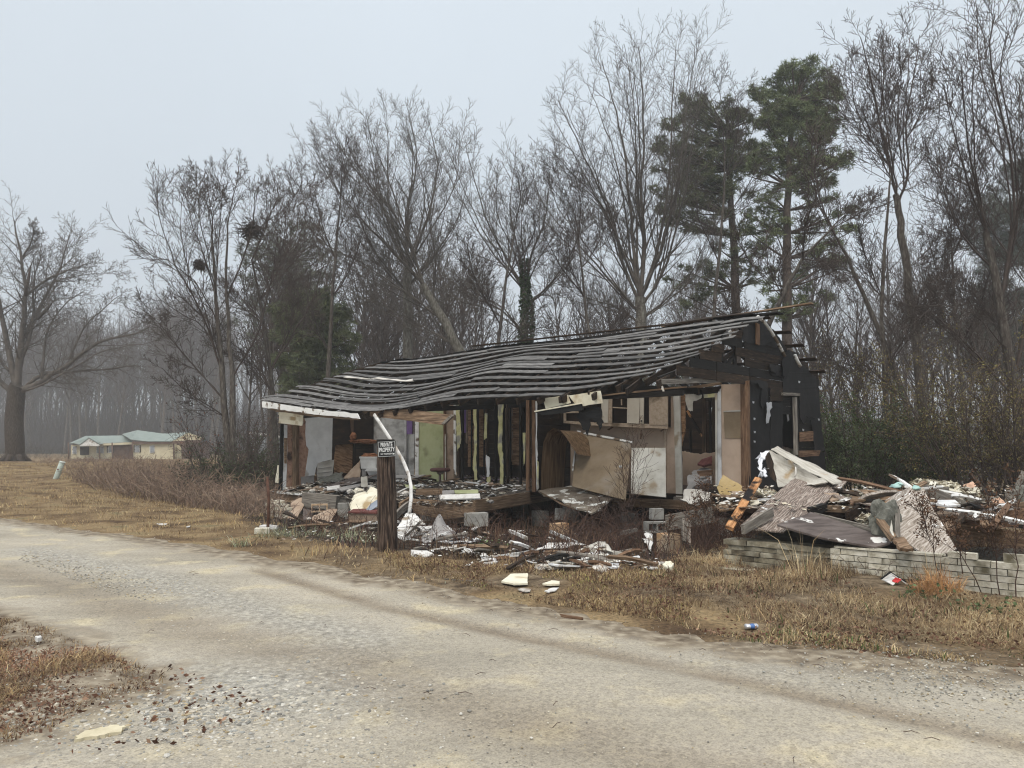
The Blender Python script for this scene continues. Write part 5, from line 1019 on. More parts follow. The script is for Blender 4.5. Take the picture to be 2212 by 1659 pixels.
# remains of the eave between the kitchen and the roof: siding and felt hanging down
N_ = lambda x, y, v=-.25: atv(*z2(x, y), v)
poly('siding_board', [N_(440, 312), N_(620, 285), N_(640, 345), N_(460, 385)], .02, 'cream', HOUSE, .004); poly('siding_board', [N_(628, 290, -.27), N_(855, 255, -.27), N_(872, 345, -.27), N_(690, 372, -.27)], .02, 'cream', HOUSE, .006)
poly('siding_board', [N_(375, 402, -.33), N_(718, 340, -.33), N_(722, 350, -.33), N_(380, 410, -.33)], .03, 'cream', HOUSE); poly('hanging_felt', [N_(382, 410, -.31), N_(720, 348, -.31), N_(735, 395, -.31), N_(560, 420, -.31), N_(430, 432, -.31)], .015, 'felt', HOUSE, .01)
poly('hanging_felt', [N_(690, 395, -.2), N_(765, 375, -.2), N_(800, 360, -.2), N_(862, 385, -.2), N_(880, 485, -.2), N_(850, 545, -.2), N_(830, 480, -.2), N_(780, 470, -.2), N_(765, 590, -.2), N_(735, 540, -.2), N_(700, 480, -.2)], .01, 'felt', HOUSE, .03, 4)
for (x, y, x2, y2) in [(590, 280, 560, 340), (840, 255, 800, 320), (1090, 215, 1045, 280), (1330, 165, 1270, 225)]:
    hb('rafter_tail', N_(x + 60, y - 30, .3), N_(x2, y2 - 15, -.45), .12, .05, 'charbrown')
hb('eave_plate', N_(430, 322, -.05), N_(1460, 270, .6), .1, .09, 'char', seg=4); hb('eave_plate', N_(870, 290, .2), N_(1480, 225, .6), .03, .06, 'oldwood', seg=4)
hb('front_plate', H(0, .02, EAVEZ - .55), H(2.2, .02, EAVEZ - .5), .1, .08, 'char'); hb('front_plate', H(2.2, .02, EAVEZ - .5), H(8.4, .02, EAVEZ - .3), .1, .08, 'char', seg=5, bend=-.15)
zp('white_tatter', [(12, 670), (22, 690), (30, 720), (18, 722), (8, 700)], 'cloth', .3, .01); 
# concrete block piers under the house: each its own part of the house
def cmu_me():
    V, Fq = [], []
    def bx(a, b):
        k = len(V); (x0, y0, z0), (x1, y1, z1_) = a, b
        for z in (z0, z1_):
            for y in (y0, y1):
                for x in (x0, x1): V.append((x, y, z))
        for f in [(0, 2, 3, 1), (4, 5, 7, 6), (0, 1, 5, 4), (2, 6, 7, 3), (0, 4, 6, 2), (1, 3, 7, 5)]: Fq.append(tuple(k + i for i in f))
    # hollow block standing with its two cells vertical
    for y in (-.097, .067): bx((-.195, y, -.095), (.195, y + .03, .095))
    for x in (-.195, -.016, .163): bx((x, -.067, -.0949), (x + .032, .067, .0949))
    return mesh_np('concrete_block', V, [Fq])
CMU = cmu_me()
def cmu(p, rz=0, rx=0, ry=0, m='cmu', parent=None, name='concrete_block', s=1.0):
    me = CMU.copy(); me.materials.clear(); return link(name, me, MT[m], Matrix.Translation(p) @ Matrix.Rotation(rz, 4, 'Z') @ Matrix.Rotation(rx, 4, 'X') @ Matrix.Rotation(ry, 4, 'Y') @ Matrix.Diagonal((s, s, s, 1)), parent)
for (u, v, n) in [(.3, .5, 2), (3.2, .3, 2), (6.2, .35, 2), (8.2, 2.2, 2), (8.3, 3.3, 3), (10.2, 3.1, 2), (12.6, 3.2, 2), (4, 3.4, 3), (1, 3.4, 3), (6.5, 3.4, 3)]:
    g = H(u, v, 0); z = gzf(g.x, g.y) + .08
    for k in range(n): cmu(H(u, v, z + k * .2), -TH + random.uniform(-.1, .1), parent=HOUSE, name='pier_block')
poly('crawl_shade_board', [H(0, 4.2, -.36), H(HL, 4.2, -.36), H(HL, 4.2, FLZ), H(0, 4.2, FLZ)], .04, 'darkboard', HOUSE)  # upright dark board; its colour stands in for the crawl space shade
# ================================================================ FAR HOUSE
def far_house():
    D = 98; zf = lambda x, y, d=D: atY(x * 900 / 2212 / 1.82278, (1600 + y * 900 / 2212) / 1.82278, d)
    b = zf(1200, 540); z0 = gzf(b.x, b.y)
    t = thing('green_roofed_house', 'low cream house with a green metal roof beyond the brambles', 'house', (b.x, D, z0))
    def wallbox(name, x0, x1, ytop, d0, d1, m):
        a, c = zf(x0, ytop, d0), zf(x1, ytop, d0); P = []
        V = [(a.x, d0, z0 - .3), (c.x, d0, z0 - .3), (c.x, d1, z0 - .3), (a.x, d1, z0 - .3), (a.x, d0, a.z), (c.x, d0, a.z), (c.x, d1, a.z), (a.x, d1, a.z)]
        V = [(x - b.x, y - D, z - z0) for x, y, z in V]
        return link(name, mesh_np(name, V, [[(0, 1, 5, 4), (1, 2, 6, 5), (2, 3, 7, 6), (3, 0, 4, 7), (4, 5, 6, 7)]]), MT[m], Matrix.Translation(t.location), t)
    wm = wallbox('wall', 1285, 1690, 340, D, D + 6, 'farwall'); wl = wallbox('wall', 690, 1285, 372, D + 1, D + 6, 'farwall'); wallbox('porch_wall', 1690, 1880, 345, D + .6, D + 6, 'farbrown')
    def roofq(name, pts, m='greenroof', th=.06): return poly(name, [zf(x, y, d) for x, y, d in pts], th, MT[m], t)
    roofq('roof', [(1215, 290, D - .4), (1330, 232, D + 3.2), (1575, 265, D + 3.2), (1820, 252, D + 3.2), (1665, 340, D - .4), (1420, 340, D - .4), (1265, 322, D - .4)])
    roofq('roof', [(670, 358, D + .5), (830, 288, D + 3.4), (1220, 283, D + 3.4), (1290, 345, D + .5), (960, 362, D + .5)])
    roofq('roof', [(1330, 232, D + 3.2), (1180, 270, D + 4.4), (1215, 290, D - .4)])
    g = roofq('gable', [(1668, 338, D - .42), (1820, 254, D - .3), (1950, 300, D), (1945, 322, D)], 'farwall'); roofq('porch_beam', [(1660, 338, D - .5), (1945, 322, D - .1), (1945, 355, D - .1), (1670, 362, D - .5)], 'farbrown', .1)
    roofq('gable', [(772, 378, D - .6), (862, 312, D - .6), (965, 372, D - .6), (962, 385, D - .6), (772, 385, D - .6)], 'white'); roofq('roof', [(770, 372, D - .7), (862, 306, D - .7), (830, 288, D + 3), (690, 352, D + .8)])
    roofq('roof', [(862, 306, D - .7), (970, 368, D - .7), (1000, 362, D + .6), (850, 290, D + 3)])
    roofq('eave_fascia', [(962, 362, D + .4), (1280, 346, D + .4), (1280, 368, D + .4), (965, 380, D + .4)], 'farwall'); roofq('eave_fascia', [(1280, 340, D - .3), (1665, 342, D - .3), (1665, 362, D - .3), (1280, 365, D - .3)], 'farbrown')
    for (x0, x1, y0, y1, d) in [(1310, 1345, 382, 440, D), (1455, 1490, 385, 445, D), (1050, 1085, 388, 445, D + 1), (940, 1000, 390, 450, D + 1), (706, 738, 392, 455, D + 1)]:
        w = roofq('window', [(x0 - 6, y0 - 6, d - .05), (x1 + 6, y0 - 6, d - .05), (x1 + 6, y1 + 6, d - .05), (x0 - 6, y1 + 6, d - .05)], 'white', .06)
        poly('pane', [zf(x, y, d - .1) for x, y in ((x0, y0), (x1, y0), (x1, y1), (x0, y1))], .03, MT['farglass'], w)
        if x0 in (1310, 1050): 
            for s in (x0 - 16, x1 + 8): roofq('shutter', [(s, y0 - 6, d - .07), (s + 9, y0 - 6, d - .07), (s + 9, y1 + 6, d - .07), (s, y1 + 6, d - .07)], 'fardark', .04)
    roofq('porch_opening', [(1090, 378, D + .94), (1285, 368, D + .94), (1285, 520, D + .94), (1090, 520, D + .94)], 'farbrown', .04); roofq('door', [(1700, 375, D + .5), (1755, 372, D + .5), (1755, 520, D + .5), (1700, 520, D + .5)], 'farwall', .05)
    roofq('dark_panel', [(775, 388, D + .9), (860, 388, D + .9), (860, 470, D + .9), (775, 470, D + .9)], 'fardark', .05)  # dark slab on the wall, the shade of an opening as colour
    for x in (662, 962, 1085, 1282, 1680, 1770): 
        p, q = zf(x, 350, D - .3), zf(x + 4, 540, D - .3); tube('porch_post', [q, p], .09, 'farbrown', t, 6)
    # small pale shed and a blue-grey wall glimpsed behind the stems
    p = atY(599, 1000, 60); s = thing('shed', 'small pale shed glimpsed behind the brush beside the house corner', 'shed', (p.x, 60, gzf(p.x, 60)))
    link('wall', box_me(3.2, 2.4, 2.0), MT['farglass'], Matrix.Translation(s.location + Vector((0, 0, .9))), s); link('roof', box_me(3.6, 2.8, .12), MT['white'], Matrix.Translation(s.location + Vector((0, 0, 2.0))) @ Matrix.Rotation(.12, 4, 'Y'), s)
far_house()
# long pale shape beyond the shrubs on the right, kind unknown, built as a block wall
def pale_wall():
    a, b = atY(1960, 1005, 30), atY(2120, 1012, 30); t = thing('block_wall', 'low pale block wall glimpsed beyond the rubble and shrubs', 'wall', (a.x, 30, gzf(a.x, 30)))
    n = 8
    for r_ in range(4):
        for k in range(n):
            o = link('block', box_me(.37, .18, .19, .004), MT['cmu'], Matrix.Translation((a.x + (b.x - a.x) * (k + .5 + .5 * (r_ % 2)) / n, 30, gzf(a.x, 30) + .1 + r_ * .2)), t)
pale_wall()
# ================================================================ THE CUT POST AND ITS SIGN
def post():
    b = atg(838, 1189); D = b.y; t = thing('cut_post', 'thick cut utility post with a black private property sign', 'post', b)
    pr = [];  h = atY(838, 951, D).z - b.z; r = 21.5 / F * D
    V, Fq = [], []; n, m_ = 40, 26
    for j in range(m_ + 1):
        z = -.15 + (h + .15) * j / m_
        for k in range(n):
            a = 2 * math.pi * k / n; rr = r * (1.02 - .16 * j / m_) * (1 + .035 * noise.noise(Vector((math.cos(a) * 6, math.sin(a) * 6, z * .5))) + .02 * noise.noise(Vector((math.cos(a) * 16, math.sin(a) * 16, z * 1.1))))
            V.append((rr * math.cos(a) - .035 * z, rr * math.sin(a), z + (.01 * noise.noise(Vector((a, 0, 5))) if j == m_ else 0)))
    for j in range(m_):
        for k in range(n): Fq.append((j * n + k, j * n + (k + 1) % n, (j + 1) * n + (k + 1) % n, (j + 1) * n + k))
    link('shaft', mesh_np('shaft', V, [Fq, [tuple(m_ * n + k for k in range(n))]], smooth=True), MT['post'], Matrix.Translation(b), t)
    link('cap_ring', mesh_np('cap_ring', [(x * 1.03 - .0, y * 1.03, h - .06 + (z - h) * 1.0) if False else ((r * .9) * math.cos(a) * 1.0 - .035 * h, (r * .9) * math.sin(a), h + dz) for dz in (-.05, .012) for a in [2 * math.pi * k / 28 for k in range(28)] for (x, y, z) in [(0, 0, 0)]], [[(k, (k + 1) % 28, 28 + (k + 1) % 28, 28 + k) for k in range(28)], [tuple(28 + k for k in range(28))]]), MT['char'], Matrix.Translation(b), t)
    Ds = D - r - .03; q = [atY(x, y, Ds) for x, y in ((815, 953.5), (854.5, 952), (855, 985.5), (817, 988.5))]
    s = poly('sign', q, .006, 'signblack', t); c = sum(q, Vector()) / 4; x = (q[1] - q[0] + q[2] - q[3]) / 2; y = (q[0] - q[3] + q[1] - q[2]) / 2; wS, hS = x.length, y.length; x.normalize(); y = (y - x * y.dot(x)).normalized(); z = x.cross(y)
    if z.y > 0: z = -z
    Ms = M_of(c + z * .006, x, y, z)
    def bar(name, x0, y0, x1, y1): 
        link(name, box_me(abs(x1 - x0), abs(y1 - y0), .002), MT['signwhite'], Ms @ Matrix.Translation(((x0 + x1) / 2, (y0 + y1) / 2, 0)), s)
    e = .94; w2, h2 = wS / 2 * e, hS / 2 * e; k = .0045
    bar('border', -w2, h2, w2, h2 - k); bar('border', -w2, -h2, w2, -h2 + k); bar('border', -w2, h2 - k, -w2 + k, -h2 + k); bar('border', w2 - k, h2 - k, w2, -h2 + k)
    def text(tx, yc, hh, wmax, bold):
        cu = bpy.data.curves.new('lettering', 'FONT'); cu.body = tx; cu.align_x = 'CENTER'; cu.align_y = 'CENTER'; cu.size = 1; cu.offset = bold; cu.extrude = .001
        o = bpy.data.objects.new('lettering', cu); COL.objects.link(o); bpy.context.view_layer.update(); dx, dy = o.dimensions.x, o.dimensions.y
        dg = bpy.context.evaluated_depsgraph_get(); me = bpy.data.meshes.new_from_object(o.evaluated_get(dg)); bpy.data.objects.remove(o)
        link('lettering', me, MT['signwhite'], Ms @ Matrix.Translation((0, yc, .001)) @ Matrix.Diagonal((wmax / dx, hh / dy, 1, 1)), s)
    text('PRIVATE', hS * .26, hS * .27, wS * .66, .022); text('PROPERTY', -hS * .055, hS * .27, wS * .86, .022); text('NO TRESPASSING', -hS * .31, hS * .1, wS * .68, .012); 
    bar('print_mark', wS * .34, -hS * .28, wS * .42, -hS * .37)
post()
def pedestal():
    b = atg(121, 1034); D = b.y; t = thing('utility_pedestal', 'leaning pale green utility pedestal on the dry grass bank', 'pedestal', b)
    p0, p1 = b, atY(135, 997, D); d = (p1 - p0); tube('body', [p0 - d * .15, p0, p0 + d * .5, p0 + d * .94], [5.6 / F * D] * 4, 'pedestal', t, 16); tube('cap', [p0 + d * .94, p0 + d * .985, p0 + d], [6.2 / F * D, 6.2 / F * D, 5 / F * D], 'pedestal', t, 16)
    m = p0 + d * .55 + Vector((-.01, -5.9 / F * D, 0)); link('red_label', box_me(.07, .01, .05), MT['redboard'], Matrix.Translation(m), t)
pedestal()
p = atg(578, 1150); tag(tube('rusty_stake', [p - Vector((0, 0, .2)), p + Vector((.01, 0, .6)), atY(577, 1030, p.y)], .028, 'rust'), 'thin rusty steel stake standing in the grass before the house corner', 'stake')
# ================================================================ LOOSE THINGS. T() = one slab given by pixels and depth
def T(name, label, cat, pts, m, th=.02, tear=.006, n=4, group=None, Z=None):
    P = [atY(*(Z(x, y) if Z else (x, y)), d) for x, y, d in pts]; return tag(poly(name, P, th, m, None, tear, n), label, cat, group)
def Wp(name, label, cat, pts, m, th=.012, nx=12, ny=10, amp=.05, freq=1.6, tear=.03, Z=None, group=None, sag=0, fn=None):
    P = [atY(*(Z(x, y) if Z else (x, y)), d) for x, y, d in pts]; return tag(warp(name, P, th, m, None, nx, ny, amp, freq, tear, sag, True, fn), label, cat, group)
def B(name, label, cat, a, b, w, t, m, wd=(0, 0, 1), seg=3, bend=0, rag=.02, Z=None, group=None):
    pa = atY(*(Z(*a[:2]) if Z else a[:2]), a[2]); pb = atY(*(Z(*b[:2]) if Z else b[:2]), b[2]); return tag(beam(name, pa, pb, w, t, m, None, wd, seg, bend, .004, rag), label, cat, group)
# --- left of the post: heap under the front edge
T('tan_sheet', 'tan fibre sheet leaning against the rotten rim at the low end of the house', 'board', [(240, 1195, 18.6), (272, 1062, 19.9), (330, 1035, 20.1), (368, 1030, 20.1), (362, 1092, 19.6), (300, 1205, 18.6)], 'tan', .02, .012, Z=z1)
T('tan_sheet', 'tan fibre sheet lying tilted below the hollow block', 'board', [(415, 1192, 17.6), (430, 1165, 18.0), (555, 1112, 18.6), (606, 1116, 18.6), (558, 1205, 17.4), (470, 1222, 17.2)], 'tan', .02, .01, Z=z1)
T('dark_sheet', 'dark brown sheet propped between the two tan sheets', 'board', [(355, 1110, 19.2), (420, 1125, 19.3), (415, 1190, 18.6), (360, 1200, 18.4)], 'darkply', .02, .01, Z=z1)
p = atY(*z1(475, 1106), 19.0); tag(cmu(p, .25, math.pi / 2, 0, 'cmuorange'), 'orange tinted hollow block with two dark cells showing under the floor', 'concrete block')
B('timber', 'thick grey rotten timber projecting over the hollow block', 'timber', (368, 1045, 19.8), (612, 1070, 19.4), .36, .2, 'greywood', Z=z1, seg=4, rag=.05)
for k, (y, lab) in enumerate([(1098, 'upper concrete block of the pier beside the cream sheet'), (1142, 'lower concrete block of the pier beside the cream sheet')]):
    p = atY(*z1(650, y), 18.9); tag(link('concrete_block', box_me(.28, .3, .18, .006), MT['cmu'], Matrix.Translation(p) @ Matrix.Rotation(.2, 4, 'Z')), lab, 'concrete block')
Wp('cream_sheet', 'large torn cream vinyl sheet draped over the floor edge', 'sheet', [(680, 1135, 17.3), (905, 1085, 17.2), (905, 985, 18.2), (735, 985, 18.4)], 'cream', .01, 16, 12, .14, 1.4, .05, z1)
Wp('cream_scrap', 'crumpled cream scrap peaked above the cream vinyl sheet', 'scrap', [(800, 1020, 17.9), (905, 1020, 17.9), (890, 965, 18.2), (838, 945, 18.2)], 'cream', .01, 10, 8, .1, 2.5, .05, z1)
T('blue_grey_sheet', 'blue grey sheet lying on the cream vinyl sheet beside the post', 'sheet', [(812, 1120, 17.1), (850, 1075, 17.3), (905, 1040, 17.5), (905, 1090, 17.2), (840, 1128, 17.0)], mat('bluegrey_sheet', [(.3, (.2, .23, .28)), (.7, (.32, .35, .4))], 3, bump=.1, vary=0), .012, .006, Z=z1)
def drawer():
    D = 16.6; P = lambda x, y, d=D: atY(*z1(x, y), d); t = thing('drawer_box', 'grey wooden drawer box with a dark red lid lying behind the post', 'box', P(800, 1240))
    poly('front', [P(690, 1147), P(930, 1150), P(930, 1238), P(690, 1245)], .03, 'tan', t, .004); poly('side', [P(690, 1147), P(690, 1245), P(700, 1210, D + .6), P(700, 1135, D + .6)], .03, 'oldwood', t); poly('lid', [P(682, 1140, D - .05), P(935, 1144, D - .05), P(960, 1112, D + .75), P(720, 1118, D + .75)], .03, 'redboard', t)
drawer()
def brickchunk():
    t = thing('brick_chunk', 'broken chunk of yellowish brickwork in the weeds by the house corner', 'brickwork', atY(*z1(180, 1205), 19.2)); b = t.location
    for r_ in range(6):
        for k in range(3):
            if r_ == 5 and k == 2: continue
            link('brick', box_me(.19, .1, .075, .006), MT['brick'], Matrix.Translation(b + Vector((-.28 + k * .205 + (r_ % 2) * .08, random.uniform(-.02, .02) + r_ * .02, .06 + r_ * .085))) @ Matrix.Rotation(.15, 4, 'Y'), t)
brickchunk()
for i, (x0, x1, y0, y1, m, lab) in enumerate([(52, 120, 1228, 1256, 'white', 'white brick end resting at the foot of the rusty stake'), (122, 172, 1232, 1258, 'white', 'second white brick beside the rusty stake, farther from the road'), (12, 110, 1250, 1290, 'brick', 'grey mossy brick lying under the white bricks')]):
    D = atg(*z1((x0 + x1) / 2, y1)).y; p = atY(*z1((x0 + x1) / 2, (y0 + y1) / 2), D); tag(link('loose_brick', box_me((x1 - x0) / 3.36 / F * D, .2, (y1 - y0) / 3.36 / F * D * .9, .008), MT[m], Matrix.Translation(p) @ Matrix.Rotation(.15 * i - .1, 4, 'Z')), lab, 'brick')
for i, (a, b, w, m, lab) in enumerate([((275, 1262, 16.8), (705, 1228, 16.4), .07, 'paintpeel', 'long white trim board lying in the weeds left of the post'), ((280, 1245, 17.2), (700, 1222, 17.0), .1, 'oldwood', 'long weathered board lying behind the white trim board'), ((700, 1222, 16.2), (1060, 1205, 15.8), .06, 'white', 'white trim strip running behind the foot of the post'),
        ((1035, 1243, 15.4), (1640, 1176, 15.9), .09, 'charbrown', 'long dark pole lying across the white siding scraps'), ((800, 1250, 15.9), (1100, 1235, 15.5), .12, 'char', 'charred beam end lying behind the post'), ((1040, 1310, 13.9), (1400, 1420, 12.9), .07, 'paintpeel', 'thin white lath slanting from the post into the grass'),
        ((1060, 1105, 16.8), (1130, 1060, 17.5), .2, 'oldwood', 'short rotten timber wedged right of the post'), ((1030, 1165, 16.2), (1125, 1080, 17.2), .16, 'greywood', 'grey timber leaning below the short rotten timber'), ((0, 1205, 19.5), (115, 1185, 20.5), .07, 'paintpeel', 'white lath lying in the grass beyond the brick chunk')]):
    B('loose_board', lab, 'board', a, b, w, .05, m, Z=z1, seg=4, bend=-.02)
# white siding scraps right of the post, grey cloth
Wp('white_siding_sheet', 'crumpled white siding sheet leaning up behind the dark pole', 'siding', [(1032, 1250, 15.0), (1240, 1225, 15.1), (1170, 1150, 15.8), (1110, 1140, 15.9)], 'white', .012, 14, 8, .025, 1.5, .02, z1)
Wp('white_siding_sheet', 'folded white siding sheet on the ground in front of the dark pole', 'siding', [(1036, 1320, 14.0), (1200, 1340, 13.8), (1290, 1245, 15.1), (1040, 1242, 15.0)], 'white', .012, 14, 10, .04, 1.4, .03, z1)
Wp('white_siding_sheet', 'smaller white siding sheet lying beside the grey cloth', 'siding', [(1340, 1275, 14.6), (1455, 1275, 14.7), (1400, 1230, 15.3), (1290, 1235, 15.3)], 'white', .012, 8, 6, .05, 2, .04, z1)
for i in range(7): B('siding_strip', 'narrow white siding strip on the crumpled siding sheets', 'siding', (1045 + i * 34, 1305 - i * 8, 14.0 + i * .05), (1110 + i * 36, 1258 - i * 4, 14.7), .06, .012, 'white', (0, 1, .2), 2, 0, .02, z1, 'white siding strips by the post')
def cloth(): 
    Wp('grey_cloth', 'grey wet cloth heaped beside the white siding sheets', 'cloth', [(1195, 1368, 13.2), (1440, 1392, 13.0), (1505, 1318, 14.2), (1255, 1285, 14.4)], 'greycloth', .015, 20, 16, .12, 2.2, .04, z1, None, 0, lambda s, t: .42 * math.exp(-((s - .42) / .22) ** 2 - ((t - .62) / .3) ** 2) + .18 * math.exp(-((s - .8) / .18) ** 2 - ((t - .4) / .3) ** 2))
cloth()
tag(tube('bent_trim_strip', [atY(*z1(x, y), d) for x, y, d in [(872, 428, 17.6), (930, 515, 17.3), (985, 600, 17.0), (1040, 690, 16.8), (1085, 770, 16.6), (1122, 860, 16.4), (1140, 950, 16.2), (1140, 1040, 16.0), (1128, 1138, 15.8)]], .045, 'white', None, 8, .45), 'long bent white trim strip arching down from the eave', 'trim strip')
# --- on the left room floor
def toilet():
    D = 23.4; P = lambda x, y, d=D: atY(*z1(x, y), d); b = P(850, 905); b.z = FLZ; t = thing('toilet', 'white toilet with orange insulation on its open tank', 'toilet', b)
    def bx(name, x0, x1, y0, y1, dep, m, taper=1, d0=0):
        a, c = P((x0 + x1) / 2, y0, D + d0), P((x0 + x1) / 2, y1, D + d0); w = (x1 - x0) / 3.36 / F * D; V = []
        for z, k in ((c.z, taper), ((a.z + c.z) / 2, 1 + (taper - 1) * .4), (a.z, 1)):
            for an in range(20):
                q = 2 * math.pi * an / 20; cc, ss = math.cos(q), math.sin(q); e = .35; V.append((a.x + math.copysign(abs(cc) ** e, cc) * w / 2 * k, a.y + math.copysign(abs(ss) ** e, ss) * dep / 2 * k, z))
        Fq = [(j * 20 + k, j * 20 + (k + 1) % 20, (j + 1) * 20 + (k + 1) % 20, (j + 1) * 20 + k) for j in range(2) for k in range(20)]; ce = Vector((a.x, a.y, c.z))
        return link(name, mesh_np(name, [tuple(Vector(v) - ce) for v in V], [Fq, [tuple(40 + k for k in range(20))], [tuple(range(19, -1, -1))]], smooth=False), MT[m], Matrix.Translation(ce), t)
    bx('tank', 773, 900, 745, 820, .26, 'porcelain', .88); bx('tank_rim', 768, 904, 733, 746, .3, 'porcelain'); bx('seat', 820, 930, 815, 828, .5, 'porcelain', 1, -.3); bx('seat', 815, 935, 830, 838, .52, 'porcelain', 1, -.3); bx('bowl', 826, 924, 838, 880, .44, 'porcelain', .6, -.3); bx('pedestal', 840, 905, 870, 915, .34, 'porcelain', .9, -.25); bx('pipe', 785, 815, 820, 875, .1, 'greycloth')
    lump('insulation_fluff', P(848, 728), (.26, .13, .075), 'orangefluff', t, 4, 3, .6)
toilet()
def stool():
    D = 21.3; P = lambda x, y: atY(*z1(x, y), D); b = P(1352, 930); t = thing('swivel_stool', 'swivel stool with a padded maroon seat on the debris covered floor', 'stool', b); k = 1 / 3.36 / F * D
    c = P(1352, 828); c0 = Matrix.Translation(c)
    lathe('seat', [(.0, -.055), (62 * k, -.055), (74 * k, -.03), (75 * k, .0), (70 * k, .035), (50 * k, .052), (0, .055)], 'vinylseat', c0, t, 28, 1, .8); lathe('seat_plate', [(.0, -.13), (.07, -.13), (.11, -.058), (0, -.058)], 'steel', c0, t, 14)
    tube('column', [P(1350, 855), P(1350, 925)], .035, 'steel', t, 12)
    for a in range(5): an = a * 1.2566 + .3; tube('leg', [P(1350, 920), P(1350, 922) + Vector((math.cos(an) * .3, math.sin(an) * .3, -.07))], [.03, .02], 'steel', t, 6)
stool()
Wp('warped_sheet', 'dark warped sheet sloping down from the toilet to the floor edge', 'sheet', [(530, 948, 22.4), (690, 940, 21.8), (905, 868, 22.6), (720, 885, 23.4)], 'darkply', .015, 14, 6, .05, 1, .02, z1)
Wp('mouldy_board', 'mouldy tan board propped beside the toilet', 'board', [(640, 900, 23.6), (770, 885, 23.2), (770, 762, 23.6), (700, 830, 24.0)], 'tan', .015, 8, 8, .04, 2, .03, z1)
Wp('black_bundle', 'black and grey crumpled sheeting below the lap siding', 'sheeting', [(460, 935, 23.4), (640, 905, 23.2), (640, 845, 23.9), (480, 895, 24.1)], 'greyfuzz', .02, 12, 8, .14, 2.5, .04, z1)
T('grey_blade_sheet', 'grey pointed sheet lying behind the bent trim strip', 'sheet', [(1020, 868, 22.0), (1250, 866, 22.3), (1190, 886, 21.6), (1030, 890, 21.6)], 'greycloth', .015, .008, Z=z1)
T('white_board', 'bright white panel lying on the floor before the warped sheet', 'panel', [(530, 955, 20.9), (620, 940, 21.6), (622, 965, 21.0), (530, 980, 20.4)], 'white', .02, .006, Z=z1)
T('flush_door_slab', 'grey flush door lying flat on the burnt floor', 'door', [(600, 965, 21.0), (800, 925, 22.4), (830, 935, 21.9), (640, 985, 20.4)], 'greycloth', .03, .005, Z=z1)
B('white_leg_board', 'short white board standing below the toilet', 'board', (800, 880, 20.8), (803, 955, 20.8), .17, .04, 'stainwhite', (1, 0, 0), Z=z1)
T('white_plank', 'bright white plank lying across the floor edge before the stool', 'plank', [(1347, 1013, 18.2), (1640, 1005, 17.7), (1643, 1038, 17.5), (1350, 1047, 18.0)], 'white', .03, .004, Z=z1)
T('green_plank', 'plank with green and blue grey paint lying behind the white plank', 'plank', [(1455, 980, 18.6), (1628, 977, 18.2), (1630, 1003, 18.0), (1460, 1005, 18.4)], 'green', .03, .004, Z=z1)
T('blue_grey_plank', 'short blue grey plank end touching the green plank', 'plank', [(1366, 984, 18.6), (1452, 980, 18.4), (1456, 1004, 18.2), (1370, 1010, 18.4)], 'greycloth', .03, .004, Z=z1)
B('loose_board', 'long brown board lying on the floor behind the blue grey plank', 'board', (1175, 990, 18.8), (1370, 985, 18.6), .14, .05, 'oldwood', Z=z1)
Wp('green_paper', 'curled pale green sheet beside the bent trim strip', 'sheet', [(1090, 930, 20.4), (1110, 960, 20.0), (1180, 970, 19.8), (1165, 945, 20.2)], 'green', .01, 6, 4, .05, 2, .02, z1)
for i, (x, y, d, w, m, lab) in enumerate([(1100, 1000, 19.0, 26, 'cloth', 'crumpled pale cloth right of the bent strip'), (1690, 1050, 17.4, 22, 'insul', 'yellow insulation tuft hanging on the rim beam corner'), (1720, 1060, 17.3, 22, 'greycloth', 'grey rag hanging on the rim beam corner'), (760, 985, 19.9, 40, 'insul', 'cream insulation heap on the floor above the cream sheet'), (700, 985, 20.2, 26, 'cloth', 'pale crumpled scrap beside the white panel'), (1965, 1000, 18.4, 14, 'stainwhite', 'small white carton on the floor corner'), (420, 985, 20.6, 24, 'cloth', 'pale rag at the foot of the end wall')]):
    k = w / 3.36 / F * d; tag(lump('rag', atY(*z1(x, y), d), (k, k * .8, k * .6), m, None, i + 20, 3, .55, i), lab, 'scrap')
# --- kitchen: leaning board, white panel, curled sheet, tilted floor sheet
T('leaning_board', 'large brown board leaning in the open kitchen', 'board', [(690, 560, 18.9), (1083, 634, 17.6), (1038, 1050, 16.2), (652, 950, 17.6)], 'panelbrown', .02, .003, 3, Z=z2)
T('white_edge_strip', 'white edging strip along the top of the leaning brown board', 'trim strip', [(690, 545, 18.88), (1088, 624, 17.58), (1086, 636, 17.55), (690, 560, 18.86)], 'paintpeel', .03, .003, 3, Z=z2)
T('white_edge_strip', 'thin white edging strip down the side of the leaning brown board', 'trim strip', [(683, 555, 18.84), (693, 558, 18.84), (658, 840, 17.9), (648, 835, 17.9)], 'paintpeel', .03, .003, 3, Z=z2)
p = atY(*z2(1000, 806), 16.9); tag(lump('door_knob', p, (.035, .035, .035), 'porcelain', None, 1, 2, .1), 'small white knob on the leaning brown board', 'knob')
T('stained_panel', 'stained white panel standing against the kitchen wall', 'panel', [(1083, 672, 17.2), (1330, 672, 16.9), (1332, 1030, 16.5), (1078, 1002, 16.7)], 'stainwhite', .03, .004, 3, Z=z2)
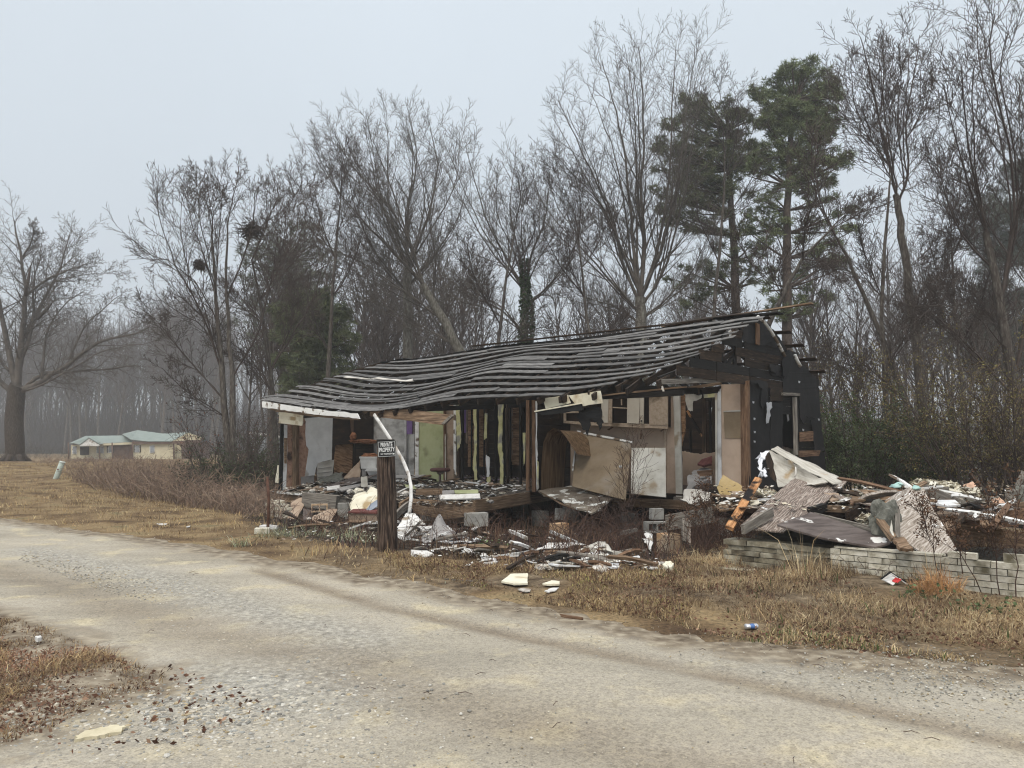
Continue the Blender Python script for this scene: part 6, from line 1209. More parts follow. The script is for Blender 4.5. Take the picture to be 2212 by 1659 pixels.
def curl():
    n, m_ = 26, 8; V, Q = [], []; P = []
    D0 = 18.3
    prof = [(0, 0, 0), (.0, .25, -.03), (.02, .5, -.02), (.06, .75, .0), (.15, .9, .0), (.3, .98, -.05), (.46, .94, -.15), (.6, .82, -.25), (.75, .66, -.3), (.85, .56, -.32)]
    a0, a1 = atY(*z2(425, 985), D0 - .3), atY(*z2(590, 945), D0 + .6); hgt = atY(*z2(500, 520), D0).z - a0.z
    dirx = Vector((.55, -.5, 0)); 
    for i, (k, hh, dd) in enumerate(prof):
        for j in range(m_ + 1):
            s = j / m_; q = a0.lerp(a1, s); q = Vector((q.x + (k * 1.25) * .75, q.y - k * .3 + dd, a0.z + (q.z - a0.z) * (1 - hh) + hgt * hh * (1 - .05 * s) + .02 * math.sin(5 * s + hh * 3))); V.append(q)
    c = V[0].copy(); w = m_ + 1; N = len(V); V2 = [v - c for v in V] + [v - c + Vector((.012, .012, 0)) for v in V]
    for i in range(len(prof) - 1):
        for j in range(m_):
            k = i * w + j; Q += [(k, k + 1, k + w + 1, k + w), (N + k + w, N + k + w + 1, N + k + 1, N + k)]
    tag(link('curled_sheet', mesh_np('curled_sheet', [tuple(v) for v in V2], [Q], smooth=True), MT['vinyl'], Matrix.Translation(c)), 'tall brown vinyl sheet curling over at its top in the dark kitchen corner', 'sheet')
curl()
Wp('tilted_floor_sheet', 'mouldy floor sheet flecked with white slumping out of the kitchen', 'floor sheet', [(405, 992, 17.9), (800, 1150, 15.7), (945, 1050, 16.6), (640, 945, 18.6)], 'mouldy', .035, 14, 8, .05, 1.4, .04, z2)
T('sheet_edge', 'rotten board edge below the slumped floor sheet', 'board', [(410, 988, 17.8), (560, 1062, 16.9), (690, 1128, 16.2), (560, 1078, 16.8), (430, 1002, 17.7)], 'oldwood', .03, .008, Z=z2)
Wp('white_cloth', 'dirty white cloth draped over the sill below the kitchen opening', 'cloth', [(1438, 1060, 15.9), (1660, 1075, 15.4), (1650, 985, 16.2), (1465, 985, 16.5)], 'cloth', .015, 16, 10, .12, 2.6, .03, z2)
Wp('grey_padding', 'grey folded padding heaped inside the kitchen opening', 'padding', [(1470, 975, 16.9), (1670, 945, 16.7), (1660, 830, 17.6), (1530, 830, 17.8)], 'greycloth', .06, 14, 10, .14, 2, .03, z2)
T('red_brown_panel', 'dark red brown panel lying on the grey padding', 'panel', [(1560, 790, 17.6), (1590, 760, 17.9), (1665, 735, 17.9), (1665, 790, 17.6), (1610, 805, 17.5)], 'redboard', .05, .006, Z=z2)
for i in range(4): B('brown_slat', 'thin brown slat lying on the grey padding inside the opening', 'slat', (1560 + i * 6, 848 + i * 6, 17.2 - i * .05), (1668, 838 + i * 7, 17.2 - i * .05), .06, .03, 'stud', Z=z2, group='brown slats on the grey padding')
T('amber_panel', 'amber stained panel leaning at the corner post', 'panel', [(410, 1420, 15.6), (455, 1328, 16.0), (590, 1408, 15.6), (608, 1510, 15.2), (560, 1530, 15.2), (440, 1490, 15.4)], mat('amber_board', [(.3, (.34, .24, .1)), (.7, (.5, .38, .2))], 2, bump=.1, vary=0), .02, .01, Z=z3)
# --- blocks and beams below the kitchen
for i, (x, y, w, h, d, m, rz, lab) in enumerate([(1350, 1362, 178, 135, 13.6, 'cmuorange', .55, 'orange stained block pair at the foot of the kitchen pier'), (555, 1258, 150, 80, 15.0, 'cmuorange', .5, 'orange stained block lying in the dark weeds'), (1262, 1148, 120, 75, 14.6, 'cmu', .1, 'concrete block under the kitchen sill'),
        (1255, 1245, 130, 70, 14.1, 'cmu', .2, 'broken hollow block on top of the kitchen pier'), (1610 - 1042 + 0, 1150, 100, 80, 17.3, 'cmu', .3, 'grey block standing in the shade under the kitchen')]):
    k = 1 / 3.36 / F * d; p = atY(*z2(x, y), d)
    if 'hollow' in lab: tag(cmu(p, rz, math.pi / 2, 0, m), lab, 'concrete block')
    else: tag(link('concrete_block', box_me(w * k * .72, w * k * .6, h * k, .008), MT[m], Matrix.Translation(p) @ Matrix.Rotation(rz, 4, 'Z')), lab, 'concrete block')
p = atY(*z1(1612, 1188), 15.6); tag(link('concrete_block', box_me(.42, .3, .25, .008), MT['cmu'], Matrix.Translation(p) @ Matrix.Rotation(.3, 4, 'Z')), 'pale concrete block under the corner of the rim beam', 'concrete block')
B('timber', 'grey timber running from the broken block to the weeds', 'timber', (1330, 1215, 13.6), (1670, 1155, 13.4), .26, .09, 'greywood', Z=z2, seg=3, rag=.03)
B('timber', 'upright grey timber stump beside the orange stained block pair', 'timber', (1475, 1195, 13.3), (1478, 1360, 13.1), .13, .1, 'greywood', (1, 0, 0), Z=z2); B('steel_strap', 'thin rusty strap standing by the upright timber stump', 'strap', (1502, 1215, 13.1), (1504, 1370, 12.9), .025, .02, 'steel', (1, 0, 0), Z=z2)
# --- white scraps in the yard
Wp('white_sheet', 'white sheet lying bent on the ground before the kitchen', 'sheet', [(372, 1402, 11.9), (520, 1400, 11.9), (760, 1378, 12.4), (480, 1352, 12.7)], 'white', .012, 14, 6, .05, 1.6, .03, z2)
Wp('white_sheet', 'folded pale sheet standing up in the yard debris', 'sheet', [(700, 1398, 12.0), (955, 1440, 11.5), (885, 1352, 12.3), (750, 1378, 12.3)], 'stainwhite', .012, 12, 6, .1, 2, .03, z2)
Wp('white_rag', 'crumpled white plastic caught beside the orange stained block pair', 'plastic', [(1165, 1360, 12.8), (1232, 1400, 12.5), (1240, 1300, 13.2), (1180, 1290, 13.3)], 'white', .01, 8, 8, .1, 3.5, .05, z2)
Wp('white_sheet', 'grey white sheet flat in the weeds at the edge of the yard debris', 'sheet', [(1140, 1535, 10.6), (1320, 1560, 10.3), (1330, 1500, 10.9), (1190, 1490, 11.1)], 'cloth', .012, 10, 6, .04, 2.4, .03, z2)
T('foam_disc', 'pale yellow foam lump at the end of the grey white sheet', 'foam', [(1310, 1545, 10.35), (1335, 1565, 10.2), (1375, 1560, 10.2), (1388, 1535, 10.4), (1365, 1515, 10.6), (1325, 1518, 10.6)], 'cream', .09, .012, Z=z2)
for i, (a, b, w, m, lab) in enumerate([((195, 1272, 14.4), (322, 1326, 13.6), .06, 'white', 'short white trim slanting in the dark weeds'), ((492, 1276, 14.2), (682, 1358, 12.9), .055, 'white', 'white trim strip slanting before the orange stained block'), ((0, 1482, 11.4), (335, 1432, 11.9), .07, 'paintpeel', 'long white lath lying flat at the edge of the yard debris'),
        ((730, 1398, 11.9), (1010, 1440, 11.6), .06, 'stainwhite', 'pale lath lying below the folded pale sheet'), ((1000, 1290, 13.8), (1120, 1265, 14.0), .07, 'greywood', 'grey lath behind the folded pale sheet'), ((260, 1440, 12.0), (350, 1405, 12.4), .13, 'charbrown', 'short dark log before the bent white sheet'), ((-330, 1465, 11.7), (-60, 1445, 12.2), .05, 'paintpeel', 'thin white strip in the grass right of the post')]):
    B('trim_strip' if 'log' not in lab else 'dark_log', lab, 'trim' if 'log' not in lab else 'log', a, b, w, .03 if 'log' not in lab else .1, m, Z=z2)
def ground_slab(name, label, cat, pts, m, th, tear, h=.05):
    P = [atg(x, y, h) for x, y in pts]; c = sum(P, Vector()) / len(P)
    for p in P: p.z = c.z
    return tag(poly(name, P, th, m, None, tear, 5), label, cat)
ground_slab('foam_slab', 'large pale yellow foam slab flat in the weeds near the road', 'foam', [(1083, 1258), (1103, 1240), (1140, 1238), (1140, 1262), (1110, 1264)], 'cream', .02, .008, .03); ground_slab('foam_slab', 'narrow pale yellow foam piece beside the large foam slab', 'foam', [(1172, 1262), (1192, 1255), (1209, 1257), (1208, 1263), (1190, 1264)], 'cream', .02, .008, .03)
ground_slab('torn_paper', 'torn white paper nearest the road below the foam slab', 'paper', [(1118, 1273), (1130, 1270), (1147, 1272), (1145, 1278), (1128, 1279)], 'white', .01, .008, .02); ground_slab('torn_paper', 'torn white paper on red brown leaves below the narrow foam piece', 'paper', [(1176, 1278), (1192, 1270), (1207, 1269), (1200, 1276), (1185, 1281)], 'white', .01, .008, .02)
ground_slab('torn_paper', 'bright white scrap on the dry lawn far left of the post', 'paper', [(338, 1131), (362, 1131), (358, 1134), (345, 1135)], 'white', .012, .01, .02); ground_slab('torn_paper', 'small white scrap on the dry lawn between the lath and the road', 'paper', [(402, 1138), (412, 1136), (410, 1138), (404, 1139)], 'white', .012, .008, .02)
ground_slab('white_rock', 'white bit of plaster in the near leaf litter by the road', 'plaster', [(76, 1379), (86, 1376), (90, 1380), (82, 1383)], 'white', .03, .01, .06)
ground_slab('sand_slab', 'flat pale sandstone slab beside the gravel in the near corner', 'stone slab', [(163, 1593), (195, 1580), (240, 1568), (270, 1572), (262, 1584), (215, 1592), (170, 1600)], mat('sandstone', [(.3, (.5, .44, .3)), (.7, (.66, .6, .44))], 9, bump=.3, vary=0), .02, .02, .024)
B('road_stick', 'short brown stick lying on the gravel road', 'stick', (1213, 1330, atg(1213, 1331).y), (1258, 1337, atg(1258, 1338).y), .03, .025, 'stud', bend=.005)
B('road_stick', 'thin pale twig lying at the road edge below the post', 'stick', (962, 1251, atg(962, 1252).y), (1020, 1256, atg(1020, 1257).y), .02, .02, 'greywood', bend=.005)
def can():
    p = atg(1623, 1353, .03); t = thing('crushed_can', 'crushed silver and blue can at the road edge', 'can', p)
    M = Matrix.Translation(p) @ Matrix.Rotation(.15, 4, 'Z') @ Matrix.Rotation(math.pi / 2, 4, 'Y')
    lathe('body', [(0, -.06), (.024, -.06), (.033, -.05), (.027, -.01), (.031, .02), (.033, .05), (.024, .06), (0, .06)], 'foil', M, t, 14, .75, 1.1); lathe('blue_band', [(.0282, -.018), (.0285, -.01), (.0305, .008), (.0318, .02)], 'canblue', M, t, 14, .77, 1.12)
MT['canblue'] = mat('blue_can_print', [(.3, (.06, .13, .32)), (.7, (.1, .2, .45))], 5, bump=0, vary=0, rough=.4)
can()
def carton():
    D = atg(1925, 1262).y; P = lambda x, y, d=D: atY(*z4(x, y), d); t = thing('drink_carton', 'red and white cardboard carton standing open in the grass by the brick wall', 'carton', P(1350, 985))
    q = [P(1284, 966, D + .05), P(1338, 922, D + .12), P(1412, 968, D), P(1355, 1005, D - .1)]; poly('white_face', q, .012, 'white', t)
    poly('red_face', [P(1348, 975, D - .03), P(1376, 950, D - .02), P(1412, 968, D - .03), P(1380, 992, D - .08)], .01, 'canred', t); 
    for a, b in (((1278, 962), (1338, 918)), ((1338, 918), (1445, 985))): beam('carton_edge', P(*a, D + .04), P(*b, D + .02), .02, .015, 'signblack', t); beam('carton_edge', P(a[0] + 4, a[1] + 10, D - .02), P(b[0] + 2, b[1] + 12, D - .02), .012, .015, 'white', t)
MT['canred'] = mat('red_card', [(.3, (.45, .03, .035)), (.7, (.6, .06, .06))], 5, bump=.05, vary=0)
carton()
# ================================================================ THE COLLAPSED WING AND ITS BRICK WALL
WR = Vector((5.69, 8.6, 0)); 
def wall_pt(s, z): return Vector((WR.x - U.x * s, WR.y - U.y * s, z))
def brick_wall():
    t = thing('low_brick_wall', 'low wall of cream split faced bricks in front of the fallen boards', 'wall', wall_pt(1, 0)); rng = random.Random(3)
    h, Lb, g = .066, .33, .009; z0 = -.165
    core = [wall_pt(-.95, z0), wall_pt(2.14, z0)]
    beam('mortar', wall_pt(-.94, z0 + .22) + Vd * .06, wall_pt(2.12, z0 + .22) + Vd * .06, .46, .085, 'mortar', t, seg=1, wob=0, rag=0)
    for r_ in range(9):
        z = z0 + r_ * (h + g); s = -.95 + (r_ % 2) * Lb * .5
        if r_ == 7: lim = (.5, .79)
        elif r_ == 8: continue
        else: lim = (-.95, 2.14)
        if r_ in (7, 8): s = lim[0]
        while s < lim[1] - .05:
            e = min(s + Lb - g, lim[1]); 
            if r_ >= 7 or True:
                a, b = wall_pt(s, z + h / 2), wall_pt(e, z + h / 2); d = rng.uniform(-.006, .01)
                br = beam('brick', a + Vd * (.055 - d), b + Vd * (.055 - d), h, .112, 'brick', t, seg=3, wob=.0025, rag=.002)
            s += Lb
    for s in (.02, -.3): pass
    for k in range(3): link('brick', box_me(.24, .12, .06, .004), MT['brick'], M_of(wall_pt(.12 - .0 * k, z0 + 7 * (h + g) + .032 + 0) + Vd * (.06 + .14 * k), *frame(-U if k == 0 else Vd, Vector((0, 0, 1)))) if k < 1 else M_of(wall_pt(-.02, z0 + 7 * (h + g) + .032) + Vd * (.1 + .25 * k), *frame(Vd, U)), t)
    tag(beam('cap_stone', wall_pt(.85, z0 + 7 * (h + g) + .012) + Vd * .07, wall_pt(2.1, z0 + 7 * (h + g) + .012) + Vd * .07, .16, .022, 'brick', t, tuple(Vd), 4, 0, .004, .01), kind=None)
    # return leg going back at the end
    for r_ in range(7):
        z = z0 + r_ * (h + g)
        for k in range(6):
            a = wall_pt(-.96, z + h / 2) + Vd * (.12 + k * .33 + (r_ % 2) * .15); beam('brick', a, a + Vd * .32, h, .11, 'brick', t, seg=3, wob=.005)
    return t
brick_wall()
def planter():
    t = thing('stone_planter', 'stepped planter of long mossy stone courses beside the brick wall', 'planter', wall_pt(3.6, 0)); rng = random.Random(4)
    z = -.14
    rows = [(-.35, 2.1, 3.5, .07), (-.35, 2.1, 3.55, .07), (-.05, 2.18, 3.6, .065), (.0, 2.18, 3.65, .07), (.0, 2.1, 3.65, .07), (.04, 2.15, 3.6, .065), (.02, 2.1, 3.65, .075)]
    for (off, s0, s1, h) in rows:
        s = s0 + rng.uniform(-.05, .05)
        while s < s1 - .1:
            e = min(s + rng.uniform(.4, .75), s1); 
            beam('stone', wall_pt(s + .006, z + h / 2) + Vd * (off + .2 + rng.uniform(-.012, .012)), wall_pt(e - .006, z + h / 2) + Vd * (off + .2 + rng.uniform(-.012, .012)), h - .008, .36, 'mossbrick', t, seg=4, wob=.004, rag=.004); s = e
        z += h
    beam('mortar', wall_pt(2.2, .08) + Vd * .22, wall_pt(3.55, .08) + Vd * .22, .4, .3, 'mortar', t, seg=1, wob=0, rag=0)
planter()
def mattress():
    D = 14.2; P = lambda x, y, d: atY(*z3(x, y), d); t = thing('mattress', 'stained off white mattress sagging over the debris beside the black wall', 'mattress', P(900, 1380, 13.8))
    warp('top_cover', [P(850, 1118, 14.6), P(1340, 1372, 12.6), P(1255, 1400, 12.2), P(800, 1148, 14.0)], .02, 'mattress', t, 20, 6, .03, 2.5, .01, -.03)
    warp('side_panel', [P(800, 1150, 13.98), P(1200, 1372, 12.3), P(1130, 1400, 12.3), P(860, 1420, 13.3)], .03, 'mattress', t, 16, 8, .05, 2, .02, -.1)
    poly('stained_end', [P(805, 1150, 14.0), P(765, 1200, 14.0), P(790, 1330, 13.7), P(850, 1400, 13.4), P(880, 1400, 13.3), P(845, 1260, 13.7)], .04, 'charbrown', t, .012)
    tube('seam_cord', [P(982, 1270, 12.9), P(985, 1310, 12.85), P(975, 1345, 12.85)], .012, 'cloth', t, 5)
    warp('foil_tatter', [P(715, 1165, 14.1), P(805, 1145, 14.05), P(800, 1180, 14.0), P(725, 1220, 14.0)], .01, 'foil', t, 8, 6, .06, 4, .04); warp('foil_tatter', [P(705, 1180, 14.1), P(735, 1185, 14.05), P(745, 1345, 13.8), P(715, 1330, 13.8)], .01, 'foil', t, 6, 8, .06, 4, .05); warp('foil_tatter', [P(740, 1270, 13.8), P(780, 1280, 13.75), P(775, 1350, 13.6), P(735, 1340, 13.6)], .01, 'foil', t, 6, 6, .07, 5, .05)
mattress()
T('plywood_sheet', 'big weathered plywood sheet sloping up against the mattress', 'plywood', [(355, 618, 11.0), (680, 330, 12.9), (745, 290, 13.2), (1055, 326, 12.5), (985, 395, 12.0), (905, 470, 11.6), (820, 520, 11.4), (640, 660, 10.6), (430, 640, 10.7)], 'ply', .02, .008, 4, Z=z4)
B('charred_stud', 'bright orange stud with a charred middle leaning beside the big plywood sheet', 'stud', (285, 630, 10.9), (476, 310, 12.0), .115, .05, 'orangewood', (1, 0, 0), Z=z4, seg=1)
B('loose_board', 'dark plank lying on the foot of the big plywood sheet', 'plank', (375, 640, 10.5), (565, 525, 11.0), .13, .05, 'greywood', Z=z4)
T('dark_board', 'dark wet board with white flecks lying across the planter end', 'board', [(598, 612, 10.5), (820, 530, 11.2), (1000, 590, 10.8), (1350, 715, 9.9), (1330, 735, 9.8), (1240, 760, 9.7), (900, 700, 10.0), (720, 650, 10.3)], 'darkply', .025, .006, 4, Z=z4)
for i, (a, b) in enumerate([((820, 535, 11.3), (1310, 655, 10.4)), ((930, 560, 11.2), (1345, 690, 10.2))]): B('grey_lath', ['upper grey lath resting on the dark wet board', 'lower grey lath resting on the dark wet board'][i], 'lath', a, b, .05, .04, 'greywood', Z=z4)
T('plywood_sheet', 'tall grained plywood sheet propped to a peak behind the brick wall', 'plywood', [(1395, 490, 10.4), (1480, 362, 11.0), (1555, 370, 11.0), (1640, 545, 10.2), (1770, 770, 9.6), (1740, 790, 9.4), (1660, 800, 9.5), (1530, 785, 9.7), (1400, 700, 9.9)], 'plygrey', .02, .006, 4, Z=z4)
T('plywood_sheet', 'second grained plywood sheet falling away from the plywood peak', 'plywood', [(1478, 358, 11.03), (1500, 375, 10.9), (1400, 490, 10.45), (1300, 520, 10.8), (1215, 545, 11.1), (1230, 510, 11.4), (1340, 430, 11.5)], 'plygrey', .02, .008, 4, Z=z4)
B('loose_board', 'upright thin board at the edge of the plywood peak', 'board', (1385, 505, 10.2), (1385, 690, 9.8), .06, .03, 'greywood', (1, 0, 0), Z=z4)
tag(lump('wool_insulation', atY(*z4(1310, 590), 10.2), (.24, .12, .3), 'greyfuzz', None, 3, 4, .35, .2), 'dark grey wool insulation wad hanging under the plywood peak', 'insulation')
B('splintered_stud', 'splintered brown stud sticking up before the plywood peak', 'stud', (1250, 555, 10.2), (1360, 700, 9.6), .09, .05, 'oldwood', (1, 0, 0), Z=z4, rag=.06); T('splinter', 'pale split splinter beside the splintered stud', 'splinter', [(1335, 650, 9.7), (1345, 580, 9.8), (1352, 650, 9.7), (1365, 700, 9.6)], 'stainwhite', .02, .004, Z=z4)
T('rotten_board', 'rotten brown board end leaning on the brick wall', 'board', [(1355, 705, 9.5), (1420, 695, 9.6), (1490, 775, 9.3), (1400, 770, 9.3)], 'oldwood', .04, .015, Z=z4)
T('panel_board', 'grey brown panel lying behind the plywood peak', 'panel', [(1600, 590, 11.4), (1650, 490, 12.4), (1910, 545, 11.6), (1730, 660, 10.6)], 'tan', .03, .006, Z=z4)
B('panel_edge', 'dark timber edge under the grey brown panel', 'timber', (1715, 668, 10.5), (1912, 556, 11.5), .05, .05, 'oldwood', Z=z4)
for i, (a, b, w, m, lab) in enumerate([((1545, 365, 12.0), (1980, 550, 11.2), .14, 'greywood', 'long weathered board sloping down from the insulation heap'), ((1820, 500, 11.6), (2135, 485, 11.4), .09, 'oldwood', 'flat brown board on top of the timber frame'), ((1850, 620, 10.9), (2240, 545, 10.6), .2, 'stud', 'brown joist rising toward the edge of the picture'),
        ((1760, 640, 10.9), (2260, 712, 9.9), .19, 'oldwood', 'thick brown joist running over the hollow behind the brick wall'), ((2080, 510, 11.5), (2260, 475, 11.5), .12, 'oldwood', 'board end resting on the flat brown board'), ((1985, 575, 11.2), (2240, 600, 11.0), .16, 'char', 'dark joist in the shade behind the brown joists'), ((1862, 280, 13.0), (1960, 400, 12.3), .07, 'charbrown', 'thin dark stake sticking up by the pink plywood')]):
    B('joist' if 'joist' in lab else 'loose_board', lab, 'joist' if 'joist' in lab else 'board', a, b, w, .05, m, Z=z4, seg=3, rag=.02)
T('pink_plywood', 'fresh pinkish plywood piece on top of the rubble', 'plywood', [(1812, 352, 13.0), (1880, 328, 13.4), (1955, 380, 13.0), (1930, 410, 12.7), (1890, 415, 12.7)], 'pinkply', .02, .01, Z=z4); T('pink_plywood', 'pinkish plywood strip below the larger pinkish piece', 'plywood', [(1990, 425, 12.4), (2030, 415, 12.4), (2090, 470, 12.0), (2015, 482, 12.0)], 'pinkply', .02, .014, Z=z4)
Wp('aqua_cloth', 'crumpled aqua cloth on top of the rubble', 'cloth', [(1340, 382, 12.5), (1440, 355, 12.5), (1450, 322, 12.8), (1360, 328, 12.8)], 'aqua', .015, 12, 8, .12, 4, .04, z4); Wp('aqua_cloth', 'small aqua rag at the tip of the plywood peak', 'cloth', [(1480, 375, 10.9), (1525, 382, 10.85), (1520, 362, 11.0), (1490, 358, 11.0)], 'aqua', .015, 6, 5, .06, 5, .03, z4)
def tatters(o, rx, ry, rz, seed, cols, n=None):
    r = random.Random(seed + 300); V, Fq, C = [], [], []; rot = Matrix.Rotation(seed, 4, 'Z')
    for i in range(n or int(260 + 900 * rx * max(rz, .1))):
        d = Vector((r.gauss(0, 1), r.gauss(0, 1), abs(r.gauss(0, 1)))).normalized() * r.uniform(.75, 1.3); c = rot @ Vector((d.x * rx, d.y * ry, d.z * rz)); a = Vector((r.gauss(0, 1), r.gauss(0, 1), r.gauss(0, .6))).normalized(); b = a.cross(Vector((r.gauss(0, 1), r.gauss(0, 1), r.gauss(0, 1)))).normalized(); s = r.uniform(.02, .075); k = len(V); e = r.uniform(.3, .8)
        for t in ((a * s), (b * s * e), (-a * s * .8 + b * s * .2), (-b * s * e)): V.append(tuple(c + t))
        Fq.append((k, k + 1, k + 2, k + 3)); q = r.choice(cols); f = r.uniform(.75, 1.2); C += [tuple(x * f for x in q)] * 4
    link('tatters', mesh_np('tatters', V, [Fq], col=np.array(C)), MT['col'], o.matrix_basis, o)['kind'] = 'stuff'
def heap(lab, x, y, rx, ry, d, m, seed, name='insulation_heap', cat='insulation', dep=.8, amp=.5):
    k = 1 / 3.027 / F * d; o = tag(lump(name, atY(*z4(x, y), d), (rx * k, rx * k * dep, ry * k), m, None, seed, 4, amp, seed, 2.2), lab, cat)
    if m in ('insul', 'greyfuzz', 'orangefluff'): tatters(o, rx * k, rx * k * dep, ry * k, seed, {'insul': [(.62, .57, .44), (.74, .71, .62), (.45, .4, .3), (.2, .16, .12)], 'greyfuzz': [(.1, .1, .085), (.18, .18, .155)], 'orangefluff': [(.4, .2, .1), (.5, .3, .15)]}[m])
    return o
heap('ragged white insulation heap beside the aqua cloth', 1560, 348, 75, 26, 12.6, 'insul', 1); heap('white insulation heap sloping right of the plywood peak', 1690, 368, 90, 36, 12.8, 'insul', 2); heap('white torn insulation below the pinkish plywood', 1850, 425, 95, 48, 12.4, 'insul', 3); heap('flat white insulation spread behind the big plywood sheet', 1060, 418, 90, 24, 12.6, 'insul', 4); heap('dark wool insulation behind the red board', 1220, 412, 80, 24, 13.0, 'greyfuzz', 5)
heap('cream padding between the aqua cloth and the dark wool', 1330, 400, 70, 20, 13.2, 'cream', 6, 'padding', 'padding', .6, .2); heap('white insulation tuft under the fallen grained sheet', 1190, 582, 65, 28, 10.9, 'insul', 7); heap('white insulation beside the mattress foot', 520, 405, 60, 20, 13.0, 'insul', 8); heap('orange insulation tuft above the grey wool wad', 1272, 530, 24, 12, 10.5, 'orangefluff', 9); heap('white insulation flakes at the mattress foot near the orange stud', 345, 462, 55, 16, 12.8, 'insul', 10)
T('red_board', 'dark red board spanning the black hollow in the rubble', 'board', [(1145, 472, 12.0), (1300, 440, 12.6), (1335, 452, 12.4), (1240, 488, 11.8), (1150, 490, 11.8)], 'redboard', .04, .008, Z=z4); B('timber', 'dark timber below the red board', 'timber', (1060, 555, 11.2), (1160, 490, 11.6), .14, .06, 'charbrown', Z=z4)
B('loose_board', 'flat board with yellow edge behind the dark wet board', 'board', (905, 500, 11.6), (1090, 510, 11.4), .09, .2, 'oldwood', Z=z4); B('loose_board', 'short grey board behind the flat yellow edged board', 'board', (900, 465, 12.1), (1060, 470, 11.9), .06, .25, 'greywood', Z=z4); B('charred_board', 'charred short board between the two plywood sheets', 'board', (810, 520, 11.3), (905, 492, 11.4), .1, .12, 'char', Z=z4)
def chair():
    D = 12.0; P = lambda x, y, d=D: atY(*z4(x, y), d); t = thing('grey_armchair', 'weathered grey wooden armchair cut by the edge of the picture', 'chair', P(2170, 480))
    beam('armrest', P(2110, 405), P(2215, 380, D + .4), .08, .09, 'greywood', t); tube('front_leg', [P(2128, 410), P(2130, 478)], .06, 'greywood', t, 8); tube('back_post', [P(2150, 400, D + .3), P(2215, 260, D + .3)], .045, 'greywood', t, 8); lump('seat_back', P(2240, 430, D + .2), (.3, .12, .2), 'greyfuzz', t, 2, 3, .2); beam('seat', P(2130, 468, D + .2), P(2230, 470, D + .2), .06, .4, 'greywood', t)
chair()
def rubble_floor():
    # the wing's broken deck under the sheets
    P = lambda x, y, d: atY(*z4(x, y), d); 
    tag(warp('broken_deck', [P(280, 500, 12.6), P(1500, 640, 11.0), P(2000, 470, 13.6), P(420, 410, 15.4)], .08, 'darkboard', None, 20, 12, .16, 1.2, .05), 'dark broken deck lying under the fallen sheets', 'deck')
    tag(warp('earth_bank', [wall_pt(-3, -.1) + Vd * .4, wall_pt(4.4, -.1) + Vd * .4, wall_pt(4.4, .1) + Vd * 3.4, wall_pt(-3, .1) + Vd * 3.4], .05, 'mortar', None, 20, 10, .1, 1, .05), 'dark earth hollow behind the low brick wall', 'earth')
rubble_floor()
# ---- small scraps: flat, pale and dark; countable ones single, the rest as one rubble mass
SCR = {}
def scrap_mesh(k, m):
    n = random.randint(5, 7); a0 = random.uniform(0, 6); P = [Vector((math.cos(a0 + 6.283 * i / n) * random.uniform(.5, 1), math.sin(a0 + 6.283 * i / n) * random.uniform(.3, .7), random.uniform(-.12, .12))) for i in range(n)]
    V = [tuple(p + Vector((0, 0, .04))) for p in P] + [tuple(p - Vector((0, 0, .04))) for p in P]
    me = mesh_np('scrap', V, [[tuple(range(n))], [tuple(range(2 * n - 1, n - 1, -1))], [(i, i + n, (i + 1) % n + n, (i + 1) % n) for i in range(n)]]); me.materials.append(MT[m]); return me
for m in ('white', 'stainwhite', 'cloth', 'tan', 'oldwood', 'char', 'greywood', 'drywall', 'insul'): SCR[m] = [scrap_mesh(k, m) for k in range(5)]
def scatter(region, n, mats, size, label, group, zf, rng, name='scrap'):
    for i in range(n):
        x, y = region(rng); p = zf(x, y); s = rng.uniform(*size); o = bpy.data.objects.new(name, rng.choice(SCR[rng.choice(mats)])); COL.objects.link(o)
        o.matrix_basis = Matrix.Translation(p) @ Matrix.Rotation(rng.uniform(0, 6.28), 4, 'Z') @ Matrix.Rotation(rng.uniform(-.5, .5), 4, 'X') @ Matrix.Diagonal((s, s, s, 1)); tag(o, label, 'scrap', group)
rs = random.Random(9)
def qreg(*pts):
    def f(r):
        i = r.randrange(len(pts)); x0, y0, x1, y1 = pts[i]; return r.uniform(x0, x1), r.uniform(y0, y1)
    return f
hz = lambda u, v: H(u, v, fz(u, v) + .03)
scatter(lambda r: (r.uniform(.1, 8.2), abs(r.gauss(0, .9)) + .05), 70, ['white', 'stainwhite', 'cloth', 'drywall', 'insul'], (.06, .2), 'small pale scrap on the burnt floor of the open room', 'pale scraps on the burnt floor', hz, rs)
scatter(lambda r: (r.uniform(.4, 8.1), r.uniform(.1, 3.3)), 45, ['char', 'oldwood', 'tan', 'greywood'], (.08, .26), 'small dark wood scrap on the burnt floor of the open room', 'dark scraps on the burnt floor', hz, rs)
yard = qreg((1010, 1140, 1330, 1222), (1030, 1195, 1300, 1225), (1180, 1190, 1440, 1230), (900, 1160, 1060, 1200))
scatter(yard, 58, ['white', 'white', 'stainwhite', 'cloth', 'drywall'], (.07, .26), 'small white scrap on the dark ground before the kitchen', 'white scraps before the kitchen', lambda x, y: atg(x, y, .04), rs)
scatter(yard, 30, ['char', 'oldwood', 'tan'], (.06, .2), 'small dark scrap on the dark ground before the kitchen', 'dark scraps before the kitchen', lambda x, y: atg(x, y, .04), rs)
scatter(qreg((600, 1085, 820, 1150), (860, 1090, 1050, 1160)), 40, ['white', 'tan', 'oldwood', 'greywood', 'char', 'cloth'], (.06, .22), 'small broken scrap under the floor edge near the post', 'broken scraps under the floor edge', lambda x, y: atg(x, y, .06), rs)
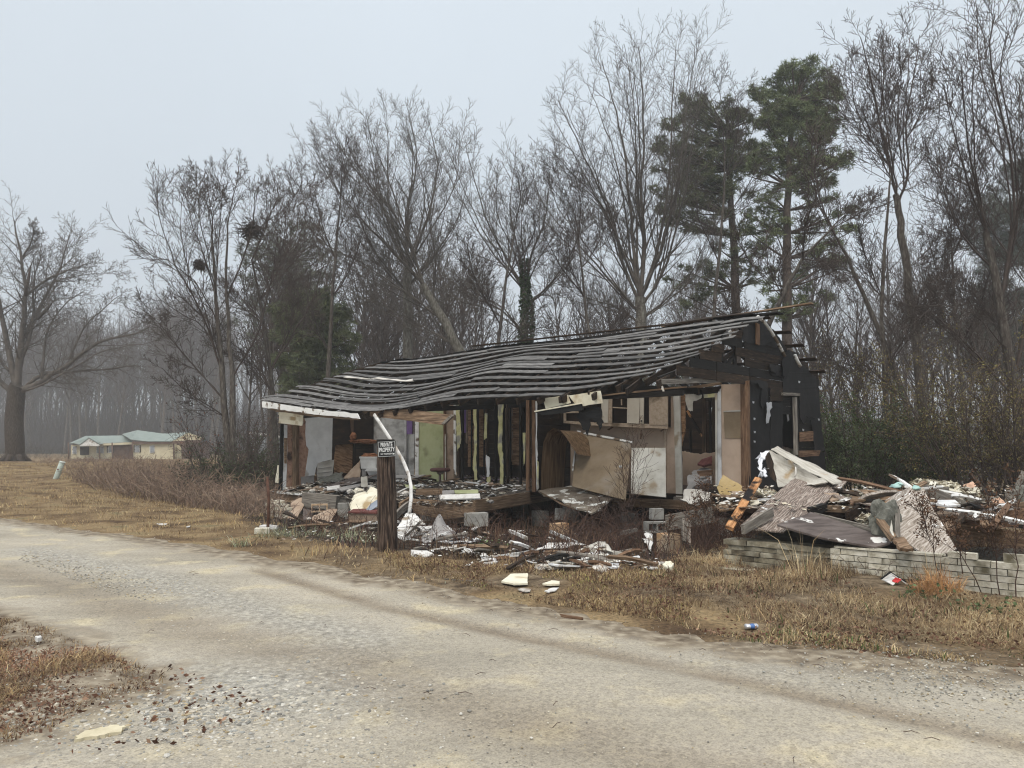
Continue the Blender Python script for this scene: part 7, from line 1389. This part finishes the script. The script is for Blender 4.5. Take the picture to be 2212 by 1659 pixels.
scatter(qreg((1560, 1075, 1720, 1100), (1790, 1055, 1900, 1085), (1960, 1050, 2110, 1090), (2130, 1090, 2190, 1100)), 60, ['white', 'insul', 'cloth', 'oldwood', 'greywood', 'insul'], (.05, .17), 'small pale or grey scrap lying on the fallen wing rubble', 'scraps on the fallen wing', lambda x, y: atY(x, y, 12.6 - (y - 1050) * .03), rs)
LATH = {}
for m in ('oldwood', 'greywood', 'charbrown', 'char', 'paintpeel', 'stud', 'tan', 'white'):
    LATH[m] = [beam_mesh(1, w, t, 3, b, .006, .05) for w, t, b in ((.07, .03, .02), (.11, .025, .0), (.045, .04, .03))]
    for me in LATH[m]: me.materials.append(MT[m])
def laths(region, n, mats, size, label, group, zf, rng, tilt=.22):
    for i in range(n):
        x, y = region(rng); p = zf(x, y); s = rng.uniform(*size); o = bpy.data.objects.new('loose_lath', rng.choice(LATH[rng.choice(mats)])); COL.objects.link(o)
        tl = rng.gauss(0, tilt); o.matrix_basis = Matrix.Translation(p + Vector((0, 0, abs(math.sin(tl)) * s * .45))) @ Matrix.Rotation(rng.uniform(0, 6.28), 4, 'Z') @ Matrix.Rotation(tl, 4, 'Y') @ Matrix.Rotation(rng.uniform(-.6, .6), 4, 'X') @ Matrix.Diagonal((s, 1, 1, 1)); tag(o, label, 'lath', group)
laths(lambda r: (r.uniform(.5, 7.8), r.uniform(.15, 3.2)), 46, ['oldwood', 'greywood', 'charbrown', 'char', 'paintpeel', 'tan'], (.3, 1.1), 'short broken lath lying on the burnt floor of the open room', 'broken laths on the burnt floor', hz, rs, .12)
laths(yard, 30, ['oldwood', 'charbrown', 'paintpeel', 'greywood', 'char', 'stud'], (.25, .9), 'short broken lath on the dark ground before the kitchen', 'broken laths before the kitchen', lambda x, y: atg(x, y, .05), rs, .15)
laths(qreg((610, 1090, 820, 1150), (860, 1095, 1060, 1160)), 34, ['oldwood', 'greywood', 'charbrown', 'paintpeel', 'char', 'tan'], (.3, 1.0), 'short broken lath under the floor edge near the post', 'broken laths under the floor edge', lambda x, y: atg(x, y, .08), rs, .25)
wing = qreg((1560, 1070, 1720, 1100), (1790, 1058, 1930, 1090), (1950, 1050, 2190, 1095), (2080, 1090, 2200, 1130))
wz = lambda x, y: atY(x, y, (13.9 if x < 1730 else 12.6) - (y - 1050) * .03)
laths(wing, 44, ['oldwood', 'greywood', 'charbrown', 'paintpeel', 'stud', 'char'], (.3, 1.3), 'broken lath in the heap of the fallen wing', 'broken laths in the fallen wing', wz, rs, .11)
for m in ('darkply', 'plygrey', 'ply'): SCR[m] = [scrap_mesh(k, m) for k in range(4)]
scatter(wing, 24, ['darkply', 'plygrey', 'ply', 'tan', 'oldwood', 'drywall'], (.22, .5), 'broken board piece tilted in the heap of the fallen wing', 'broken board pieces in the fallen wing', wz, rs, 'board_piece')
def flakes():
    V, Fq, C = [], [], []; off = 0; r = random.Random(12)
    def add(p, s, c):
        nonlocal off
        a = r.uniform(0, 6.28); n = 4; t1, t2 = r.uniform(-.4, .4), r.uniform(-.4, .4)
        for k in range(n):
            q = a + k * 1.571 + r.uniform(-.4, .4); d = s * r.uniform(.5, 1); dx, dy = math.cos(q) * d, math.sin(q) * d; V.append((p.x + dx, p.y + dy, p.z + dx * t1 + dy * t2))
        Fq.append((off, off + 1, off + 2, off + 3)); off += 4; C.extend([c] * 4)
    cols = [(.72, .72, .7), (.62, .58, .5), (.4, .36, .3), (.14, .11, .09), (.05, .042, .036), (.25, .19, .14), (.7, .7, .7)]
    for i in range(1700):
        u, v = r.uniform(0, 8.3), abs(r.gauss(0, 1.1)); add(hz(u, v) + Vector((0, 0, r.uniform(-.02, .05))), r.uniform(.015, .07), r.choice(cols + cols[2:6]))
    for i in range(1500):
        u, v = r.uniform(.2, 8.2), r.uniform(0, 6.8); add(H(u, v, fz(u, v) + r.uniform(.0, .07)), r.uniform(.03, .12), r.choice(cols[2:6] + [(.3, .24, .34)] if v > 3.6 else cols[2:]))
    for i in range(900):
        x, y = yard(r); add(atg(x, y, r.uniform(.01, .07)), r.uniform(.01, .05), r.choice(cols[:2] + cols[2:6]))
    for i in range(500):
        x, y = r.uniform(1200, 1340), r.uniform(1195, 1218); add(atg(x, y, r.uniform(.01, .07)), r.uniform(.02, .06), r.choice(cols[:2]))
    for i in range(700):
        x, y = r.uniform(600, 1060), r.uniform(1090, 1170); add(atg(x, y, r.uniform(.01, .1)), r.uniform(.02, .07), r.choice(cols[1:]))
    for i in range(1000):
        x = r.uniform(1540, 2190); y = r.uniform(1048, 1100); add(atY(x, y, 13.4 - (y - 1048) * .045), r.uniform(.015, .055), r.choice(cols + cols[2:6] + [(.6, .54, .42)] * 2))
    for i in range(700):
        u, v = r.uniform(-.1, 8.3), -abs(r.gauss(0, .06)); add(H(u, v, fz(u, 0) + r.uniform(-.05, .04)), r.uniform(.02, .08), r.choice(cols[:4]))
    tag(link('rubble', mesh_np('rubble', V, [Fq], col=np.array(C)), MT['col']), 'small broken flakes of plaster, insulation and charred wood', kind='stuff')
flakes()
# ================================================================ GROWTH: grass, weeds, brambles, leaves, gravel
EXC = [(atg(1925, 1262), .42), (atg(1925, 1285), .2), (atg(1623, 1356), .14), (atg(1112, 1253), .36), (atg(1192, 1261), .25), (atg(1132, 1276), .18), (atg(1192, 1277), .2), (atg(215, 1585), .22)]
def pix_pts(n, poly_px, rng):
    P = [Vector((x, y, 0)) for x, y in poly_px]; xs = [p.x for p in P]; ys = [p.y for p in P]; o = []
    W_ = [atg(x, y) for x, y in poly_px]; X0, X1 = min(p.x for p in W_), max(p.x for p in W_); Y0, Y1 = min(p.y for p in W_), max(p.y for p in W_)
    Wv = [Vector((p.x, p.y, 0)) for p in W_]; out = np.zeros((0, 2))
    while len(out) < n:
        X = rng.uniform(X0, X1, n * 2); Y = rng.uniform(Y0, Y1, n * 2); k = inside(X, Y, Wv); k &= np.min([np.hypot(X - ex.x, (Y - ex.y) * .8) / er for ex, er in EXC], axis=0) > 1; out = np.concatenate([out, np.stack([X[k], Y[k]], 1)])
    return out[:n]
def blades(XY, h, w, lean, cols, rng, clump=None, z0=None):
    n = len(XY); x, y = XY[:, 0], XY[:, 1]; z = (gz(x, y) if z0 is None else np.full(n, z0)) - .01
    nf = np.array([noise.noise(Vector((p * .9, q * .9, 8.1))) + .6 * noise.noise(Vector((p * 3.1, q * 3.1, 2.7))) for p, q in XY])
    H_ = h[0] + (h[1] - h[0]) * rng.random(n) ** 1.5
    H_ = H_ * np.clip(.85 + 1.1 * nf, .3, 1.7)
    a = rng.uniform(0, 2 * np.pi, n); ld = rng.uniform(0, lean, n) * H_; fa = rng.uniform(0, 2 * np.pi, n); ww = w * rng.uniform(.6, 1.4, n)
    dx, dy = np.cos(a), np.sin(a); fx, fy = np.cos(fa) * ww, np.sin(fa) * ww
    b0 = np.stack([x - fx, y - fy, z], 1); b1 = np.stack([x + fx, y + fy, z], 1)
    m0 = np.stack([x + dx * ld * .35 - fx * .8, y + dy * ld * .35 - fy * .8, z + H_ * .6], 1); m1 = np.stack([x + dx * ld * .35 + fx * .8, y + dy * ld * .35 + fy * .8, z + H_ * .6], 1)
    t = np.stack([x + dx * ld, y + dy * ld, z + H_ * (1 - .25 * np.clip(ld / H_, 0, 1.5) ** 2)], 1)
    V = np.stack([b0, b1, m1, m0, t], 1).reshape(-1, 3); k = np.arange(n) * 5
    cols = np.asarray(cols); C = cols[rng.integers(0, len(cols), n)] * rng.uniform(.7, 1.3, (n, 1)) * np.clip(1 + .75 * nf[:, None] * np.array([1, 1.08, 1.1]), .4, 1.5)
    return V, np.stack([k, k + 1, k + 2, k + 3], 1), np.stack([k + 3, k + 2, k + 4], 1), np.repeat(C, 5, 0)
def stuff(name, parts, label, m='col'):
    Vs, Q, T_, C, off = [], [], [], [], 0
    for V, q, t, c in parts: Vs.append(V); Q.append(q + off); T_.append(t + off); C.append(c); off += len(V)
    return tag(link(name, mesh_np(name, np.concatenate(Vs), [np.concatenate(Q), np.concatenate(T_)], col=np.concatenate(C)), MT[m]), label, kind='stuff')
rg = np.random.default_rng(31)
STRAW = [(.39, .29, .155), (.31, .22, .12), (.45, .36, .21), (.23, .16, .095), (.36, .25, .125)]; BROWN = [(.1, .062, .042), (.15, .095, .06), (.08, .05, .038), (.2, .135, .085), (.12, .06, .042)]; TAN = [(.43, .33, .195), (.36, .27, .16), (.5, .41, .26), (.26, .185, .115), (.34, .235, .125)]; PALEG = [(.3, .32, .22), (.25, .28, .17), (.36, .37, .27), (.3, .25, .15)]; GRN = [(.07, .1, .035), (.1, .13, .05), (.06, .08, .03)]
def clumped(XY, rng, f=1.3, thr=.0):
    k = np.array([noise.noise(Vector((x * f, y * f, 3.3))) for x, y in XY]); return XY[k > thr + rng.uniform(-.25, .25, len(XY))]
lawn = [(-420, 1000), (60, 1000), (330, 1050), (560, 1110), (650, 1160), (830, 1192), (1000, 1225), (1080, 1270), (900, 1262), (760, 1228), (400, 1168), (0, 1118), (-420, 1080)]
stuff('lawn_grass', [blades(pix_pts(42000, lawn, rg), (.03, .11), .006, 1.6, STRAW, rg), blades(clumped(pix_pts(16000, lawn, rg), rg, .6, .1), (.05, .2), .006, 1.3, BROWN[:4] + STRAW[:2], rg), blades(clumped(pix_pts(3000, lawn, rg), rg, .9, .3), (.03, .09), .006, 1, PALEG, rg)], 'short matted straw coloured winter lawn along the road')
wl = [(1560, 1195), (1790, 1222), (2040, 1262), (2040, 1285), (1780, 1248), (1560, 1222)]
stuff('wall_grass', [blades(pix_pts(7000, wl, rg), (.06, .3), .0026, 1.5, TAN + BROWN[:3], rg), blades(clumped(pix_pts(3000, wl, rg), rg, 1.8, .1), (.12, .42), .0022, 1.0, BROWN + TAN[:2], rg)], 'taller dry grass and weeds at the foot of the planter and brick wall')
mid = [(830, 1196), (1000, 1215), (1240, 1235), (1450, 1215), (1520, 1215), (1500, 1290), (1490, 1350), (1300, 1325), (1150, 1300), (1000, 1262), (850, 1225)]
stuff('verge_grass', [blades(pix_pts(9000, mid, rg), (.02, .09), .005, 1.4, STRAW + BROWN[:3], rg), blades(pix_pts(14000, mid, rg), (.015, .07), .003, 1.8, STRAW + TAN, rg), blades(clumped(pix_pts(6000, mid, rg), rg, 1.4, .1), (.04, .17), .0026, 1.5, BROWN + STRAW[:2], rg), blades(clumped(pix_pts(2500, mid, rg), rg, 1.1, .3), (.03, .07), .006, 1, [(.36, .33, .12), (.3, .3, .12)], rg)], 'low brown weeds and dry grass on the verge before the kitchen')
right = [(1430, 1215), (1560, 1195), (1760, 1220), (1790, 1235), (2010, 1270), (2212, 1300), (2420, 1330), (2420, 1440), (2212, 1405), (1950, 1385), (1800, 1370), (1640, 1345), (1500, 1310), (1420, 1260)]
stuff('tall_dry_grass', [blades(clumped(pix_pts(52000, right, rg), rg, 1.1, -.1), (.03, .12), .0024, 2.3, TAN + BROWN[3:4], rg), blades(clumped(pix_pts(16000, right, rg), rg, 1.5, .1), (.05, .2), .0024, 2.0, TAN + BROWN[:3], rg), blades(clumped(pix_pts(5000, right, rg), rg, 1.2, .25), (.05, .18), .006, 1, BROWN + GRN[:1], rg)], 'tall matted tan grass in front of the low brick wall')
low = [(1420, 1310), (1640, 1350), (1950, 1385), (2212, 1405), (2420, 1430), (2420, 1500), (2212, 1450), (1900, 1410), (1600, 1385), (1430, 1345)]
stuff('sparse_grass', [blades(clumped(pix_pts(5000, low, rg), rg, 2, .1), (.02, .08), .004, 1.4, STRAW + TAN, rg), blades(clumped(pix_pts(1500, low, rg), rg, 2, .25), (.02, .08), .005, 1, GRN, rg)], 'sparse short dry grass at the road edge')
near = [(-330, 1300), (0, 1330), (130, 1375), (240, 1425), (360, 1465), (345, 1492), (210, 1520), (120, 1575), (20, 1610), (-330, 1640)]
stuff('near_dry_grass', [blades(clumped(pix_pts(42000, near, rg), rg, 2.2, -.08), (.02, .085), .0022, 2.2, STRAW + BROWN + TAN[3:], rg, None, .02), blades(pix_pts(15000, near, rg), (.008, .035), .006, 3, [(.11, .055, .038), (.17, .09, .06), (.22, .12, .075), (.3, .2, .13)], rg, None, .02)], 'thin dry grass on the leafy near corner')
yardp = [(600, 1130), (830, 1130), (1060, 1110), (1420, 1120), (1560, 1130), (1540, 1205), (1440, 1220), (1240, 1235), (1000, 1215), (830, 1195), (640, 1165)]
stuff('yard_weeds', [blades(clumped(pix_pts(12000, yardp, rg), rg, 1.3, .0), (.08, .42), .004, .7, BROWN, rg), blades(clumped(pix_pts(4000, yardp, rg), rg, 1.6, .1), (.04, .2), .02, 1.2, [(.05, .036, .034), (.08, .055, .048), (.04, .03, .03)], rg)], 'dark dead weeds among the yard debris')
def tuft(name, label, cat, px, py, n, rad, h, w, lean, cols, group=None):
    b = atg(px, py); a = rg.uniform(0, 6.28, n); q = rad * rg.random(n) ** .7; XY = np.stack([b.x + np.cos(a) * q, b.y + np.sin(a) * q * .7], 1); V, Q, T_, C = blades(XY, h, w, lean, cols, rg); c = np.array(b)
    return tag(link(name, mesh_np(name, V - c, [Q, T_], col=C), MT['col'], Matrix.Translation(b)), label, cat, group)
for i, (x, y, lab) in enumerate([(605, 1158, 'pale green grass clump at the foot of the white bricks'), (720, 1160, 'pale green grass clump left of the drawer box'), (775, 1170, 'pale green grass clump touching the post'), (520, 1180, 'small pale green grass clump on the dry lawn')]): tuft('grass_clump', lab, 'grass clump', x, y, 230 if i < 3 else 60, .5 if i < 3 else .2, (.06, .28), .005, 1.9, PALEG)
tuft('orange_grass_clump', 'bright orange dry grass clump in front of the brick wall', 'grass clump', 2018, 1285, 520, .28, (.08, .27), .004, 1.7, [(.36, .2, .095), (.42, .25, .12), (.3, .16, .08)])
tuft('tan_grass_clump', 'tall tan grass stalks at the end of the stone planter', 'grass clump', 1760, 1245, 60, .25, (.15, .5), .003, .9, TAN); tuft('tan_grass_clump', 'tan grass stalks right of the grey cloth', 'grass clump', 1015, 1205, 260, .4, (.15, .5), .004, .8, TAN + BROWN[:2])
for i, (x, y, lab) in enumerate([(1912 + 80, 1290, 'green broad leaved weed below the orange grass clump'), (2130, 1322, 'green weed patch at the foot of the brick wall end'), (1745, 1215, 'green leafy sprig beside the stone planter'), (1060, 1185, 'green grass patch beside the grey cloth')]):
    b = atg(x, y); P = [(b.x + random.gauss(0, .16), b.y + random.gauss(0, .12), b.z + abs(random.gauss(.05, .06))) for _ in range(90)]; V, Fq, C = leaf_cloud(P, .05, cvar((.08, .11, .045), 90, .4, (.12, .16, .07), .3), b, .6, .5); t = thing('green_weed', lab, 'weed', b); link('foliage', mesh_np('foliage', V, Fq, col=C), MT['leafcol'], Matrix.Translation(b), t)
# ---- bramble thicket between the lawn and the far house
def brambles(name, label, regs, seed, cols, rs=1.0):
    r = random.Random(seed); br = []; V_, Q_, C_ = [], [], []
    for (pp, n, h) in regs:
        XY = pix_pts(n, pp, np.random.default_rng(seed))
        for x, y in XY:
            b = Vector((x, y, gzf(x, y) - .03)); hh = h * r.uniform(.45, 1.1); a = r.uniform(0, 6.28); k = r.uniform(.2, .8); d = Vector((math.cos(a) * k, math.sin(a) * k, 1))
            p = [b]; 
            for i in range(5): d = (d + Vector((r.gauss(0, .22), r.gauss(0, .22), -.12 * i * r.random()))).normalized(); p.append(p[-1] + d * hh / 5 * 1.2)
            br.append((p, [q * rs for q in (.011, .01, .009, .008, .006, .005)]))
            for _ in range(3):
                j = r.randrange(1, 5); q = p[j]; e = Vector((r.gauss(0, 1), r.gauss(0, 1), r.gauss(.2, .6))).normalized() * hh * .3; br.append(([q, q + e * .5 + Vector((0, 0, .02)), q + e], [.005 * rs, .0045 * rs, .004 * rs]))
    V, Fq = tubes(br, (0, 0, 0), lambda q: 3); C = np.repeat(np.asarray(cols)[np.random.default_rng(seed).integers(0, len(cols), len(V) // 3 + 1)], 3, 0)[:len(V)]
    tag(link(name, mesh_np(name, V, Fq, col=C), MT['col']), label, kind='stuff')
BR = [(.17, .125, .1), (.24, .17, .13), (.28, .19, .135), (.12, .09, .075), (.34, .26, .19)]
brambles('bramble_undergrowth', 'tangled red brown bramble thicket left of the house', [([(150, 1040), (250, 1030), (460, 1035), (590, 1050), (600, 1110), (500, 1112), (330, 1085), (190, 1055)], 2500, 1.05), ([(60, 1000), (180, 995), (480, 1010), (470, 1040), (160, 1042)], 800, .5), ([(420, 1065), (600, 1060), (606, 1130), (520, 1125)], 700, .7)], 41, BR)
brambles('weed_undergrowth', 'dark dead weed stems standing among the yard debris', [(yardp, 520, .55), ([(1190, 1150), (1420, 1150), (1430, 1200), (1200, 1205)], 300, .8), ([(1490, 1110), (1600, 1130), (1640, 1200), (1500, 1215)], 420, .8), ], 42, [(.08, .047, .038), (.12, .072, .052), (.06, .04, .034)], .6)
brambles('verge_weed_undergrowth', 'low thin brown weed stems on the verge before the kitchen', [(mid, 420, .15)], 45, [(.15, .095, .065), (.2, .13, .09), (.1, .065, .048)], .32)
brambles('wall_weed_undergrowth', 'dark thin weed stems against the low brick wall', [([(1800, 1215), (1990, 1240), (1990, 1262), (1800, 1235)], 170, .32), ([(2080, 1180), (2260, 1200), (2260, 1240), (2090, 1215)], 200, .45)], 43, [(.12, .08, .065), (.17, .115, .09)], .4)
brambles('back_undergrowth', 'dark tangle of stems and brush along the foot of the wood', [([(640, 1000), (1200, 1000), (1750, 1002), (1750, 1018), (1200, 1018), (640, 1018)], 900, 3.2), ([(1760, 1010), (2300, 1010), (2300, 1040), (1760, 1040)], 900, 1.8), ([(-100, 985), (500, 985), (500, 992), (-100, 992)], 900, 2.2)], 44, [(.05, .04, .035), (.07, .055, .045), (.045, .045, .03)])
# ---- single dead weeds that stand out
def dead_weed(label, px, py, top_px, D, seed, n=16, sp=.5, leaf=0, name='dead_weed'):
    g = Grow(seed); b = atY(px, py, D); t = atY(*top_px, D); pts = [b.lerp(t, k / 7) + Vector((g.r.gauss(0, .012), g.r.gauss(0, .012), 0)) * (1 if k else 0) for k in range(8)]; Ln = (t - b).length
    q = g.limb(pts, .008, .003); g.kids(*q, Ln, dict(n=[n, 5], t0=[.3, .2], ang=[34, 40], len=[.36 * sp / .5, .4], seg=[4, 3], wob=.12, trop=[.08, .05], rmin=.0032)); V, Fq = tubes(g.br, b, lambda r: 5 if r > .01 else 3)
    me = mesh_np(name, V, Fq); o = tag(link(name, me, MT['weedbrown'], Matrix.Translation(b)), label, 'weed')
    if leaf:
        P = [tuple(p[-1] + Vector((g.r.gauss(0, .02), g.r.gauss(0, .02), g.r.gauss(0, .02)))) for p, _ in g.br[1:] for _ in range(leaf)]; V, Fq, C = leaf_cloud(P, .035, cvar((.12, .07, .045), len(P), .4), b, .5); link('dry_leaf', mesh_np('dry_leaf', V, Fq, col=C), MT['col'], Matrix.Translation(b), o); o.children[0]['kind'] = 'stuff'
MT['weedbrown'] = mat('dead_weed_stem', [(.3, (.05, .03, .025)), (.7, (.1, .065, .05))], 4, bump=0, vary=.1)
dead_weed('tall many branched dead weed before the stained white panel', 1362, 1190, (1370, 950), 13.4, 1, 26, .55, 0); dead_weed('second dead weed stem crossing the leaning brown board', 1356, 1195, (1345, 985), 13.2, 2, 18, .4); dead_weed('dark dead weed against the plywood peak', 2032, 1245, (1985, 1090), 8.9, 3, 18, .5, 3); dead_weed('tall dead weed crossing the brown joists', 2160, 1285, (2130, 1060), 8.4, 4, 16, .5, 3)
dead_weed('leaning dead weed before the plywood sheet and the wall', 2120, 1280, (2005, 1075), 8.6, 5, 14, .4, 3); dead_weed('dead weed with drooping seed heads cut by the edge of the picture', 2195, 1290, (2200, 1060), 8.2, 6, 14, .5, 3); dead_weed('brown leafy dead weed at the foot of the amber panel', 1535, 1195, (1522, 1055), 12.4, 7, 22, .5, 5); dead_weed('brown leafy dead weed beside the orange stud', 1500, 1200, (1505, 1085), 12.2, 8, 18, .5, 4); dead_weed('dead weed standing in front of the cream sheet', 823, 1150, (828, 1075), 15.6, 9, 12, .5)
dead_weed('tall thin dead weed before the rotten rim beam', 950, 1185, (945, 1065), 13.8, 10, 14, .35); dead_weed('curving dead weed rising from the grey cloth', 955, 1195, (922, 1100), 13.0, 11, 12, .4); dead_weed('bare sapling bush in the dark under the kitchen', 1310, 1190, (1300, 1090), 13.8, 12, 18, .8); dead_weed('bare sapling leaning over the yard debris', 1330, 1200, (1340, 1100), 13.6, 13, 16, .8); dead_weed('brown dead weed in front of the kitchen pier', 1440, 1200, (1450, 1120), 13.0, 14, 16, .5, 3)
dead_weed('dead weed beside the low brick wall step', 2080, 1240, (2060, 1120), 8.9, 15, 12, .45, 3); dead_weed('dark dead weed at the planter', 1600, 1200, (1590, 1120), 11.0, 16, 14, .5, 2)
# ---- fallen leaves and gravel
def leaves():
    R = np.random.default_rng(77); parts = [(near, 900, .05), ([(1500, 1335), (2212, 1400), (2420, 1430), (2420, 1520), (2212, 1475), (1900, 1425), (1500, 1375)], 1500, .05), (right, 1800, .055), (mid, 1500, .05), ([(370, 1450), (600, 1540), (400, 1620), (150, 1640), (60, 1600), (200, 1530)], 160, .05)]
    P, S = [], []
    for pp, n, s in parts:
        XY = pix_pts(n, pp, R); XY = XY if n < 300 else clumped(XY, R, 1.8, -.05); P.append(np.stack([XY[:, 0], XY[:, 1], gz(XY[:, 0], XY[:, 1]) + R.uniform(.03, .06, len(XY))], 1))
    P = np.concatenate(P); V, Fq, C = leaf_cloud(P, .038, cvar((.12, .062, .042), len(P), .55, (.24, .15, .1), .3), (0, 0, 0), .5, .6)
    tag(link('fallen_leaves', mesh_np('fallen_leaves', V, Fq, col=C), MT['col']), 'red brown fallen leaves strewn along the road edges', kind='stuff')
leaves()
def gravel():
    R = np.random.default_rng(5); ico = []
    import bmesh
    for k in range(6):
        bm = bmesh.new(); bmesh.ops.create_icosphere(bm, subdivisions=1, radius=1); v = np.array([tuple(q.co * (1 + .35 * noise.noise(q.co * 1.3 + Vector((k * 7, 0, 0))))) for q in bm.verts]); f = np.array([[q.index for q in ff.verts] for ff in bm.faces]); bm.free(); ico.append((v, f))
    road = [(-500, 1105), (0, 1120), (400, 1168), (820, 1243), (1100, 1300), (1500, 1366), (2212, 1445), (2600, 1500), (2600, 1760), (-900, 1760), (-900, 1300)]
    jobs = [([(350, 1490), (600, 1470), (760, 1520), (740, 1580), (560, 1610), (330, 1590), (240, 1540)], 2600, (.007, .024)), ([(380, 1500), (560, 1485), (640, 1530), (500, 1560), (400, 1545)], 900, (.012, .03)), ([(-100, 1560), (200, 1520), (420, 1560), (500, 1640), (300, 1740), (-200, 1740)], 2600, (.006, .017)),
            ([(60, 1180), (330, 1235), (520, 1300), (760, 1375), (740, 1400), (480, 1340), (250, 1290), (40, 1210)], 2400, (.007, .02)), ([(400, 1600), (900, 1600), (1000, 1740), (300, 1740)], 1500, (.005, .014)), ([(1800, 1400), (2212, 1460), (2300, 1560), (1900, 1480)], 1500, (.006, .015)), (road, 12000, (.003, .011)), ([(30, 1330), (360, 1440), (620, 1480), (420, 1500), (120, 1400)], 1800, (.006, .018))]
    Vs, Fs, Cs, off = [], [], [], 0; pal = np.array([(.34, .32, .28), (.44, .4, .33), (.22, .21, .19), (.5, .46, .38), (.38, .31, .2), (.54, .52, .47), (.28, .28, .26)])
    for pp, n, (s0, s1) in jobs:
        XY = pix_pts(n, pp, R) if pp is road else (lambda W_: np.stack([np.mean([p.x for p in W_]) + R.normal(0, .62 * np.std([p.x for p in W_]) + .12, n), np.mean([p.y for p in W_]) + R.normal(0, .62 * np.std([p.y for p in W_]) + .12, n)], 1) if len(pp) != 8 else pix_pts(n, pp, R))([atz(x, y, 0) for x, y in pp]); s = .72 * (s0 + (s1 - s0) * R.random(n) ** 2)
        for k, (v, f) in enumerate(ico):
            I = np.arange(n)[k::6]; a = R.uniform(0, 6.28, len(I)); ca, sa = np.cos(a), np.sin(a); sc_ = s[I][:, None] * R.uniform(.6, 1.3, (len(I), 3)) * np.array([1.15, .9, .6])
            q = v[None] * sc_[:, None]; X = q[:, :, 0] * ca[:, None] - q[:, :, 1] * sa[:, None] + XY[I, 0][:, None]; Y = q[:, :, 0] * sa[:, None] + q[:, :, 1] * ca[:, None] + XY[I, 1][:, None]; Z = q[:, :, 2] + .012 + s[I][:, None] * .25
            Vs.append(np.stack([X, Y, Z], -1).reshape(-1, 3)); Fs.append((f[None] + (np.arange(len(I)) * len(v))[:, None, None]).reshape(-1, 3) + off); off += len(I) * len(v); Cs.append(np.repeat(pal[R.integers(0, len(pal), len(I))] * R.uniform(.75, 1.2, (len(I), 1)), len(v), 0))
    tag(link('gravel', mesh_np('gravel', np.concatenate(Vs), [np.concatenate(Fs)], col=np.concatenate(Cs)), MT['stone']), 'loose grey and tan gravel stones on the road', kind='stuff')
gravel()
def litter():
    R = random.Random(6); br = []
    for i in range(110):
        x, y = R.uniform(1200, 2200), 0; e = R.uniform(-.6, .5)
        p = atz(R.uniform(300, 2200), R.uniform(1230, 1650), 0); 
        if R.random() < .7: xx = R.uniform(-3, 5); p = Vector((xx, float(np.interp(xx, EX, EYv)) + R.gauss(-.15, .35), 0))
        a = R.uniform(0, 6.28); l = R.uniform(.03, .11); z = gzf(p.x, p.y) + .03; br.append(([Vector((p.x, p.y, z)), Vector((p.x + math.cos(a) * l * .5, p.y + math.sin(a) * l * .5, z + .012)), Vector((p.x + math.cos(a + .08) * l, p.y + math.sin(a + .08) * l, z))], [.0028, .0025, .0015]))
    V, Fq = tubes(br, (0, 0, 0), lambda r: 3); tag(link('twig_litter', mesh_np('twig_litter', V, Fq), MT['weedbrown']), 'tiny twigs scattered along the road edge', kind='stuff')
litter()
